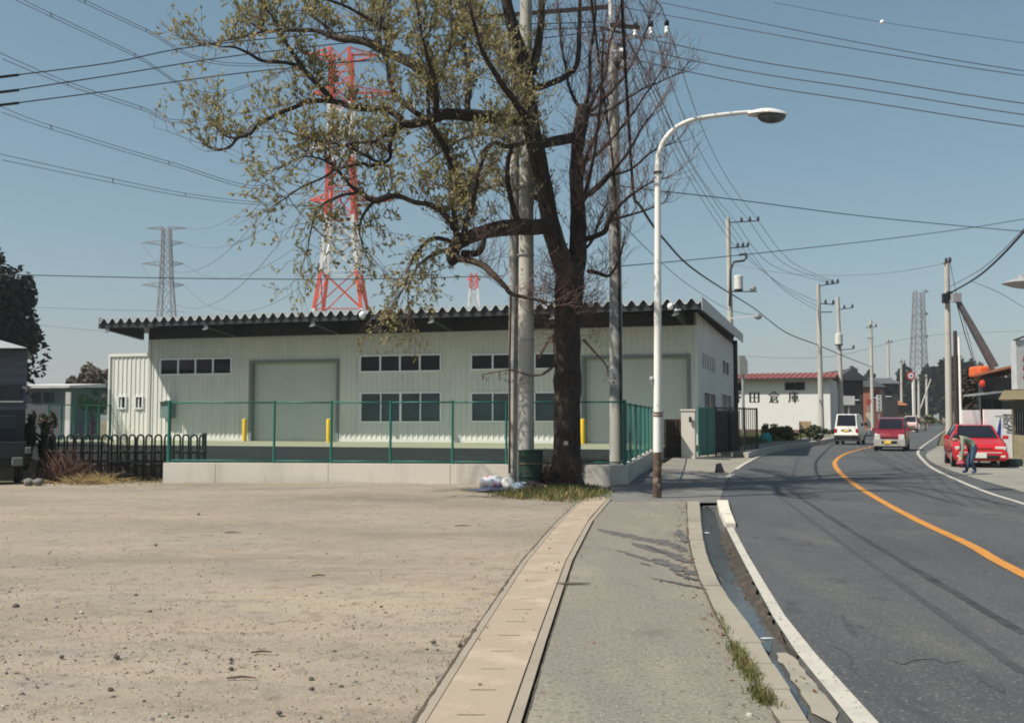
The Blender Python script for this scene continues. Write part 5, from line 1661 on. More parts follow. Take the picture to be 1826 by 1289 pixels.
# grey house at the left edge
SIDING = M_layers('grey_siding', (0.125, 0.135, 0.155), [((0.10, 0.108, 0.125), 1.2, 0.45, 0.7, (1, 1, 6), 5)], bump=0.05)
hY = 41
hs = thing('house', 'grey boarded house with pale roof cut by the left edge', 'house', at(10, 745, hY))
ORG[hs.name] = Vector(hs.location)
xr = at(49, 650, hY).x
ztop = at(48, 622, hY).z
xk = xr * (hY + 6) / hY - 0.15       # the side wall runs back along the lane
for k in range(12):
    z0 = 0.1 + (ztop - 0.1) * k / 12; z1 = 0.1 + (ztop - 0.1) * (k + 1) / 12
    mb = MB()
    mb.hexa([(xr - 7, hY, z0), (xr, hY, z0), (xk, hY + 6, z0), (xk - 7, hY + 6, z0), (xr - 7, hY + 0.03, z1), (xr - 0.02, hY + 0.03, z1), (xk - 0.02, hY + 6, z1), (xk - 7, hY + 6, z1)])
    build('siding_board', mb, SIDING, parent=hs)
mb = MB()
e0 = at(57, 624, hY - 0.5); r0 = at(-90, 590, hY + 2.8)
mb.hexa([(xr - 7.6, hY - 0.5, ztop), (xr + 0.22, hY - 0.5, ztop), (xk + 0.2, hY + 6.4, ztop), (xk - 7.6, hY + 6.4, ztop), (xr - 6.6, hY + 2, ztop + 1.15), (xr - 3.0, hY + 2, ztop + 0.75), (xk - 2.2, hY + 4, ztop + 0.75), (xk - 6.6, hY + 4, ztop + 1.15)])
build('roof', mb, M('pale_roof', (0.30, 0.32, 0.34), rough=0.6, scale=3, stretch=(1, 8, 1)), parent=hs)
mb = MB(); c = at(12, 700, hY - 0.06); mb.box(c, (1.2, 0.06, 0.6)); wv = build('window', mb, GLASS, parent=hs)
mb = MB(); c = at(12, 716, hY - 0.08); mb.box(c, (1.4, 0.1, 0.06)); build('sill', mb, GALV, parent=wv)
# low shed
sY = 74
sd = thing('shed', 'low grey shed with pale flat roof left of the cream annex', 'shed', at(85, 745, sY)); 
a, b = at(20, 690, sY), at(121, 690, sY)
mb = MB(); mb.box2((a.x, sY, -0.1), (b.x, sY + 6, at(80, 692, sY).z)); build('wall', mb, SIDING, parent=sd)
mb = MB(); zt = at(80, 689, sY).z; mb.hexa([(a.x, sY - 0.4, zt - 0.1), (b.x + 0.3, sY - 0.4, zt - 0.1), (b.x + 0.3, sY + 6.3, zt + 0.1), (a.x, sY + 6.3, zt + 0.1), (a.x, sY - 0.4, zt + 0.08), (b.x + 0.3, sY - 0.4, zt + 0.08), (b.x + 0.3, sY + 6.3, zt + 0.4), (a.x, sY + 6.3, zt + 0.4)]); build('roof', mb, ROOFST, parent=sd)
for p0, p1 in ((58, 72), (78, 96)):
    mb = MB(); c0, c1 = at(p0, 700, sY - 0.05), at(p1, 718, sY - 0.05); mb.box2((c0.x, sY - 0.06, c1.z), (c1.x, sY - 0.003, c0.z)); build('window', mb, GLASS, parent=sd)
mb = MB(); c = at(122, 712, sY - 0.3); mb.box((c.x, c.y, 1.7), (0.35, 0.2, 3.6)); build('corner_post', mb, WHITEP, parent=sd)
# green fence at the back of the yard
bk = thing('mesh_fence', 'green chain link fence in the background left of the annex', 'fence', at(90, 770, 52))
pa, pb = at(86, 770, 50), at(196, 770, 53)
for k in range(6):
    p = pa.lerp(pb, k / 5); mb = MB(); mb.tube([(p.x, p.y, 0.2), (p.x, p.y, 2.3)], 0.05, 6); build('post', mb, GREEN, parent=bk)
for z in (2.26, 0.6):
    mb = MB(); mb.tube([(pa.x, pa.y, z), (pb.x, pb.y, z)], 0.03, 5); build('rail', mb, GREEN, parent=bk)
mesh_bay(bk, pa, pb, 0.6, 2.26, step=0.09, r=0.008)
# dry brush by the gate and dark bush beside the truck
def brush(name, label, px, py, Y, w, h, n, mat, seed, cat='brush'):
    b = at(px, py, Y); b.z = 0
    r_ = random.Random(seed)
    mb = MB()
    for k in range(n):
        x = b.x + r_.gauss(0, w * 0.42); y_ = b.y + r_.gauss(0, 0.35)
        hh = h * r_.uniform(0.4, 1.05) * max(0.35, 1 - abs(x - b.x) / (w * 1.3))
        p = Vector((x, y_, 0)); q1 = p + Vector((r_.gauss(0, 0.12), r_.gauss(0, 0.1), hh * 0.55)); q2 = q1 + Vector((r_.gauss(0, 0.22), r_.gauss(0, 0.15), hh * 0.45))
        mb.tube([p, q1, q2], [0.008, 0.006, 0.003], 3, cap=False)
    return build(name, mb, mat, org=b, label=label, cat=cat, kind='stuff')
brush('dry_brush', 'reddish dry brush growing up through the left part of the black gate', 118, 850, 25.3, 0.9, 0.95, 260, M('dry_brush_stalk', (0.15, 0.085, 0.06), rough=0.9, var=0.4), 3)
brush('dry_weeds', 'tan dry weeds at the foot of the gate beside the concrete wall', 165, 858, 24.6, 1.0, 0.30, 260, M('dry_weed_stalk', (0.30, 0.22, 0.10), rough=0.9, var=0.4), 4)
tree_thing('shrub', 'dark scrubby bush between the parked truck and the black gate', 74, 27.0, 728, 64, SHR + BRN, 33, n=3000, size=0.055, py_bot=855, clumps=22, cat='shrub')
brush('dry_stalks', 'pale tangle of bare stalks against the annex wall behind the gate', 205, 800, 27.5, 0.30, 1.7, 45, M('grey_stalk', (0.16, 0.14, 0.12), rough=0.9, var=0.4), 6)

# dark small truck at the left edge, seen from behind
t0 = at(48, 800, 24.6).x
tk = thing('small_truck', 'dark blue small truck parked at the left edge, seen from behind', 'truck', (t0, 24.5, 0), rz=R(25))
NAVY = M('truck_navy', (0.010, 0.012, 0.020), rough=0.35, var=0.15, spec=0.5)
def tb(name, a, b, m, par=None, rz=0):
    mb = MB(); mb.box2(a, b); 
    o = build(name, mb, m, parent=par or tk)
    md = o.modifiers.new('bevel', 'BEVEL'); md.width = 0.03; md.segments = 2
    return o
tb('chassis', (t0 - 1.5, 24.5, 0.38), (t0, 27.6, 0.62), BLACK)
tg = tb('tailgate', (t0 - 1.5, 24.45, 0.625), (t0 - 0.0, 24.53, 1.02), NAVY)
tb('side_board', (t0 - 0.04, 24.535, 0.625), (t0, 26.3, 1.02), NAVY)
tb('side_board', (t0 - 1.5, 24.535, 0.625), (t0 - 1.46, 26.3, 1.02), NAVY)
cb = tb('cab', (t0 - 1.48, 26.4, 0.55), (t0 - 0.05, 27.7, 1.84), NAVY)
tb('rear_window', (t0 - 1.30, 26.36, 1.28), (t0 - 0.22, 26.397, 1.66), M('truck_window', (0.03, 0.045, 0.06), rough=0.15, spec=0.3), cb)
tb('license_plate', (at(20, 820, 24.4).x, 24.40, at(20, 830, 24.4).z), (at(38, 820, 24.4).x, 24.445, at(30, 815, 24.4).z), M('plate_grey', (0.16, 0.17, 0.165), var=0.25, scale=30), tg)
tb('license_plate', (at(51, 803, 24.4).x - 0.13, 24.41, at(51, 809, 24.4).z), (at(51, 803, 24.4).x, 24.448, at(51, 797, 24.4).z), M('plate_grey', (0.36, 0.37, 0.35)), tg)
for sx in (t0 - 1.35, t0 - 0.16):
    for yy_ in (25.1, 27.0):
        mb = MB(); mb.tube([(sx - 0.08, yy_, 0.27), (sx + 0.08, yy_, 0.27)], 0.27, 18)
        wh = build('wheel', mb, RUBBER, parent=tk, smooth=True, autos=40)
        mb = MB(); mb.tube([(sx - 0.085, yy_, 0.27), (sx + 0.085, yy_, 0.27)], 0.15, 14); build('rim', mb, GALV, parent=wh)
for k, (px, py) in enumerate(((52, 842), (69, 841))):
    q = at(px, py, 23.9); q.z = 0.07
    mb = MB(); mb.blob(q, (0.13, 0.10, 0.09), 9, 6, seed=k + 40, jit=0.2)
    build('rock', mb, M('rock_grey', (0.17, 0.165, 0.15), rough=0.9), org=q, label=('left', 'right')[k] + ' one of two grey rocks lying behind the parked truck', cat='rock', group='rocks behind the truck', smooth=True)

# ================================================================== RIGHT BACKGROUND
# white warehouse with red roof and its name
wy = 88.0
wh = thing('warehouse', 'white warehouse with red tiled roof and large black writing', 'warehouse', at(1390, 745, wy)); wh.location.z = 0
ORG[wh.name] = Vector(wh.location)
xa, xb = at(1262, 700, wy).x, at(1470, 700, wy).x
zt = at(1400, 673, wy).z
STUC = M_layers('stained_plaster', (0.66, 0.65, 0.63), [((0.52, 0.50, 0.47), 0.5, 0.56, 0.78, (1, 1, 0.5), 6), ((0.40, 0.36, 0.32), 1.6, 0.66, 0.8, (1, 1, 0.35), 6)], bump=0.05)
mb = MB(); mb.box2((xa, wy, 0.6), (xb, wy + 9, zt)); build('wall', mb, STUC, parent=wh)
mb = MB(); mb.box2((xa - 0.02, wy - 0.03, -0.1), (xb + 0.02, wy + 9.02, 0.6)); build('plinth', mb, M('plinth_brown', (0.16, 0.10, 0.075), rough=0.9), parent=wh)
ze = at(1400, 671, wy - 0.6).z; zr = at(1400, 657, wy + 3.0).z - 0.75
mb = MB()
mb.prism([(xa - 0.5, wy - 0.6, ze - 0.12), (xa - 0.5, wy - 0.6, ze + 0.05), (xa - 0.5, wy + 4.5, zr + 0.55), (xa - 0.5, wy + 9.6, ze + 0.05), (xa - 0.5, wy + 9.6, ze - 0.12), (xa - 0.5, wy + 4.5, zr + 0.36)], (xb - xa + 1.0, 0, 0))
RTILE = M_layers('red_roof', (0.22, 0.075, 0.068), [((0.28, 0.11, 0.10), 1.2, 0.5, 0.7, None, 6), ((0.22, 0.06, 0.055), 3, 0.52, 0.7, (1, 6, 1), 5)], rough=0.7, bump=0.1)
rf = build('roof', mb, RTILE, parent=wh)
nr = 26
for k in range(nr):     # raised battens of the roof sheets
    x = xa - 0.45 + (xb - xa + 0.9) * k / (nr - 1)
    mb = MB(); mb.bar((x, wy - 0.6, ze + 0.08), (x, wy + 4.5, zr + 0.58), 0.06); build('roof_batten', mb, RTILE, parent=rf)
mb = MB(); mb.bar((xa - 0.5, wy - 0.66, ze - 0.08), (xb + 0.5, wy - 0.66, ze - 0.08), 0.16); build('gutter', mb, DARK, parent=rf)
for p0, p1 in ((1311, 1331), (1400, 1430)):
    a, b = at(p0, 680, wy - 0.1), at(p1, 692, wy - 0.1)
    mb = MB(); mb.box2((a.x - 0.05, wy - 0.08, b.z - 0.05), (b.x + 0.05, wy - 0.002, a.z + 0.05)); w_ = build('window', mb, DARK, parent=wh)
    n_ = 2
    for k in range(n_):
        mb = MB(); x0 = a.x + (b.x - a.x) * k / n_ + 0.03; x1 = a.x + (b.x - a.x) * (k + 1) / n_ - 0.03
        mb.box2((x0, wy - 0.10, b.z), (x1, wy - 0.082, a.z)); build('pane', mb, GLASS, parent=w_)
INK = M('painted_black', (0.02, 0.02, 0.02), rough=0.8)
def text_part(name, body, pos, size, rot, mat, parent, offset=0.0, sx=1.0, align='CENTER'):
    cu = bpy.data.curves.new(name, 'FONT')
    cu.body = body; cu.size = 1.0; cu.offset = offset; cu.extrude = 0.0; cu.align_x = align; cu.align_y = 'CENTER'
    cu.resolution_u = 3
    tmp = bpy.data.objects.new(name, cu); col.objects.link(tmp)
    dgr = bpy.context.evaluated_depsgraph_get()
    me = bpy.data.meshes.new_from_object(tmp.evaluated_get(dgr))
    bpy.data.objects.remove(tmp); bpy.data.curves.remove(cu)
    me.name = name
    me.materials.clear(); me.materials.append(mat)
    o = bpy.data.objects.new(name, me); col.objects.link(o)
    o.parent = parent
    ORG[o.name] = ORG[parent.name]
    o.location = Vector(pos) - ORG[parent.name]
    o.rotation_euler = rot
    o.scale = (size * sx, size, size)
    return o
GLYPH = {
 'field': [(.07,.45,.07,.95,.10),(.25,.05,.25,.95,.10),(.45,.45,.45,.95,.10),(.05,.93,.47,.93,.05),(.05,.70,.47,.70,.05),(.05,.47,.47,.47,.05),(.05,.27,.47,.27,.05),(0,.06,.5,.06,.07),(.56,.93,.92,.93,.06),(.92,.93,.74,.75,.08),(.62,.82,.78,.68,.08),(.55,.60,.98,.60,.06),(.98,.60,.90,.46,.07),(.76,.60,.76,.05,.13),(.76,.05,.63,.12,.08)],
 'paddy': [(.10,.05,.10,.95,.15),(.5,.05,.5,.95,.14),(.90,.05,.90,.95,.15),(.10,.92,.90,.92,.05),(.10,.50,.90,.50,.05),(.10,.08,.90,.08,.05)],
 'store': [(.5,.98,.02,.66,.10),(.5,.98,.98,.66,.11),(.35,.74,.65,.74,.05),(.25,.62,.75,.62,.05),(.75,.62,.75,.36,.12),(.25,.49,.75,.49,.05),(.25,.37,.75,.37,.05),(.26,.62,.22,.20,.13),(.22,.20,.08,.02,.11),(.35,.26,.80,.26,.05),(.36,.26,.36,.02,.13),(.80,.26,.80,.02,.14),(.35,.05,.80,.05,.05)],
 'house': [(.5,1,.5,.9,.11),(.12,.88,.95,.88,.05),(.14,.88,.13,.30,.13),(.13,.30,.02,.03,.10),(.30,.75,.88,.75,.05),(.58,.84,.58,0,.15),(.36,.62,.36,.32,.11),(.80,.62,.80,.32,.13),(.36,.60,.80,.60,.05),(.36,.47,.80,.47,.05),(.36,.34,.80,.34,.05),(.25,.20,.95,.20,.05)]}
for key, px in (('field', 1318), ('paddy', 1349), ('store', 1381), ('house', 1413)):
    p = at(px, 706, wy)
    mb = MB()
    cw_, chh = 0.86, 1.02
    for k, (x0, y0, x1, y1, w_) in enumerate(GLYPH[key]):
        a = Vector(((x0 - .5) * cw_, 0, (y0 - .5) * chh)); b = Vector(((x1 - .5) * cw_, 0, (y1 - .5) * chh))
        t = (b - a).normalized(); n_ = Vector((-t.z, 0, t.x)) * w_ / 2; e_ = t * (0.02 if w_ < .08 else 0.0)
        yo = -0.012 - 0.0015 * k
        mb.quad(*[Vector((p.x, wy + yo, p.z)) + q_ for q_ in (a - e_ - n_, b + e_ - n_, b + e_ + n_, a - e_ + n_)])
    build('painted_character', mb, INK, parent=wh, kind='stuff')
wh.rotation_euler = (0, 0, R(-22)); wh.scale = (1.075, 1, 0.97)
# roof lantern / vent tower in front of the roof, beside the depot
vt = thing('ventilator', 'grey pointed ventilator hood showing beside the depot corner above the red roof', 'ventilator', at(1325, 672, 80))
mb = MB()
a, b = at(1319, 668, 80), at(1333, 634, 80)
mb.prism([(a.x, 80, a.z), (b.x, 80, a.z), (b.x, 80, b.z - 0.5), ((a.x + b.x) / 2 + 0.1, 80, b.z), (a.x, 80, b.z)], (0, 0.6, 0)); build('hood', mb, M('vent_grey', (0.22, 0.23, 0.22), rough=0.6), parent=vt)
mb = MB(); mb.tube([((a.x + b.x) / 2, 80.3, -0.1), ((a.x + b.x) / 2, 80.3, a.z + 0.1)], 0.12, 8); build('flue', mb, GALV, parent=vt)

# shrubs, board and weeds on the verge
for px, py, w, m_, lab, sd_ in ((1374, 764, 18, GRA, 'yellow green shrub on the verge left of the wooden board', 51), (1400, 765, 22, SHR + GRA, 'dark green low shrub on the verge beside the wooden board', 52), (1452, 770, 26, SHR, 'low green shrub at the foot of the slim pale pole', 53)):
    tree_thing('shrub', lab, px, 62, 756 + (px % 3) * 2, w * 1.9, m_, sd_, n=1300, size=0.09, py_bot=786, clumps=26, cat='shrub')
nb = thing('notice_board', 'small pale wooden board standing on the grass verge', 'board', at(1436, 768, 64))
a, b = at(1425, 751, 64), at(1447, 766, 64)
mb = MB(); mb.box2((a.x, 63.98, b.z), (b.x, 64.02, a.z)); build('panel', mb, M('pale_wood', (0.55, 0.40, 0.24), rough=0.8), parent=nb)
for x in (a.x + 0.1, b.x - 0.1):
    mb = MB(); mb.bar((x, 64.05, 0), (x, 64.05, a.z), 0.06); build('leg', mb, TWIG, parent=nb)
tc_ = at(1366, 770, 58); mb = MB(); mb.blob((tc_.x, 58, 0.35), (0.35, 0.3, 0.42), 9, 6, seed=3, jit=0.12); build('tarp_bundle', mb, M('teal_tarp', (0.03, 0.30, 0.30), rough=0.5), org=(tc_.x, 58, 0), label='small teal tarpaulin bundle on the verge by the black fence', cat='tarpaulin', smooth=True)

# dark houses behind the white van
def house(label, px0, px1, py_eave, py_top, Y, wall_m, roof_m, depth=8, ridge='x', wins=()):
    a, b = at(px0, 745, Y), at(px1, 745, Y)
    ze_, zr_ = at(px0, py_eave, Y).z, at(px0, py_top, Y).z
    o = thing('house', label, 'house', ((a.x + b.x) / 2, Y, 0))
    mb = MB(); mb.box2((a.x, Y, -0.1), (b.x, Y + depth, ze_)); build('wall', mb, wall_m, parent=o)
    mb = MB(); ov = 0.5
    if ridge == 'x':
        mb.prism([(a.x - ov, Y - ov, ze_), (a.x - ov, Y + depth / 2, zr_), (a.x - ov, Y + depth + ov, ze_)], (b.x - a.x + 2 * ov, 0, 0))
    else:
        mb.prism([(a.x - ov, Y - ov, ze_), (b.x + ov, Y - ov, ze_), ((a.x + b.x) / 2, Y - ov, zr_)], (0, depth + 2 * ov, 0))
    build('roof', mb, roof_m, parent=o)
    for (x0, y0, x1, y1) in wins:
        p, q = at(x0, y0, Y), at(x1, y1, Y)
        mb = MB(); mb.box2((p.x, Y - 0.06, q.z), (q.x, Y - 0.004, p.z)); w_ = build('window', mb, GLASS, parent=o)
        mb = MB(); mb.box2((p.x - 0.08, Y - 0.09, q.z - 0.12), (q.x + 0.08, Y - 0.003, q.z - 0.01)); build('sill', mb, ALU, parent=w_)
    return o
DKW = M('dark_house_wall', (0.045, 0.042, 0.045), rough=0.9, var=0.3, scale=1.5)
house('dark timber house with pale gable behind the white van', 1497, 1540, 678, 657, 100, DKW, M('dark_roof', (0.05, 0.055, 0.065), rough=0.7), ridge='y', wins=((1518, 700, 1530, 712),))
house('brick red house left of the far roadside poles', 1552, 1572, 690, 674, 118, M('red_brick', (0.22, 0.085, 0.055), rough=0.9), M('dark_roof', (0.05, 0.055, 0.065)), wins=((1555, 700, 1561, 708),))
house('dark low house with grey roof among the far trees', 1574, 1602, 684, 672, 135, DKW, M('grey_roof', (0.10, 0.10, 0.115), rough=0.7), wins=((1580, 696, 1588, 706),))
house('brown shed with orange roof edge beyond the red cars', 1590, 1612, 722, 712, 150, M('brown_wall', (0.10, 0.075, 0.05), rough=0.9), M('orange_roof', (0.42, 0.15, 0.07), rough=0.7), wins=((1595, 728, 1600, 735),))
def signboard(label, px0, py0, px1, py1, Y, m, post=True, name='sign_board', marks=0):
    a, b = at(px0, py0, Y), at(px1, py1, Y)
    o = thing(name, label, 'sign', ((a.x + b.x) / 2, Y, 0))
    mb = MB(); mb.box2((a.x, Y - 0.06, b.z), (b.x, Y + 0.06, a.z)); pnl = build('panel', mb, m, parent=o)
    for k in range(marks):
        z = a.z + (b.z - a.z) * (k + 0.5) / marks; x = (a.x + b.x) / 2; w_ = (b.x - a.x) * 0.3; h_ = (a.z - b.z) / marks * 0.32
        mb = MB(); mb.box((x, Y - 0.07, z + h_ * 0.4), (w_ * 1.7, 0.012, h_ * 0.28)); mb.box((x, Y - 0.071, z), (w_ * 0.4, 0.012, h_ * 1.7)); mb.box((x, Y - 0.072, z - h_ * 0.5), (w_ * 1.2, 0.012, h_ * 0.28))
        build('painted_mark', mb, INK, parent=pnl)
    if post:
        mb = MB(); mb.tube([((a.x + b.x) / 2, Y + 0.1, -0.05), ((a.x + b.x) / 2, Y + 0.1, b.z + 0.2)], 0.07, 8); build('post', mb, GALV, parent=o)
    return o
signboard('pale double sign board on the dark house behind the white van', 1504, 706, 1524, 722, 97, M('sign_white', (0.6, 0.6, 0.58), rough=0.5))
signboard('narrow upright white sign with dark characters left of the far poles', 1563, 704, 1572, 733, 110, M('sign_white', (0.6, 0.6, 0.58)), marks=4)
signboard('cream upright sign slab beside the road right of the white van', 1545, 736, 1553, 762, 96, M('sign_cream', (0.62, 0.57, 0.42), rough=0.5), post=False)
signboard('small red sign plate above the cream sign slab', 1545, 712, 1553, 720, 99, M('sign_red', (0.4, 0.06, 0.06), rough=0.5))
# round traffic sign
ts = thing('traffic_sign', 'round red ringed traffic sign on a pole above the distant road', 'traffic sign', at(1625, 745, 120)); ts.location.z = 0; ORG[ts.name] = Vector(ts.location)
c = at(1624, 670, 120)
mb = MB(); mb.tube([(c.x + 0.25, 120.1, -0.1), (c.x + 0.25, 120.1, c.z + 0.3)], 0.10, 8); build('post', mb, WHITEP, parent=ts)
mb = MB(); mb.tube([(c.x, 119.95, c.z), (c.x, 120.0, c.z)], 0.52, 20); dk = build('disc', mb, M('sign_ring_red', (0.45, 0.03, 0.03), rough=0.4), parent=ts)
mb = MB(); mb.tube([(c.x, 119.93, c.z), (c.x, 119.945, c.z)], 0.33, 20); build('disc_centre', mb, WHITEP, parent=dk)
mb = MB(); mb.box((c.x, 119.92, c.z), (0.3, 0.01, 0.2)); build('painted_mark', mb, M('sign_blue', (0.03, 0.05, 0.25)), parent=dk)

# far trees: dark wood along the end of the road
random.seed(31)
lab_t = 'dark evergreen tree in the wood beyond the end of the road'
proto = [tree_thing('evergreen_tree', lab_t, 1545 + 60 * k, 230, 676, 42, CON, 60 + k, n=1900, size=0.6, py_bot=748, clumps=22, group='trees beyond the road') for k in range(3)]
tx_ = [(1512, 1.15), (1532, .95), (1556, 1.05), (1578, 1.1), (1594, 1.0), (1618, 1.12), (1634, .95), (1650, 1.2), (1662, 1.35), (1678, 1.3), (1690, 1.45), (1704, 1.3), (1716, 1.5), (1730, 1.35), (1745, 1.3), (1764, 1.2), (1790, 1.25), (1815, 1.2), (1490, 0.9), (1470, 0.85)]
for i, (px, sc_) in enumerate(tx_):
    Yt = 215 + (i * 37) % 60
    b = at(px, 745, Yt)
    if i < 3:
        o = proto[i]; o.location = (b.x, Yt, -0.1); o.scale = (sc_,) * 3; o.rotation_euler = (0, 0, i)
    else:
        copy_thing(proto[i % 3], (b.x, Yt, -0.1), rz=i * 1.7, scale=(sc_ * 1.1, sc_ * 1.1, sc_))
lab_f = 'dim tree in the low line of trees on the far horizon'
pf = tree_thing('horizon_tree', lab_f, 900, 420, 722, 60, CON + BRN, 77, n=1400, size=0.7, py_bot=748, clumps=18, group='trees on the far horizon')
for i in range(30):
    px = -80 + i * 66 + (i * 29) % 40
    if 1480 < px < 1800: continue
    Yt = 400 + (i * 53) % 90
    b = at(px, 745, Yt)
    if i == 0: pf.location = (b.x, Yt, -0.1)
    else: copy_thing(pf, (b.x, Yt, -0.1), rz=i * 1.1, scale=(1.6, 1.6, 0.8 + (i * 17 % 10) / 20))
# hedge-like verge at the right of the far road
leaf_v = tree_thing('shrub', 'low dry hedge along the far left kerb of the receding road', 1650, 125, 742, 55, GRA + BRN, 88, n=900, size=0.2, py_bot=756, clumps=14, cat='shrub')
tree_thing('roadside_tree', 'dark tree standing behind the white panels at the right', 1722, 66, 655, 44, CON + BRN, 91, n=2600, size=0.22, py_bot=745)

# right-hand workshop with awnings, crane, panels
wk = thing('workshop', 'dark workshop with sloping roof and awning at the right edge', 'workshop', at(1790, 745, 52)); wk.location.z = 0; ORG[wk.name] = Vector(wk.location)
wY = 52
DK2 = M('workshop_wall', (0.055, 0.056, 0.058), rough=0.9, var=0.3, scale=1.2)
a, b = at(1748, 700, wY), at(1850, 700, wY)
kx = (wY + 8) / wY; zw = at(1800, 673, wY).z
mb = MB(); mb.hexa([(a.x, wY, -0.05), (b.x + 3, wY, -0.05), ((b.x + 3) * kx, wY + 8, -0.05), (a.x * kx + 0.4, wY + 8, -0.05), (a.x, wY, zw), (b.x + 3, wY, zw), ((b.x + 3) * kx, wY + 8, zw), (a.x * kx + 0.4, wY + 8, zw)]); build('wall', mb, DK2, parent=wk)
mb = MB()
p0, p1 = at(1738, 671, wY - 0.8), at(1812, 653, wY - 0.8)
mb.prism([(p0.x, wY - 0.8, p0.z), (p1.x + 3, wY - 0.8, p1.z + 0.7), (p1.x + 3, wY - 0.8, p1.z + 0.82), (p0.x, wY - 0.8, p0.z + 0.12)], (4.3, 8.9, 0)); build('roof', mb, M('workshop_roof', (0.42, 0.16, 0.09), rough=0.6), parent=wk)
mb = MB(); p0, p1 = at(1738, 706, wY - 1.2), at(1788, 700, wY - 1.2); mb.prism([(p0.x, wY - 1.2, p0.z), (p1.x, wY - 1.2, p1.z), (p1.x, wY - 1.2, p1.z + 0.08), (p0.x, wY - 1.2, p0.z + 0.08)], (0, 1.3, 0)); build('awning', mb, GALV, parent=wk)
for x0, x1 in ((1752, 1768), (1772, 1786)):
    p, q = at(x0, 712, wY), at(x1, 735, wY); mb = MB(); mb.box2((p.x, wY - 0.05, q.z), (q.x, wY - 0.003, p.z)); build('window', mb, GLASS, parent=wk)
gh = thing('guard_house', 'beige canopied kiosk with barred window cut by the right edge', 'kiosk', at(1815, 760, 36)); gh.location.z = 0; ORG[gh.name] = Vector(gh.location)
kY = 36.5
BEI = M('beige_render', (0.42, 0.35, 0.22), rough=0.8)
p0, p1 = at(1780, 712, kY - 0.6), at(1790, 692, kY - 0.6)
mb = MB(); mb.prism([(p0.x, kY - 0.6, p0.z), (p0.x + 4, kY - 0.6, p0.z), (p0.x + 4, kY - 0.6, p1.z), (at(1790, 700, kY - .6).x, kY - 0.6, at(1790, 696, kY - .6).z)], (1.9, 3.5, 0)); build('canopy', mb, BEI, parent=gh)
p0 = at(1800, 716, kY); mb = MB(); mb.prism([(p0.x, kY, -0.05), (p0.x + 4, kY, -0.05), (p0.x + 5.4, kY + 2.5, -0.05), (p0.x + 1.4, kY + 2.5, -0.05)], (0, 0, p0.z + 0.05)); build('wall', mb, M('kiosk_wall', (0.09, 0.085, 0.09), rough=0.8), parent=gh)
p0, p1 = at(1808, 735, kY), at(1826, 768, kY); mb = MB(); mb.box2((p0.x, kY - 0.04, p1.z), (p1.x + 1, kY - 0.003, p0.z)); gw = build('window', mb, GLASS, parent=gh)
for k in range(9):
    x = p0.x + k * 0.09; mb = MB(); mb.bar((x, kY - 0.06, p1.z), (x, kY - 0.06, p0.z), 0.02); build('window_bar', mb, GALV, parent=gw)
p0, p1 = at(1806, 776, kY - .3), at(1826, 812, kY - .3); mb = MB(); mb.box2((p0.x, kY - 0.3, 0.0), (p1.x + 1.5, kY - 0.003, p0.z)); build('counter', mb, BEI, parent=gh)
fs2 = thing('roof_sign', 'pale upright box sign standing on the kiosk roof at the right edge', 'sign', at(1815, 695, 36)); ORG[fs2.name] = Vector(fs2.location)
p0, p1 = at(1809, 606, 36.6), at(1840, 694, 36.6); mb = MB(); mb.box2((p0.x, 36.5, p1.z), (p1.x, 36.9, p0.z)); fb = build('box', mb, M('sign_grey_white', (0.42, 0.44, 0.46), rough=0.5), parent=fs2)
mb = MB(); mb.bar((p0.x - 0.1, 36.45, p0.z - 0.03), (p1.x, 36.45, p0.z + 0.22), 0.06); build('rim', mb, DARK, parent=fb)
for k in range(3):
    z = p0.z - 0.75 - k * 0.32; mb = MB(); mb.box((p0.x + 0.3, 36.49, z), (0.18, 0.012, 0.05)); mb.box((p0.x + 0.27, 36.488, z + 0.05), (0.04, 0.012, 0.2)); build('painted_mark', mb, M('faded_red', (0.25, 0.06, 0.08)), parent=fb)
rl_ = thing('canopy_lamp', 'wide conical lamp hood hanging in at the right edge', 'street lamp', at(1822, 505, 34)); ORG[rl_.name] = Vector(rl_.location)
c = at(1824, 508, 34); mb = MB(); mb.lathe((c.x, 34, c.z), [(0.05, -0.14), (0.3, -0.08), (0.66, 0.06), (0.5, 0.14), (0.16, 0.24), (0.15, 0.34)], 24); build('hood', mb, M('hood_grey', (0.30, 0.31, 0.32), rough=0.5), parent=rl_, smooth=True, autos=40)
mb = MB(); mb.tube([(c.x, 34, c.z + 0.3), (c.x + 0.6, 34, c.z + 0.45), (c.x + 2.2, 34, c.z + 0.4), (c.x + 2.2, 34, -0.05)], 0.05, 8); build('bracket', mb, GALV, parent=rl_)

# orange crane behind the workshop
cr = thing('mobile_crane', 'orange mobile crane with long dark raised boom behind the workshop', 'crane', at(1760, 745, 58)); cr.location.z = 0; ORG[cr.name] = Vector(cr.location)
ORAN = M('crane_orange', (0.62, 0.12, 0.035), rough=0.5)
mb = MB(); p0, p1 = at(1746, 652, 56), at(1766, 672, 56); mb.box2((p0.x, 56, p1.z), (p1.x, 57.4, p0.z)); o = build('cab', mb, ORAN, parent=cr); md = o.modifiers.new('bevel', 'BEVEL'); md.width = 0.15; md.segments = 3
mb = MB(); q = at(1752, 684, 51.3); mb.blob(q, (0.16, 0.15, 0.2), 9, 6, jit=0.05); build('beacon', mb, M('beacon_red', (0.55, 0.05, 0.03), rough=0.3), parent=cr)
mb = MB(); mb.box2((p0.x + 2.4, 60.4, 0.7), (p1.x + 7, 62.4, 1.6)); build('chassis', mb, ORAN, parent=cr)
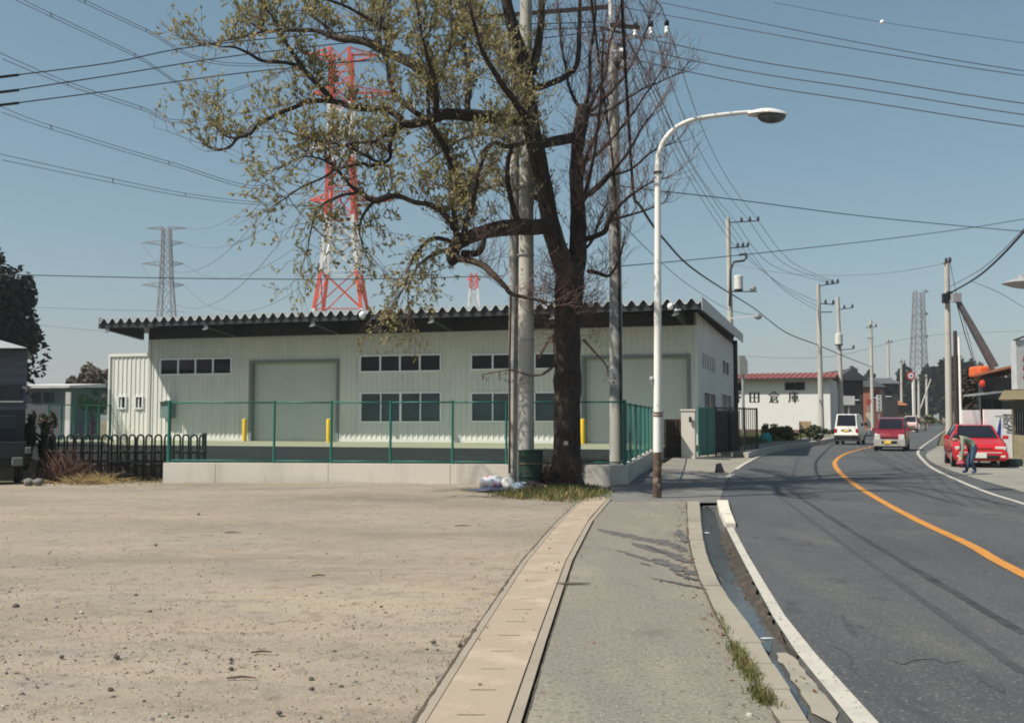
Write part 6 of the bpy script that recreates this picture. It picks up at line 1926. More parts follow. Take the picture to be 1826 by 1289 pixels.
for k in range(4):
    for yy_ in (60.5, 62.3):
        x = p0.x + 2.9 + k * 1.2; mb = MB(); mb.tube([(x, yy_ - 0.15, 0.5), (x, yy_ + 0.15, 0.5)], 0.5, 14); build('wheel', mb, RUBBER, parent=cr)
mb = MB(); b0, b1 = at(1773, 655, 57), at(1706, 533, 57)
mb.tube([b0, b0.lerp(b1, 0.5), b1], [0.27, 0.23, 0.15], 4); build('boom', mb, M('boom_grey', (0.11, 0.11, 0.115), rough=0.6, var=0.3), parent=cr)
mb = MB(); mb.box(at(1705, 531, 57), (0.45, 0.4, 0.5)); build('boom_head', mb, GALV, parent=cr)
mb = MB(); mb.tube([at(1706, 541, 57), at(1722, 600, 57), at(1741, 660, 57)], 0.03, 4); build('hoist_rope', mb, WIRE, parent=cr)

# white panels behind the red car
pn = thing('white_panel', 'plain white panel behind the red car left of the lettered one', 'panel', at(1732, 770, 36)); ORG[pn.name] = Vector(pn.location)
p0, p1 = at(1716, 731, 36), at(1750, 800, 36); mb = MB(); mb.box2((p0.x, 36, p1.z), (p1.x, 36.06, p0.z)); build('sheet', mb, WHITEP, parent=pn)
for x in (p0.x + 0.1, p1.x - 0.05):
    mb = MB(); mb.bar((x, 36.1, 0), (x, 36.1, p0.z + 0.08), 0.06); build('post', mb, DARK, parent=pn)
sp_ = thing('lettered_panel', 'tall white panel with blue sail mark and black upright lettering', 'sign', at(1780, 800, 35.2)); ORG[sp_.name] = Vector(sp_.location)
pY = 35.2
p0, p1 = at(1754, 730, pY), at(1806, 815, pY); mb = MB(); mb.box2((p0.x, pY, p1.z), (p1.x, pY + 0.07, p0.z)); sh_ = build('sheet', mb, WHITEP, parent=sp_)
mb = MB(); mb.box2((p1.x + 0.002, pY + 0.01, p1.z), (p1.x + 0.06, pY + 0.09, p0.z)); build('edge_trim', mb, M('trim_tan', (0.35, 0.25, 0.12)), parent=sp_)
mb = MB()
pts = [at(784 + 1000, 742, pY), at(1785, 760, pY), at(1784, 785, pY), at(1776, 786, pY), at(1778, 772, pY), at(1781, 755, pY)]
mb.prism([(p.x, pY - 0.006, p.z) for p in pts], (0, 0.005, 0)); build('sail_mark', mb, M('sign_blue2', (0.02, 0.04, 0.26)), parent=sh_)
mb = MB(); mb.box2((at(1774, 740, pY).x, pY - 0.007, at(1774, 742.5, pY).z), (at(1786, 740, pY).x, pY - 0.002, at(1774, 741, pY).z)); build('mast_mark', mb, M('mark_brown', (0.25, 0.18, 0.15)), parent=sh_)
LET = M('lettering_dark', (0.04, 0.04, 0.05), rough=0.6)
q = at(1799, 755.5, pY); text_part('lettering', 'ESCARI', (q.x, pY - 0.006, q.z), 0.25, (R(90), R(90), 0), LET, sh_, offset=0.02, sx=0.86)
q = at(1791, 751, pY); text_part('lettering', 'RWAY', (q.x, pY - 0.006, q.z), 0.21, (R(90), R(90), 0), LET, sh_, offset=0.018, sx=0.86)
mb = MB(); p0, p1 = at(1800, 814, 33.5), at(1824, 824, 33.5); mb.box2((p0.x, 33.5, 0.0), (p1.x, 34.1, 0.22)); build('planter', mb, M('dark_teal', (0.02, 0.05, 0.05), rough=0.6), org=(p0.x, 33.5, 0), label='low dark planter box on the forecourt right of the red car', cat='planter')

# ================================================================== VEHICLES
def make_car(name, label, cat, loc, rz, st, paint, front, rear, W, wheels, glassbelt, extras=None):
    """stations: x, z_low, z_belt, z_top, w_belt(half), w_top(half); x runs forward"""
    root = thing(name, label, cat, loc, None, rz)
    ORG[root.name] = Vector((0, 0, 0))
    def ring(s):
        x, zl, zb, zt_, wb, wt = s
        return [(x, -wb * 0.93, zl), (x, -wb, zl + (zb - zl) * 0.35), (x, -wb * 0.985, zb), (x, -wt, zt_), (x, wt, zt_), (x, wb * 0.985, zb), (x, wb, zl + (zb - zl) * 0.35), (x, wb * 0.93, zl)]
    rings = [ring(s) for s in st]
    mb = MB()
    vs = [p for r_ in rings for p in r_]
    fs = []
    for i in range(len(rings) - 1):
        for k in range(8):
            k2 = (k + 1) % 8
            fs.append((i * 8 + k, i * 8 + k2, (i + 1) * 8 + k2, (i + 1) * 8 + k))
    fs.append(tuple(range(8))); fs.append(tuple((len(rings) - 1) * 8 + k for k in range(8))[::-1])
    mb.add(vs, fs)
    bd = build('body', mb, paint, parent=root, local=True, smooth=True)
    md = bd.modifiers.new('bevel', 'BEVEL'); md.width = 0.035; md.segments = 3; md.limit_method = 'ANGLE'; md.angle_limit = R(18)
    bd.data.set_sharp_from_angle(angle=R(60))
    def panel(nm, quad, mat, inset=0.12, push=0.012, par=None):
        c = sum((Vector(p) for p in quad), Vector()) / 4
        nrm = (Vector(quad[1]) - Vector(quad[0])).cross(Vector(quad[3]) - Vector(quad[0])).normalized()
        if nrm.dot(c - Vector((0, 0, 0.7))) < 0: nrm = -nrm
        q = [Vector(p).lerp(c, inset) + nrm * push for p in quad]
        m2 = MB(); m2.prism(q, nrm * -0.03)
        return build(nm, m2, mat, parent=par or root, local=True)
    gi = glassbelt      # indexes: windshield (i,i+1), side pairs, rear (j,j+1)
    i = gi['ws']; panel('windshield', [rings[i][3], rings[i][4], rings[i + 1][4], rings[i + 1][3]], GLASS_CAR, 0.08)
    j = gi['rw']; panel('rear_window', [rings[j][3], rings[j][4], rings[j + 1][4], rings[j + 1][3]], GLASS_CAR, 0.12)
    for a, b in gi['side']:
        for k in (2, 5):
            k2 = 3 if k == 2 else 4
            x0, x1 = st[a][0], st[b][0]
            qa = [rings[a][k], rings[a][k2], rings[b][k2], rings[b][k]]
            panel('side_window', qa, GLASS_CAR, 0.10, 0.014)
    for (x, sd_) in wheels:
        for s in (-1, 1):
            y = s * (W / 2 - 0.08)
            m2 = MB(); m2.tube([(x, y - 0.085, sd_), (x, y + 0.085, sd_)], sd_, 20)
            w_ = build('wheel', m2, RUBBER, parent=root, local=True, smooth=True, autos=40)
            m2 = MB(); m2.tube([(x, y + s * 0.07, sd_), (x, y + s * 0.095, sd_)], sd_ * 0.62, 14)
            build('rim', m2, GALV, parent=w_, local=True)
            m2 = MB(); m2.tube([(x, s * (W / 2 - 0.02), sd_ + 0.01), (x, s * (W / 2 + 0.004), sd_ + 0.01)], sd_ * 1.15, 20)
            build('wheel_arch', m2, BLACK, parent=bd, local=True)
    def bx(nm, a, b, m, par=None, bev=0.02):
        m2 = MB(); m2.box2(a, b); o = build(nm, m2, m, parent=par or root, local=True)
        if bev: mdd = o.modifiers.new('bevel', 'BEVEL'); mdd.width = bev; mdd.segments = 2
        return o
    for nm, a, b, m, sym in front + rear:
        bx(nm, a, b, m)
        if sym: bx(nm, (a[0], -a[1], a[2]), (b[0], -b[1], b[2]), m)
    return root
def heading(dx, dy): return math.atan2(dy, dx)
# red hatchback facing the camera
az = R(19)
cx = G(1748, 832); 
fw = Vector((-math.sin(az), -math.cos(az), 0))
rc = Vector((cx.x, cx.y, 0)) - fw * 1.75
make_car('parked_car', 'bright red hatchback parked on the forecourt facing the camera', 'car', (rc.x, rc.y, -0.01), heading(fw.x, fw.y),
    [(2.03, 0.25, 0.50, 0.56, 0.72, 0.66), (1.93, 0.20, 0.64, 0.71, 0.80, 0.70), (1.55, 0.18, 0.75, 0.82, 0.83, 0.72), (0.98, 0.18, 0.86, 0.92, 0.83, 0.70), (0.22, 0.18, 0.90, 1.36, 0.83, 0.56), (-0.55, 0.18, 0.90, 1.39, 0.83, 0.57), (-1.25, 0.18, 0.90, 1.36, 0.83, 0.56), (-1.92, 0.20, 0.88, 0.94, 0.80, 0.66), (-2.02, 0.26, 0.60, 0.66, 0.74, 0.68)],
    CARRED,
    [('headlight', (1.90, 0.44, 0.56), (2.0, 0.76, 0.68), LAMP, True), ('grille', (1.95, -0.36, 0.56), (2.03, 0.36, 0.63), BLACK, False), ('bumper', (1.90, -0.80, 0.26), (2.10, 0.80, 0.50), CARRED, False), ('bumper_trim', (2.09, -0.62, 0.465), (2.115, 0.62, 0.495), LAMP, False),
     ('air_intake', (2.06, -0.55, 0.27), (2.112, 0.55, 0.40), BLACK, False), ('license_plate', (2.10, -0.17, 0.30), (2.13, 0.17, 0.46), PLATE_W, False), ('fog_lamp', (2.06, 0.58, 0.32), (2.11, 0.72, 0.40), LAMP, True), ('side_mirror', (0.62, 0.82, 0.90), (0.74, 1.0, 1.02), CARRED, True)],
    [('bumper', (-2.08, -0.78, 0.28), (-1.95, 0.78, 0.52), CARRED, False), ('tail_light', (-2.02, 0.52, 0.66), (-1.90, 0.79, 0.82), TAIL, True), ('door_trim', (-1.0, 0.825, 0.44), (1.0, 0.845, 0.49), BLACK, True)],
    1.66, [(1.30, 0.29), (-1.25, 0.29)], dict(ws=3, rw=6, side=((3, 4), (4, 5), (5, 6))))
# wine red kei wagon coming towards the camera
az = R(25)
fw = Vector((-math.sin(az), -math.cos(az), 0)); cx = G(1587, 804, ZR); c2 = Vector((cx.x, cx.y, 0)) - fw * 1.5
make_car('small_wagon', 'wine red upright wagon with silver bumper driving towards the camera', 'car', (c2.x, c2.y, ZR), heading(fw.x, fw.y),
    [(1.66, 0.26, 0.62, 0.70, 0.66, 0.60), (1.58, 0.20, 0.80, 0.88, 0.71, 0.64), (1.25, 0.18, 0.93, 1.0, 0.735, 0.65), (0.92, 0.18, 0.98, 1.05, 0.735, 0.64), (0.36, 0.18, 1.0, 1.60, 0.735, 0.57), (-0.5, 0.18, 1.0, 1.66, 0.735, 0.58), (-1.42, 0.18, 1.0, 1.64, 0.735, 0.57), (-1.62, 0.20, 0.95, 1.0, 0.72, 0.63), (-1.66, 0.26, 0.6, 0.66, 0.70, 0.63)],
    CARWINE,
    [('headlight', (1.50, 0.42, 0.58), (1.70, 0.70, 0.82), LAMP, True), ('bumper', (1.50, -0.73, 0.24), (1.74, 0.73, 0.58), CARSILV, False), ('grille', (1.70, -0.34, 0.60), (1.72, 0.40, 0.66), BLACK, False), ('air_intake', (1.72, -0.36, 0.36), (1.752, 0.36, 0.50), BLACK, False),
     ('license_plate', (1.74, -0.26, 0.35), (1.77, 0.08, 0.51), PLATE_Y, False), ('side_mirror', (0.70, 0.73, 0.98), (0.80, 0.89, 1.14), CARWINE, True), ('bumper_strip', (1.73, -0.66, 0.17), (1.745, 0.66, 0.235), BLACK, False)],
    [('bumper', (-1.72, -0.72, 0.28), (-1.58, 0.72, 0.52), CARSILV, False), ('tail_light', (-1.68, 0.58, 0.75), (-1.58, 0.71, 1.05), TAIL, True)],
    1.475, [(1.10, 0.27), (-1.15, 0.27)], dict(ws=3, rw=6, side=((3, 4), (4, 5), (5, 6))))
# white kei van driving away
az = R(27)
fw = Vector((math.sin(az), math.cos(az), 0)); cx = G(1509, 793, ZR); c3 = Vector((cx.x, cx.y, 0)) + fw * 1.75
make_car('small_van', 'white boxy van with dark bumper driving away along the road', 'van', (c3.x, c3.y, ZR), heading(fw.x, fw.y),
    [(1.64, 0.3, 0.82, 0.9, 0.64, 0.58), (1.55, 0.24, 0.98, 1.05, 0.69, 0.60), (1.30, 0.22, 1.08, 1.14, 0.70, 0.60), (0.70, 0.22, 1.10, 1.80, 0.70, 0.57), (-0.3, 0.22, 1.10, 1.88, 0.70, 0.58), (-1.42, 0.22, 1.08, 1.86, 0.70, 0.57), (-1.62, 0.24, 1.04, 1.10, 0.69, 0.64), (-1.66, 0.32, 0.68, 0.74, 0.68, 0.64)],
    CARWHITE,
    [('headlight', (1.58, 0.42, 0.70), (1.68, 0.66, 0.86), LAMP, True), ('bumper', (1.55, -0.69, 0.28), (1.72, 0.69, 0.55), BLACK, False), ('side_mirror', (1.05, 0.70, 1.15), (1.15, 0.86, 1.35), BLACK, True)],
    [('bumper', (-1.76, -0.70, 0.30), (-1.58, 0.70, 0.56), BLACK, False), ('bumper_top', (-1.78, -0.70, 0.565), (-1.60, 0.70, 0.66), CARWHITE, False), ('tail_light', (-1.70, 0.55, 0.74), (-1.60, 0.69, 0.98), TAIL, True), ('license_recess', (-1.69, -0.30, 0.84), (-1.62, 0.30, 0.93), BROWN, False), ('license_plate', (-1.705, -0.16, 0.80), (-1.66, 0.16, 0.90), PLATE_Y, False)],
    1.40, [(1.05, 0.27), (-1.05, 0.27)], dict(ws=2, rw=5, side=((3, 4), (4, 5))))
# lorry-like pale car behind the wine red one
cx = G(1624, 771, ZR); fw = Vector((-math.sin(R(24)), -math.cos(R(24)), 0)); c4 = Vector((cx.x, cx.y, 0)) - fw * 1.5
make_car('distant_van', 'distant dark van with pale front following the wine red wagon', 'van', (c4.x, c4.y, ZR), heading(fw.x, fw.y),
    [(1.64, 0.3, 0.82, 0.9, 0.64, 0.58), (1.55, 0.24, 0.98, 1.05, 0.69, 0.60), (1.30, 0.22, 1.08, 1.14, 0.70, 0.60), (0.70, 0.22, 1.10, 1.80, 0.70, 0.57), (-0.3, 0.22, 1.10, 1.88, 0.70, 0.58), (-1.42, 0.22, 1.08, 1.86, 0.70, 0.57), (-1.62, 0.24, 1.04, 1.10, 0.69, 0.64)],
    M('van_pink_white', (0.55, 0.40, 0.37), rough=0.3), [('bumper', (1.55, -0.69, 0.28), (1.72, 0.69, 0.5), BLACK, False), ('grille', (1.64, -0.5, 0.62), (1.70, 0.5, 0.72), BROWN, False)], [('bumper', (-1.70, -0.69, 0.28), (-1.60, 0.69, 0.5), BLACK, False)], 1.40, [(1.05, 0.27), (-1.05, 0.27)], dict(ws=2, rw=5, side=((3, 4), (4, 5))))

# ================================================================== PERSON bending over at the red car's wing
def person():
    Yp = 28.9
    g = at(1729, 848, Yp); g.z = 0
    def q(px, py, dy=0.0): return at(px, py, Yp + dy)
    J = {}
    def j(n, p, r): J[n] = (Vector(p), r)
    j('hip', q(1737, 797), 0.150); j('waist', q(1731, 788), 0.140); j('chest', q(1720, 780), 0.155); j('neck', q(1711, 779), 0.062); j('head0', q(1706, 780.5), 0.085); j('head1', q(1702, 783.5), 0.088); j('chin', q(1701, 787.5), 0.055)
    for s, dy in (('l', -0.17), ('r', 0.17)):
        off = 2 if s == 'l' else -1
        j('sh' + s, q(1716, 782, dy), 0.070); j('el' + s, q(1715 + off, 800, dy * 1.2 - 0.05), 0.052); j('wr' + s, q(1713 + off, 815, dy * 0.7 - 0.15), 0.036); j('pa' + s, q(1712 + off, 820, dy * 0.6 - 0.17), 0.040)
        hx = 1736 if s == 'l' else 1733
        j('th' + s, q(hx + 1, 801, dy * 0.55), 0.110)
        kx = 1731 if s == 'l' else 1727
        j('kn' + s, q(kx, 823, dy * 0.65 - 0.05), 0.075); j('an' + s, (g.x + (0.12 if s == 'l' else -0.04), Yp + dy * 0.6, 0.10), 0.050); 
        j('he' + s, (g.x + (0.14 if s == 'l' else -0.02), Yp + dy * 0.6 + 0.05, 0.055), 0.050); j('to' + s, (g.x + (-0.02 if s == 'l' else -0.18), Yp + dy * 0.6 - 0.08, 0.045), 0.042)
    E = [('hip', 'waist'), ('waist', 'chest'), ('chest', 'neck'), ('neck', 'head0'), ('head0', 'head1'), ('head1', 'chin')]
    for s in 'lr':
        E += [('chest', 'sh' + s), ('sh' + s, 'el' + s), ('el' + s, 'wr' + s), ('wr' + s, 'pa' + s), ('hip', 'th' + s), ('th' + s, 'kn' + s), ('kn' + s, 'an' + s), ('an' + s, 'he' + s), ('he' + s, 'to' + s)]
    names = list(J)
    # fingers, each its own short chain rooted in the palm
    extra = []
    for s in 'lr':
        p = J['pa' + s][0]
        for k in range(5):
            d = Vector((-0.03 - 0.012 * (k - 2), -0.02 + 0.022 * (k - 2), -0.055 if k else -0.02)) if k else Vector((-0.055, -0.05, -0.01))
            a = 'f%s%da' % (s, k); b = 'f%s%db' % (s, k)
            J[a] = (p + d, 0.012); J[b] = (p + d + Vector((-0.018, 0, -0.028 - 0.004 * (2 - abs(k - 2)))), 0.009)
            E += [('pa' + s, a), (a, b)]
    names = list(J)
    o0 = Vector((g.x + 0.05, Yp, 0))
    me = bpy.data.meshes.new('person')
    me.from_pydata([tuple(J[n][0] - o0) for n in names], [(names.index(a), names.index(b)) for a, b in E], [])
    ob = bpy.data.objects.new('person', me); col.objects.link(ob)
    ob.location = o0
    md = ob.modifiers.new('skin', 'SKIN')
    for i, n in enumerate(names):
        r = J[n][1]
        me.skin_vertices[0].data[i].radius = (r, r)
        me.skin_vertices[0].data[i].use_root = (n == 'hip')
    sub = ob.modifiers.new('sub', 'SUBSURF'); sub.levels = 1; sub.render_levels = 1
    dgr = bpy.context.evaluated_depsgraph_get()
    m2 = bpy.data.meshes.new_from_object(ob.evaluated_get(dgr))
    bpy.data.objects.remove(ob)
    mats = [M('shirt_sage', (0.20, 0.225, 0.17), rough=0.9), M('jeans', (0.045, 0.075, 0.13), rough=0.9), M('skin', (0.42, 0.25, 0.18), rough=0.6), M('shoe', (0.10, 0.12, 0.30), rough=0.6)]
    m2.materials.clear()
    for m_ in mats: m2.materials.append(m_)
    seg = {}
    def kind(a, b):
        t = a[:2]
        if a.startswith('head') or b.startswith('head') or a == 'head1' or a[0] == 'f' or a.startswith('pa') or b.startswith('pa'): return 2
        if a.startswith('wr'): return 2
        if a.startswith('he') or b.startswith('he'): return 3
        if b.startswith('th') or a.startswith('th') or a.startswith('kn'): return 1
        return 0
    segs = [(J[a][0] - o0, J[b][0] - o0, kind(a, b)) for a, b in E]
    for p in m2.polygons:
        c = p.center
        best, bk_ = 1e9, 0
        for a, b, k in segs:
            ab = b - a; t = max(0, min(1, (c - a).dot(ab) / max(1e-9, ab.length_squared)))
            d = (a + ab * t - c).length
            if d < best: best, bk_ = d, k
        p.material_index = bk_; p.use_smooth = True
    po = bpy.data.objects.new('person', m2); col.objects.link(po); po.location = o0
    set_props(po, 'person in sage shirt and jeans bending over the front wing of the red car', 'person')
    ORG[po.name] = o0
    h = J['head0'][0]; h1 = J['head1'][0]
    mb = MB(); mb.blob(h.lerp(h1, 0.35) + Vector((0.01, 0.01, 0.035)), (0.105, 0.105, 0.095), 10, 7, seed=2, jit=0.06)
    build('hair', mb, M('dark_hair', (0.015, 0.012, 0.012), rough=0.7), parent=po, smooth=True)
    f = J['head1'][0]
    mb = MB()
    mb.blob(f + Vector((-0.085, -0.02, -0.035)), (0.022, 0.018, 0.022), 6, 5, jit=0); build('nose', mb, MATS['skin'], parent=po, smooth=True)
    for dy in (-0.085, 0.085):
        mb = MB(); mb.blob(h.lerp(h1, 0.6) + Vector((0.02, dy, -0.01)), (0.025, 0.012, 0.032), 6, 5, jit=0); build('ear', mb, MATS['skin'], parent=po, smooth=True)
        mb = MB(); mb.blob(f + Vector((-0.075, dy * 0.42, -0.005)), (0.012, 0.012, 0.010), 6, 5, jit=0); build('eye', mb, BLACK, parent=po, smooth=True)
    mb = MB(); mb.blob(f + Vector((-0.065, -0.01, -0.075)), (0.012, 0.026, 0.008), 6, 5, jit=0); build('mouth', mb, M('lip', (0.3, 0.1, 0.09)), parent=po, smooth=True)
    cl = J['pal'][0] + Vector((-0.03, -0.06, -0.09))
    mb = MB(); mb.blob(cl, (0.12, 0.07, 0.07), 9, 6, seed=5, jit=0.3)
    build('wash_cloth', mb, M('cloth_pink', (0.45, 0.08, 0.12), rough=0.9), org=cl, label='crumpled pink cloth held in the hands of the bending person', cat='cloth', smooth=True)
person()
q = G(1716, 848)
mb = MB(); mb.lathe((q.x - 0.25, q.y, 0), [(0.11, 0.0), (0.15, 0.2), (0.16, 0.21)], 14)

# ================================================================== THINGS NEAR THE TREE
dY = 22.45
dp = at(946, 850, dY); dp.z = 0
dr = thing('oil_drum', 'dark green oil drum standing in front of the thick utility pole', 'drum', dp)
mb = MB()
mb.lathe((dp.x, dp.y, 0.0), [(0.275, 0.0), (0.285, 0.01), (0.285, 0.04), (0.272, 0.05), (0.272, 0.27), (0.290, 0.285), (0.290, 0.305), (0.272, 0.32), (0.272, 0.56), (0.290, 0.575), (0.290, 0.595), (0.272, 0.61), (0.272, 0.84), (0.288, 0.85), (0.288, 0.88), (0.262, 0.882), (0.258, 0.80)], 32)
build('shell', mb, M_layers('drum_green', (0.022, 0.050, 0.038), [((0.07, 0.05, 0.035), 5, 0.56, 0.7, None, 6)], rough=0.5, bump=0.1), parent=dr, smooth=True, autos=35)
mb = MB(); mb.lathe((dp.x, dp.y, 0.575), [(0.291, 0.0), (0.2925, 0.012), (0.291, 0.022)], 32); build('hoop_rust', mb, M('drum_hoop', (0.20, 0.15, 0.08), rough=0.7), parent=dr)
def crumple(name, label, c, r, mats, seed, cat, flat=1.0, jit=0.3, n=22, m=14, spots=False):
    mb = MB(); mb.blob((c[0], c[1], c[2]), r, n, m, seed=seed, jit=0.0)
    v2 = []
    for v in mb.v:
        d = Vector(v) - Vector(c)
        k = 1 + jit * mnoise.noise(Vector((v[0] * 4 + seed, v[1] * 4, v[2] * 4))) + 0.12 * mnoise.noise(Vector((v[0] * 12, v[1] * 12 + seed, v[2] * 12)))
        p = Vector(c) + d * k
        p.z = max(0.01, p.z)
        v2.append(tuple(p))
    mb.v = v2
    return build(name, mb, mats, org=(c[0], c[1], 0), label=label, cat=cat, smooth=True)
BAGR = M_layers('printed_bag', (0.46, 0.47, 0.50), [((0.50, 0.05, 0.05), 5.5, 0.57, 0.60, None, 2), ((0.45, 0.50, 0.62), 2.5, 0.55, 0.7, None, 3)], rough=0.45, bump=0.3, bscale=12)
BAGW = M_layers('white_bag', (0.52, 0.52, 0.50), [((0.5, 0.5, 0.5), 4, 0.5, 0.7, None, 4)], rough=0.4, bump=0.3, bscale=12)
BAGB = M_layers('blue_bag', (0.34, 0.44, 0.52), [((0.6, 0.64, 0.66), 4, 0.5, 0.65, None, 4)], rough=0.4, bump=0.4, bscale=12)
p = at(879, 855, 22.2); crumple('rubbish_bag', 'white rubbish bag with red print slumped against the low wall', (p.x, 22.2, 0.16), (0.25, 0.24, 0.17), BAGR, 3, 'bag')
p = at(906, 855, 22.15); crumple('rubbish_bag', 'plain white rubbish bag between the printed bag and the oil drum', (p.x, 22.15, 0.14), (0.19, 0.2, 0.15), BAGW, 8, 'bag')
p = at(930, 862, 22.0); crumple('rubbish_bag', 'pale blue plastic bag lying flat in front of the oil drum', (p.x, 21.95, 0.08), (0.24, 0.20, 0.12), BAGB, 12, 'bag')
p = at(868, 868, 21.9); crumple('tarpaulin', 'dark blue plastic sheet under the rubbish bags', (p.x + 0.15, 21.9, 0.03), (0.42, 0.22, 0.06), M('navy_sheet', (0.05, 0.06, 0.11), rough=0.4), 15, 'sheet')
cw = thing('wire_coil', 'tangled coil of rusty wire lying in the grass beside the trunk', 'coil', at(955, 870, 21.6)); cw.location.z = 0; ORG[cw.name] = Vector(cw.location)
rnd = random.Random(3)
for k in range(7):
    cx_ = at(942 + 8 * (k % 4), 870, 21.5).x; cy_ = 21.4 + 0.12 * (k % 3); rr_ = rnd.uniform(0.10, 0.19)
    tl = rnd.uniform(-0.6, 0.6)
    pts = [(cx_ + rr_ * math.cos(a * 0.5236), cy_ + rr_ * 0.9 * math.sin(a * 0.5236), 0.10 + rr_ * 0.6 * math.sin(a * 0.5236 + tl)) for a in range(13)]
    mb = MB(); mb.tube(pts, 0.014, 5); build('loop', mb, M('rusty_wire', (0.17, 0.12, 0.10), rough=0.8, var=0.4), parent=cw)

# grass and weeds
def grass(name, pts_fn, n, hmin, hmax, mats, seed, w=0.008):
    r_ = random.Random(seed)
    V, F, Mi = [], [], []
    for k in range(n):
        x, y_, z, hs_ = pts_fn(r_)
        h = r_.uniform(hmin, hmax) * hs_
        a = r_.uniform(0, 6.283); dx, dy = math.cos(a), math.sin(a)
        ln = r_.uniform(0.2, 0.9) * h
        b = r_.uniform(0, 6.283); lx_, ly_ = math.cos(b) * ln, math.sin(b) * ln
        o = len(V)
        V += [(x - dx * w, y_ - dy * w, z), (x + dx * w, y_ + dy * w, z), (x + lx_ * 0.4 + dx * w * 0.7, y_ + ly_ * 0.4 + dy * w * 0.7, z + h * 0.65), (x + lx_ * 0.4 - dx * w * 0.7, y_ + ly_ * 0.4 - dy * w * 0.7, z + h * 0.65), (x + lx_, y_ + ly_, z + h)]
        F += [(o, o + 1, o + 2, o + 3), (o + 3, o + 2, o + 4)]
        m_ = r_.randrange(len(mats)); Mi += [m_, m_]
    mb = MB(); mb.v = V; mb.f = F; mb.mi = Mi
    return build(name, mb, mats, kind='stuff')
def tree_patch(r_):
    while True:
        px = r_.uniform(835, 1092); py = r_.uniform(862, 897)
        e_ = ((px - 985) / 108) ** 2 + ((py - 879) / 17) ** 2
        if r_.random() < (1.15 - e_ * 0.9) * (0.35 + 1.3 * max(0, 0.5 + mnoise.noise((px * 0.05, py * 0.16, 4)))) and py < 897 - abs(px - 1030) * 0.06:
            g_ = G(px, py); return g_.x, g_.y, 0.0, max(0.3, 1.1 - e_ * 0.6)
grass('grass_patch', tree_patch, 5600, 0.03, 0.19, GRA + [MATS['dry_weed_stalk']], 1, w=0.008)
def fringe(r_):
    px = r_.uniform(60, 290); py = 858 + r_.gauss(0, 4); g_ = G(px, py); return g_.x, g_.y, 0.0, 0.6
grass('weed_fringe', fringe, 500, 0.04, 0.16, [GRA[1], MATS['dry_weed_stalk']], 2, w=0.008)
def kerbweed(cx0, cy0, cx1, cy1, sp):
    def f(r_):
        t = r_.random(); g_ = G(cx0 + (cx1 - cx0) * t, cy0 + (cy1 - cy0) * t); return g_.x + r_.gauss(0, sp), g_.y + r_.gauss(0, sp * 1.5), 0.0, 0.7
    return f
WEED = [M_leaf('weed_a', (0.13, 0.16, 0.04), (0.20, 0.22, 0.07), 0.3), M_leaf('weed_b', (0.20, 0.15, 0.07), (0.28, 0.20, 0.10), 0.3), M_leaf('weed_c', (0.10, 0.12, 0.04), (0.15, 0.16, 0.06), 0.3)]
for i, (a0_, b0_, a1_, b1_, sp, n_) in enumerate(((1308, 1152, 1345, 1218, 0.028, 520), (1348, 1232, 1372, 1258, 0.030, 300), (1280, 1095, 1300, 1135, 0.012, 50))):
    grass('kerb_weeds', kerbweed(a0_, b0_, a1_, b1_, sp), n_, 0.03, 0.11, WEED, 10 + i, w=0.0045)
def lotedge(r_):
    y_ = r_.uniform(4, 20); return lerp_line(SL, y_) - 0.10 - abs(r_.gauss(0, 0.08)), y_, 0.0, 0.35
grass('lot_edge_weeds', lotedge, 160, 0.02, 0.07, [GRA[1], WEED[1]], 14, w=0.005)
def vergeg(r_):
    p = r_.choice(vp[:max(2, len(vp) * 2 // 3)]); d = r_.uniform(2.5, 9)
    return p.x - d * 0.9, p.y + d * 0.4 + r_.uniform(-2, 2), 0.15, 1.0
grass('verge_grass_blades', vergeg, 5000, 0.1, 0.35, GRA, 15, w=0.03)

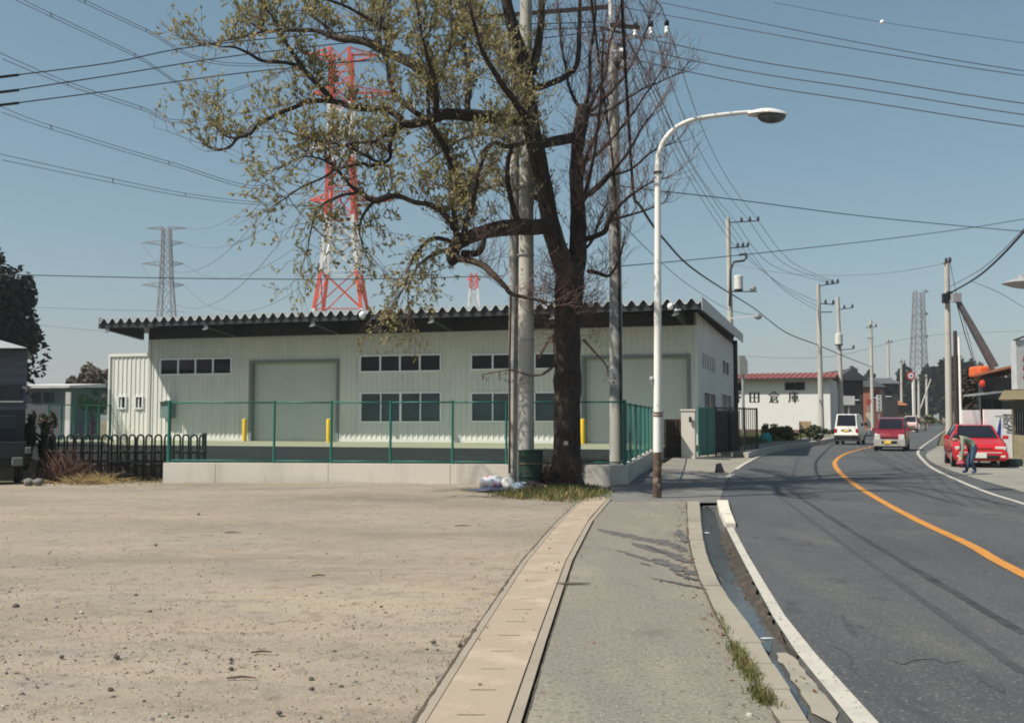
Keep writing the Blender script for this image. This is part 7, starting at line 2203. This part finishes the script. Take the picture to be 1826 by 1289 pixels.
# gravel and stones on the lot
GRV = [M('gravel_dark', (0.10, 0.085, 0.07), rough=0.9, var=0.3, scale=20), M('gravel_tan', (0.27, 0.225, 0.17), rough=0.9, var=0.3, scale=20), M('gravel_grey', (0.22, 0.21, 0.195), rough=0.9, var=0.3, scale=20), M('gravel_pale', (0.50, 0.47, 0.42), rough=0.9, var=0.2, scale=20), M('gravel_light', (0.36, 0.33, 0.285), rough=0.9, var=0.2, scale=20)]
OCT = [(1, 0, 0), (-1, 0, 0), (0, 1, 0), (0, -1, 0), (0, 0, 1), (0, 0, -1)]
OF = [(0, 2, 4), (2, 1, 4), (1, 3, 4), (3, 0, 4), (2, 0, 5), (1, 2, 5), (3, 1, 5), (0, 3, 5)]
r_ = random.Random(6)
mb = MB()
for k in range(15000):
    py = 866 + (1289 - 866) * r_.random() ** 0.8 + 6
    px = r_.uniform(-40, 1090)
    g_ = G(px, py)
    xl = lerp_line(SL, min(20, g_.y)) - 0.09
    if g_.x > xl: continue
    dens = 0.35 + 0.65 * max(0, mnoise.noise((g_.x * 0.5, g_.y * 0.45, 2)) + 0.35) + (0.7 if px < 420 and 1000 < py < 1200 else 0) + (0.9 if 760 < px < 870 and 1120 < py < 1230 else 0)
    if r_.random() > dens: continue
    s_ = 0.0034 * math.exp(r_.gauss(0.15, 0.55)) + 0.0008
    s_ = min(s_, 0.017)
    a = r_.uniform(0, 3.14); ca, sa = math.cos(a), math.sin(a)
    z0 = dirt_h(g_.x, g_.y) * min(1, (xl - g_.x) * 2 + 0.05) - 0.012 + s_ * 0.2
    vs = []
    for v in OCT:
        f = s_ * r_.uniform(0.7, 1.35)
        x, y_, z = v[0] * f * 1.2, v[1] * f, v[2] * f * 0.65
        vs.append((g_.x + x * ca - y_ * sa, g_.y + x * sa + y_ * ca, z0 + z))
    mb.add(vs, OF, r_.choice((0, 0, 1, 1, 1, 1, 2, 2, 2, 4)))
build('gravel', mb, GRV, kind='stuff')
stones = [(208, 1172, .035, 0), (28, 1082, .05, 0), (145, 1092, .028, 3), (412, 1176, .028, 0), (412, 1193, .03, 0), (773, 1146, .034, 0), (820, 1151, .036, 0), (555, 1211, .03, 0), (556, 1228, .024, 0), (197, 1230, .03, 0), (354, 917, .04, 0), (278, 972, .035, 0), (680, 1082, .025, 0), (498, 1272, .03, 0), (840, 1005, .02, 1), (268, 1090, .025, 0), (110, 1172, .03, 0), (1337, 1276, .03, 3)]
for i, (px, py, s_, mi_) in enumerate(stones):
    g_ = G(px, py)
    s_ *= 0.5
    mb = MB(); mb.blob((g_.x, g_.y, s_ * 0.35), (s_ * 1.2, s_, s_ * 0.75), 8, 6, seed=i + 100, jit=0.22)
    build('stone', mb, GRV[mi_], org=(g_.x, g_.y, 0), label='small loose stone lying on the ground' if px > 1300 else 'dark loose stone lying among the gravel on the dirt lot', cat='stone', group='loose stones on the lot' if px < 1300 else None)
for i, (px, py, L_, a) in enumerate(((466, 1164, .07, 0.1), (430, 1210, .09, 0.05), (568, 1027, .07, 0.2), (415, 950, .12, -0.1), (825, 938, .12, 0.2))):
    g_ = G(px, py); d = Vector((math.cos(a), math.sin(a), 0)) * L_
    mb = MB(); mb.tube([g_ - d + Vector((0, 0, 0.006)), g_ + Vector((0, 0.01, 0.012)), g_ + d + Vector((0, 0, 0.006))], [0.006, 0.009, 0.004], 5)
    build('stick', mb, TWIG_RED, org=g_, label=('upper of the two sticks lying close together on the near dirt lot', 'lower of the two sticks lying close together on the near dirt lot', 'lone reddish stick in the middle of the dirt lot', 'thin stick on the far half of the dirt lot toward the concrete wall', 'thin stick on the dirt lot nearest the drain strip')[i], cat='stick', group='sticks on the lot')

# splash marks from the gutter on the sidewalk
SPL = M_layers('wet_splash', (0.105, 0.102, 0.098), [((0.15, 0.145, 0.13), 6, 0.5, 0.66, None, 5)], rough=0.6, bump=0.3, bscale=90)
r_ = random.Random(17)
def splash(pts, w, seed):
    P = catmull([Vector((*G(a, b).xy, 0.003 + 0.0012 * seed)) for a, b in pts], 6)
    rr_ = random.Random(seed)
    A, B = [], []
    n_ = len(P)
    for i, p in enumerate(P):
        t = P[min(i + 1, n_ - 1)] - P[max(i - 1, 0)]; t.normalize(); s = Vector((t.y, -t.x, 0))
        k = math.sin(math.pi * min(1, (i + 0.2) / n_)) ** 0.6
        A.append(p + s * w * k * rr_.uniform(0.25, 1)); B.append(p - s * w * k * rr_.uniform(0.25, 1))
    mb = MB(); ribbon(mb, A, B)
    build('splash_mark', mb, SPL, parent=walk)
for i, (pts, w) in enumerate((([(1066, 943), (1095, 950), (1130, 958), (1165, 967)], .16), ([(1120, 957), (1160, 962), (1200, 972), (1222, 984)], .20), ([(1128, 968), (1165, 980), (1215, 990)], .13), ([(1098, 981), (1130, 990), (1163, 1001)], .06), ([(1140, 1004), (1150, 1006), (1160, 1009)], .03),
        ([(1166, 996), (1190, 1006), (1222, 1018), (1244, 1026)], .15), ([(1180, 985), (1215, 998), (1236, 1004)], .10), ([(1160, 1031), (1195, 1038), (1235, 1046), (1262, 1052)], .045), ([(1208, 945), (1216, 958), (1222, 968)], .10), ([(1200, 1020), (1225, 1030), (1246, 1036)], .06), ([(1150, 972), (1185, 985), (1210, 992)], .06))):
    splash(pts, w, i)
# scraps in the gutter and on the drain
for i, (px, py, z, sx, sy, m_, lab) in enumerate(((1259, 950, -0.066, 0.06, 0.05, WHITEP, 'small white paper scrap floating in the gutter near the lamp post'), (1368, 1138, -0.066, 0.05, 0.012, WHITEP, 'thin white paper scrap in the nearer part of the gutter'), (1022, 1040, 0.012, 0.17, 0.03, TWIG, 'flattened brown leaf scrap lying across the drain edge'))):
    g_ = G(px, py, z); mb = MB(); mb.prism([(g_.x - sx, g_.y, z), (g_.x - sx * 0.3, g_.y - sy, z), (g_.x + sx, g_.y - sy * 0.2, z), (g_.x + sx * 0.4, g_.y + sy, z), (g_.x - sx * 0.6, g_.y + sy * 0.8, z)], (0, 0, 0.006))
    build('scrap', mb, m_, org=g_, label=lab, cat='litter')
g_ = G(1283, 842); mb = MB(); mb.prism([(g_.x - 0.14, g_.y, 0), (g_.x + 0.16, g_.y + 0.05, 0), (g_.x + 0.05, g_.y + 0.02, 0.27), (g_.x - 0.10, g_.y + 0.02, 0.24)], (0.05, 0.22, 0)); build('marker_block', mb, M('block_dark', (0.05, 0.05, 0.06), rough=0.8), org=(g_.x, g_.y, 0), label='small dark wedge block standing at the edge of the driveway', cat='block')

# soil gathered in the joints, litter of dead leaves
SOIL = M_layers('joint_soil', (0.10, 0.082, 0.062), [((0.16, 0.135, 0.10), 14, 0.5, 0.7, None, 6)], bump=0.6, bscale=60)
def soil_line(name, fn, y0, y1, wmax, seed, z, parent):
    rr_ = random.Random(seed); A, B = [], []
    y_ = y0
    while y_ < y1:
        c = fn(y_); w_ = wmax * max(0.05, 0.5 + 0.9 * mnoise.noise((y_ * 1.3, seed, 0))) * rr_.uniform(0.5, 1.2)
        A.append((c - w_ * rr_.uniform(0.3, 1), y_, z)); B.append((c + w_ * rr_.uniform(0.3, 1), y_, z)); y_ += 0.06
    mb = MB(); ribbon(mb, A, B); return build(name, mb, SOIL, parent=parent)
soil_line('joint_soil', lambda y_: lerp_line(KLx, y_) - 0.014, 3.5, yk - 0.1, 0.022, 1, 0.0052 + 0.012, walk)
soil_line('joint_soil', lambda y_: lerp_line(SR, y_) + GAPX + 0.004, 3.5, 19.0, 0.012, 2, 0.0045, walk)
soil_line('joint_soil', lambda y_: lerp_line(SL, y_) - 0.07, 3.5, 19.5, 0.03, 3, 0.0055, drain)
leafv, leaff, leafm = [], [], []
rnd = random.Random(77)
for k in range(420):
    t = rnd.random()
    if t < 0.45:
        y_ = rnd.uniform(4.5, 19.5); x_ = lerp_line(KLx, y_) - abs(rnd.gauss(0, 0.12)); z_ = 0.012
    elif t < 0.6:
        y_ = rnd.uniform(4.5, 19.5); x_ = lerp_line(SL, y_) + rnd.uniform(-0.3, 0.9); z_ = 0.012
    elif t < 0.8:
        g_ = G(rnd.uniform(850, 1100), rnd.uniform(866, 905)); x_, y_, z_ = g_.x, g_.y, 0.015
    else:
        y_ = rnd.uniform(5, 19); a_, b_ = lerp_line(KRx, y_), lerp_line(WLx, y_); x_ = a_ + (b_ - a_) * rnd.uniform(0.4, 1.0); z_ = -0.055
    put_leaf(Vector((x_, y_, z_)), Vector((rnd.gauss(0, 1), rnd.gauss(0, 1), rnd.uniform(-0.02, 0.15))).normalized(), 0.032)
mb = MB(); mb.v = [tuple(v) for v in leafv]; mb.f = leaff; mb.mi = [0] * len(leaff)
build('leaf_litter', mb, MATS['leaf_dead'], kind='stuff')

# thin spring haze: one closed box of air round the whole place
mb = MB(); mb.box2((-1310, -70, -1.2), (1310, 1610, 68))
hz = bpy.data.materials.new('haze_air'); hz.use_nodes = True
hn = hz.node_tree
for n_ in list(hn.nodes):
    if n_.type != 'OUTPUT_MATERIAL': hn.nodes.remove(n_)
pv = hn.nodes.new('ShaderNodeVolumePrincipled')
pv.inputs['Color'].default_value = (0.86, 0.92, 1.0, 1)
pv.inputs['Density'].default_value = 0.00034
hn.links.new(pv.outputs[0], [n_ for n_ in hn.nodes if n_.type == 'OUTPUT_MATERIAL'][0].inputs['Volume'])
build('haze', mb, hz, kind='stuff')
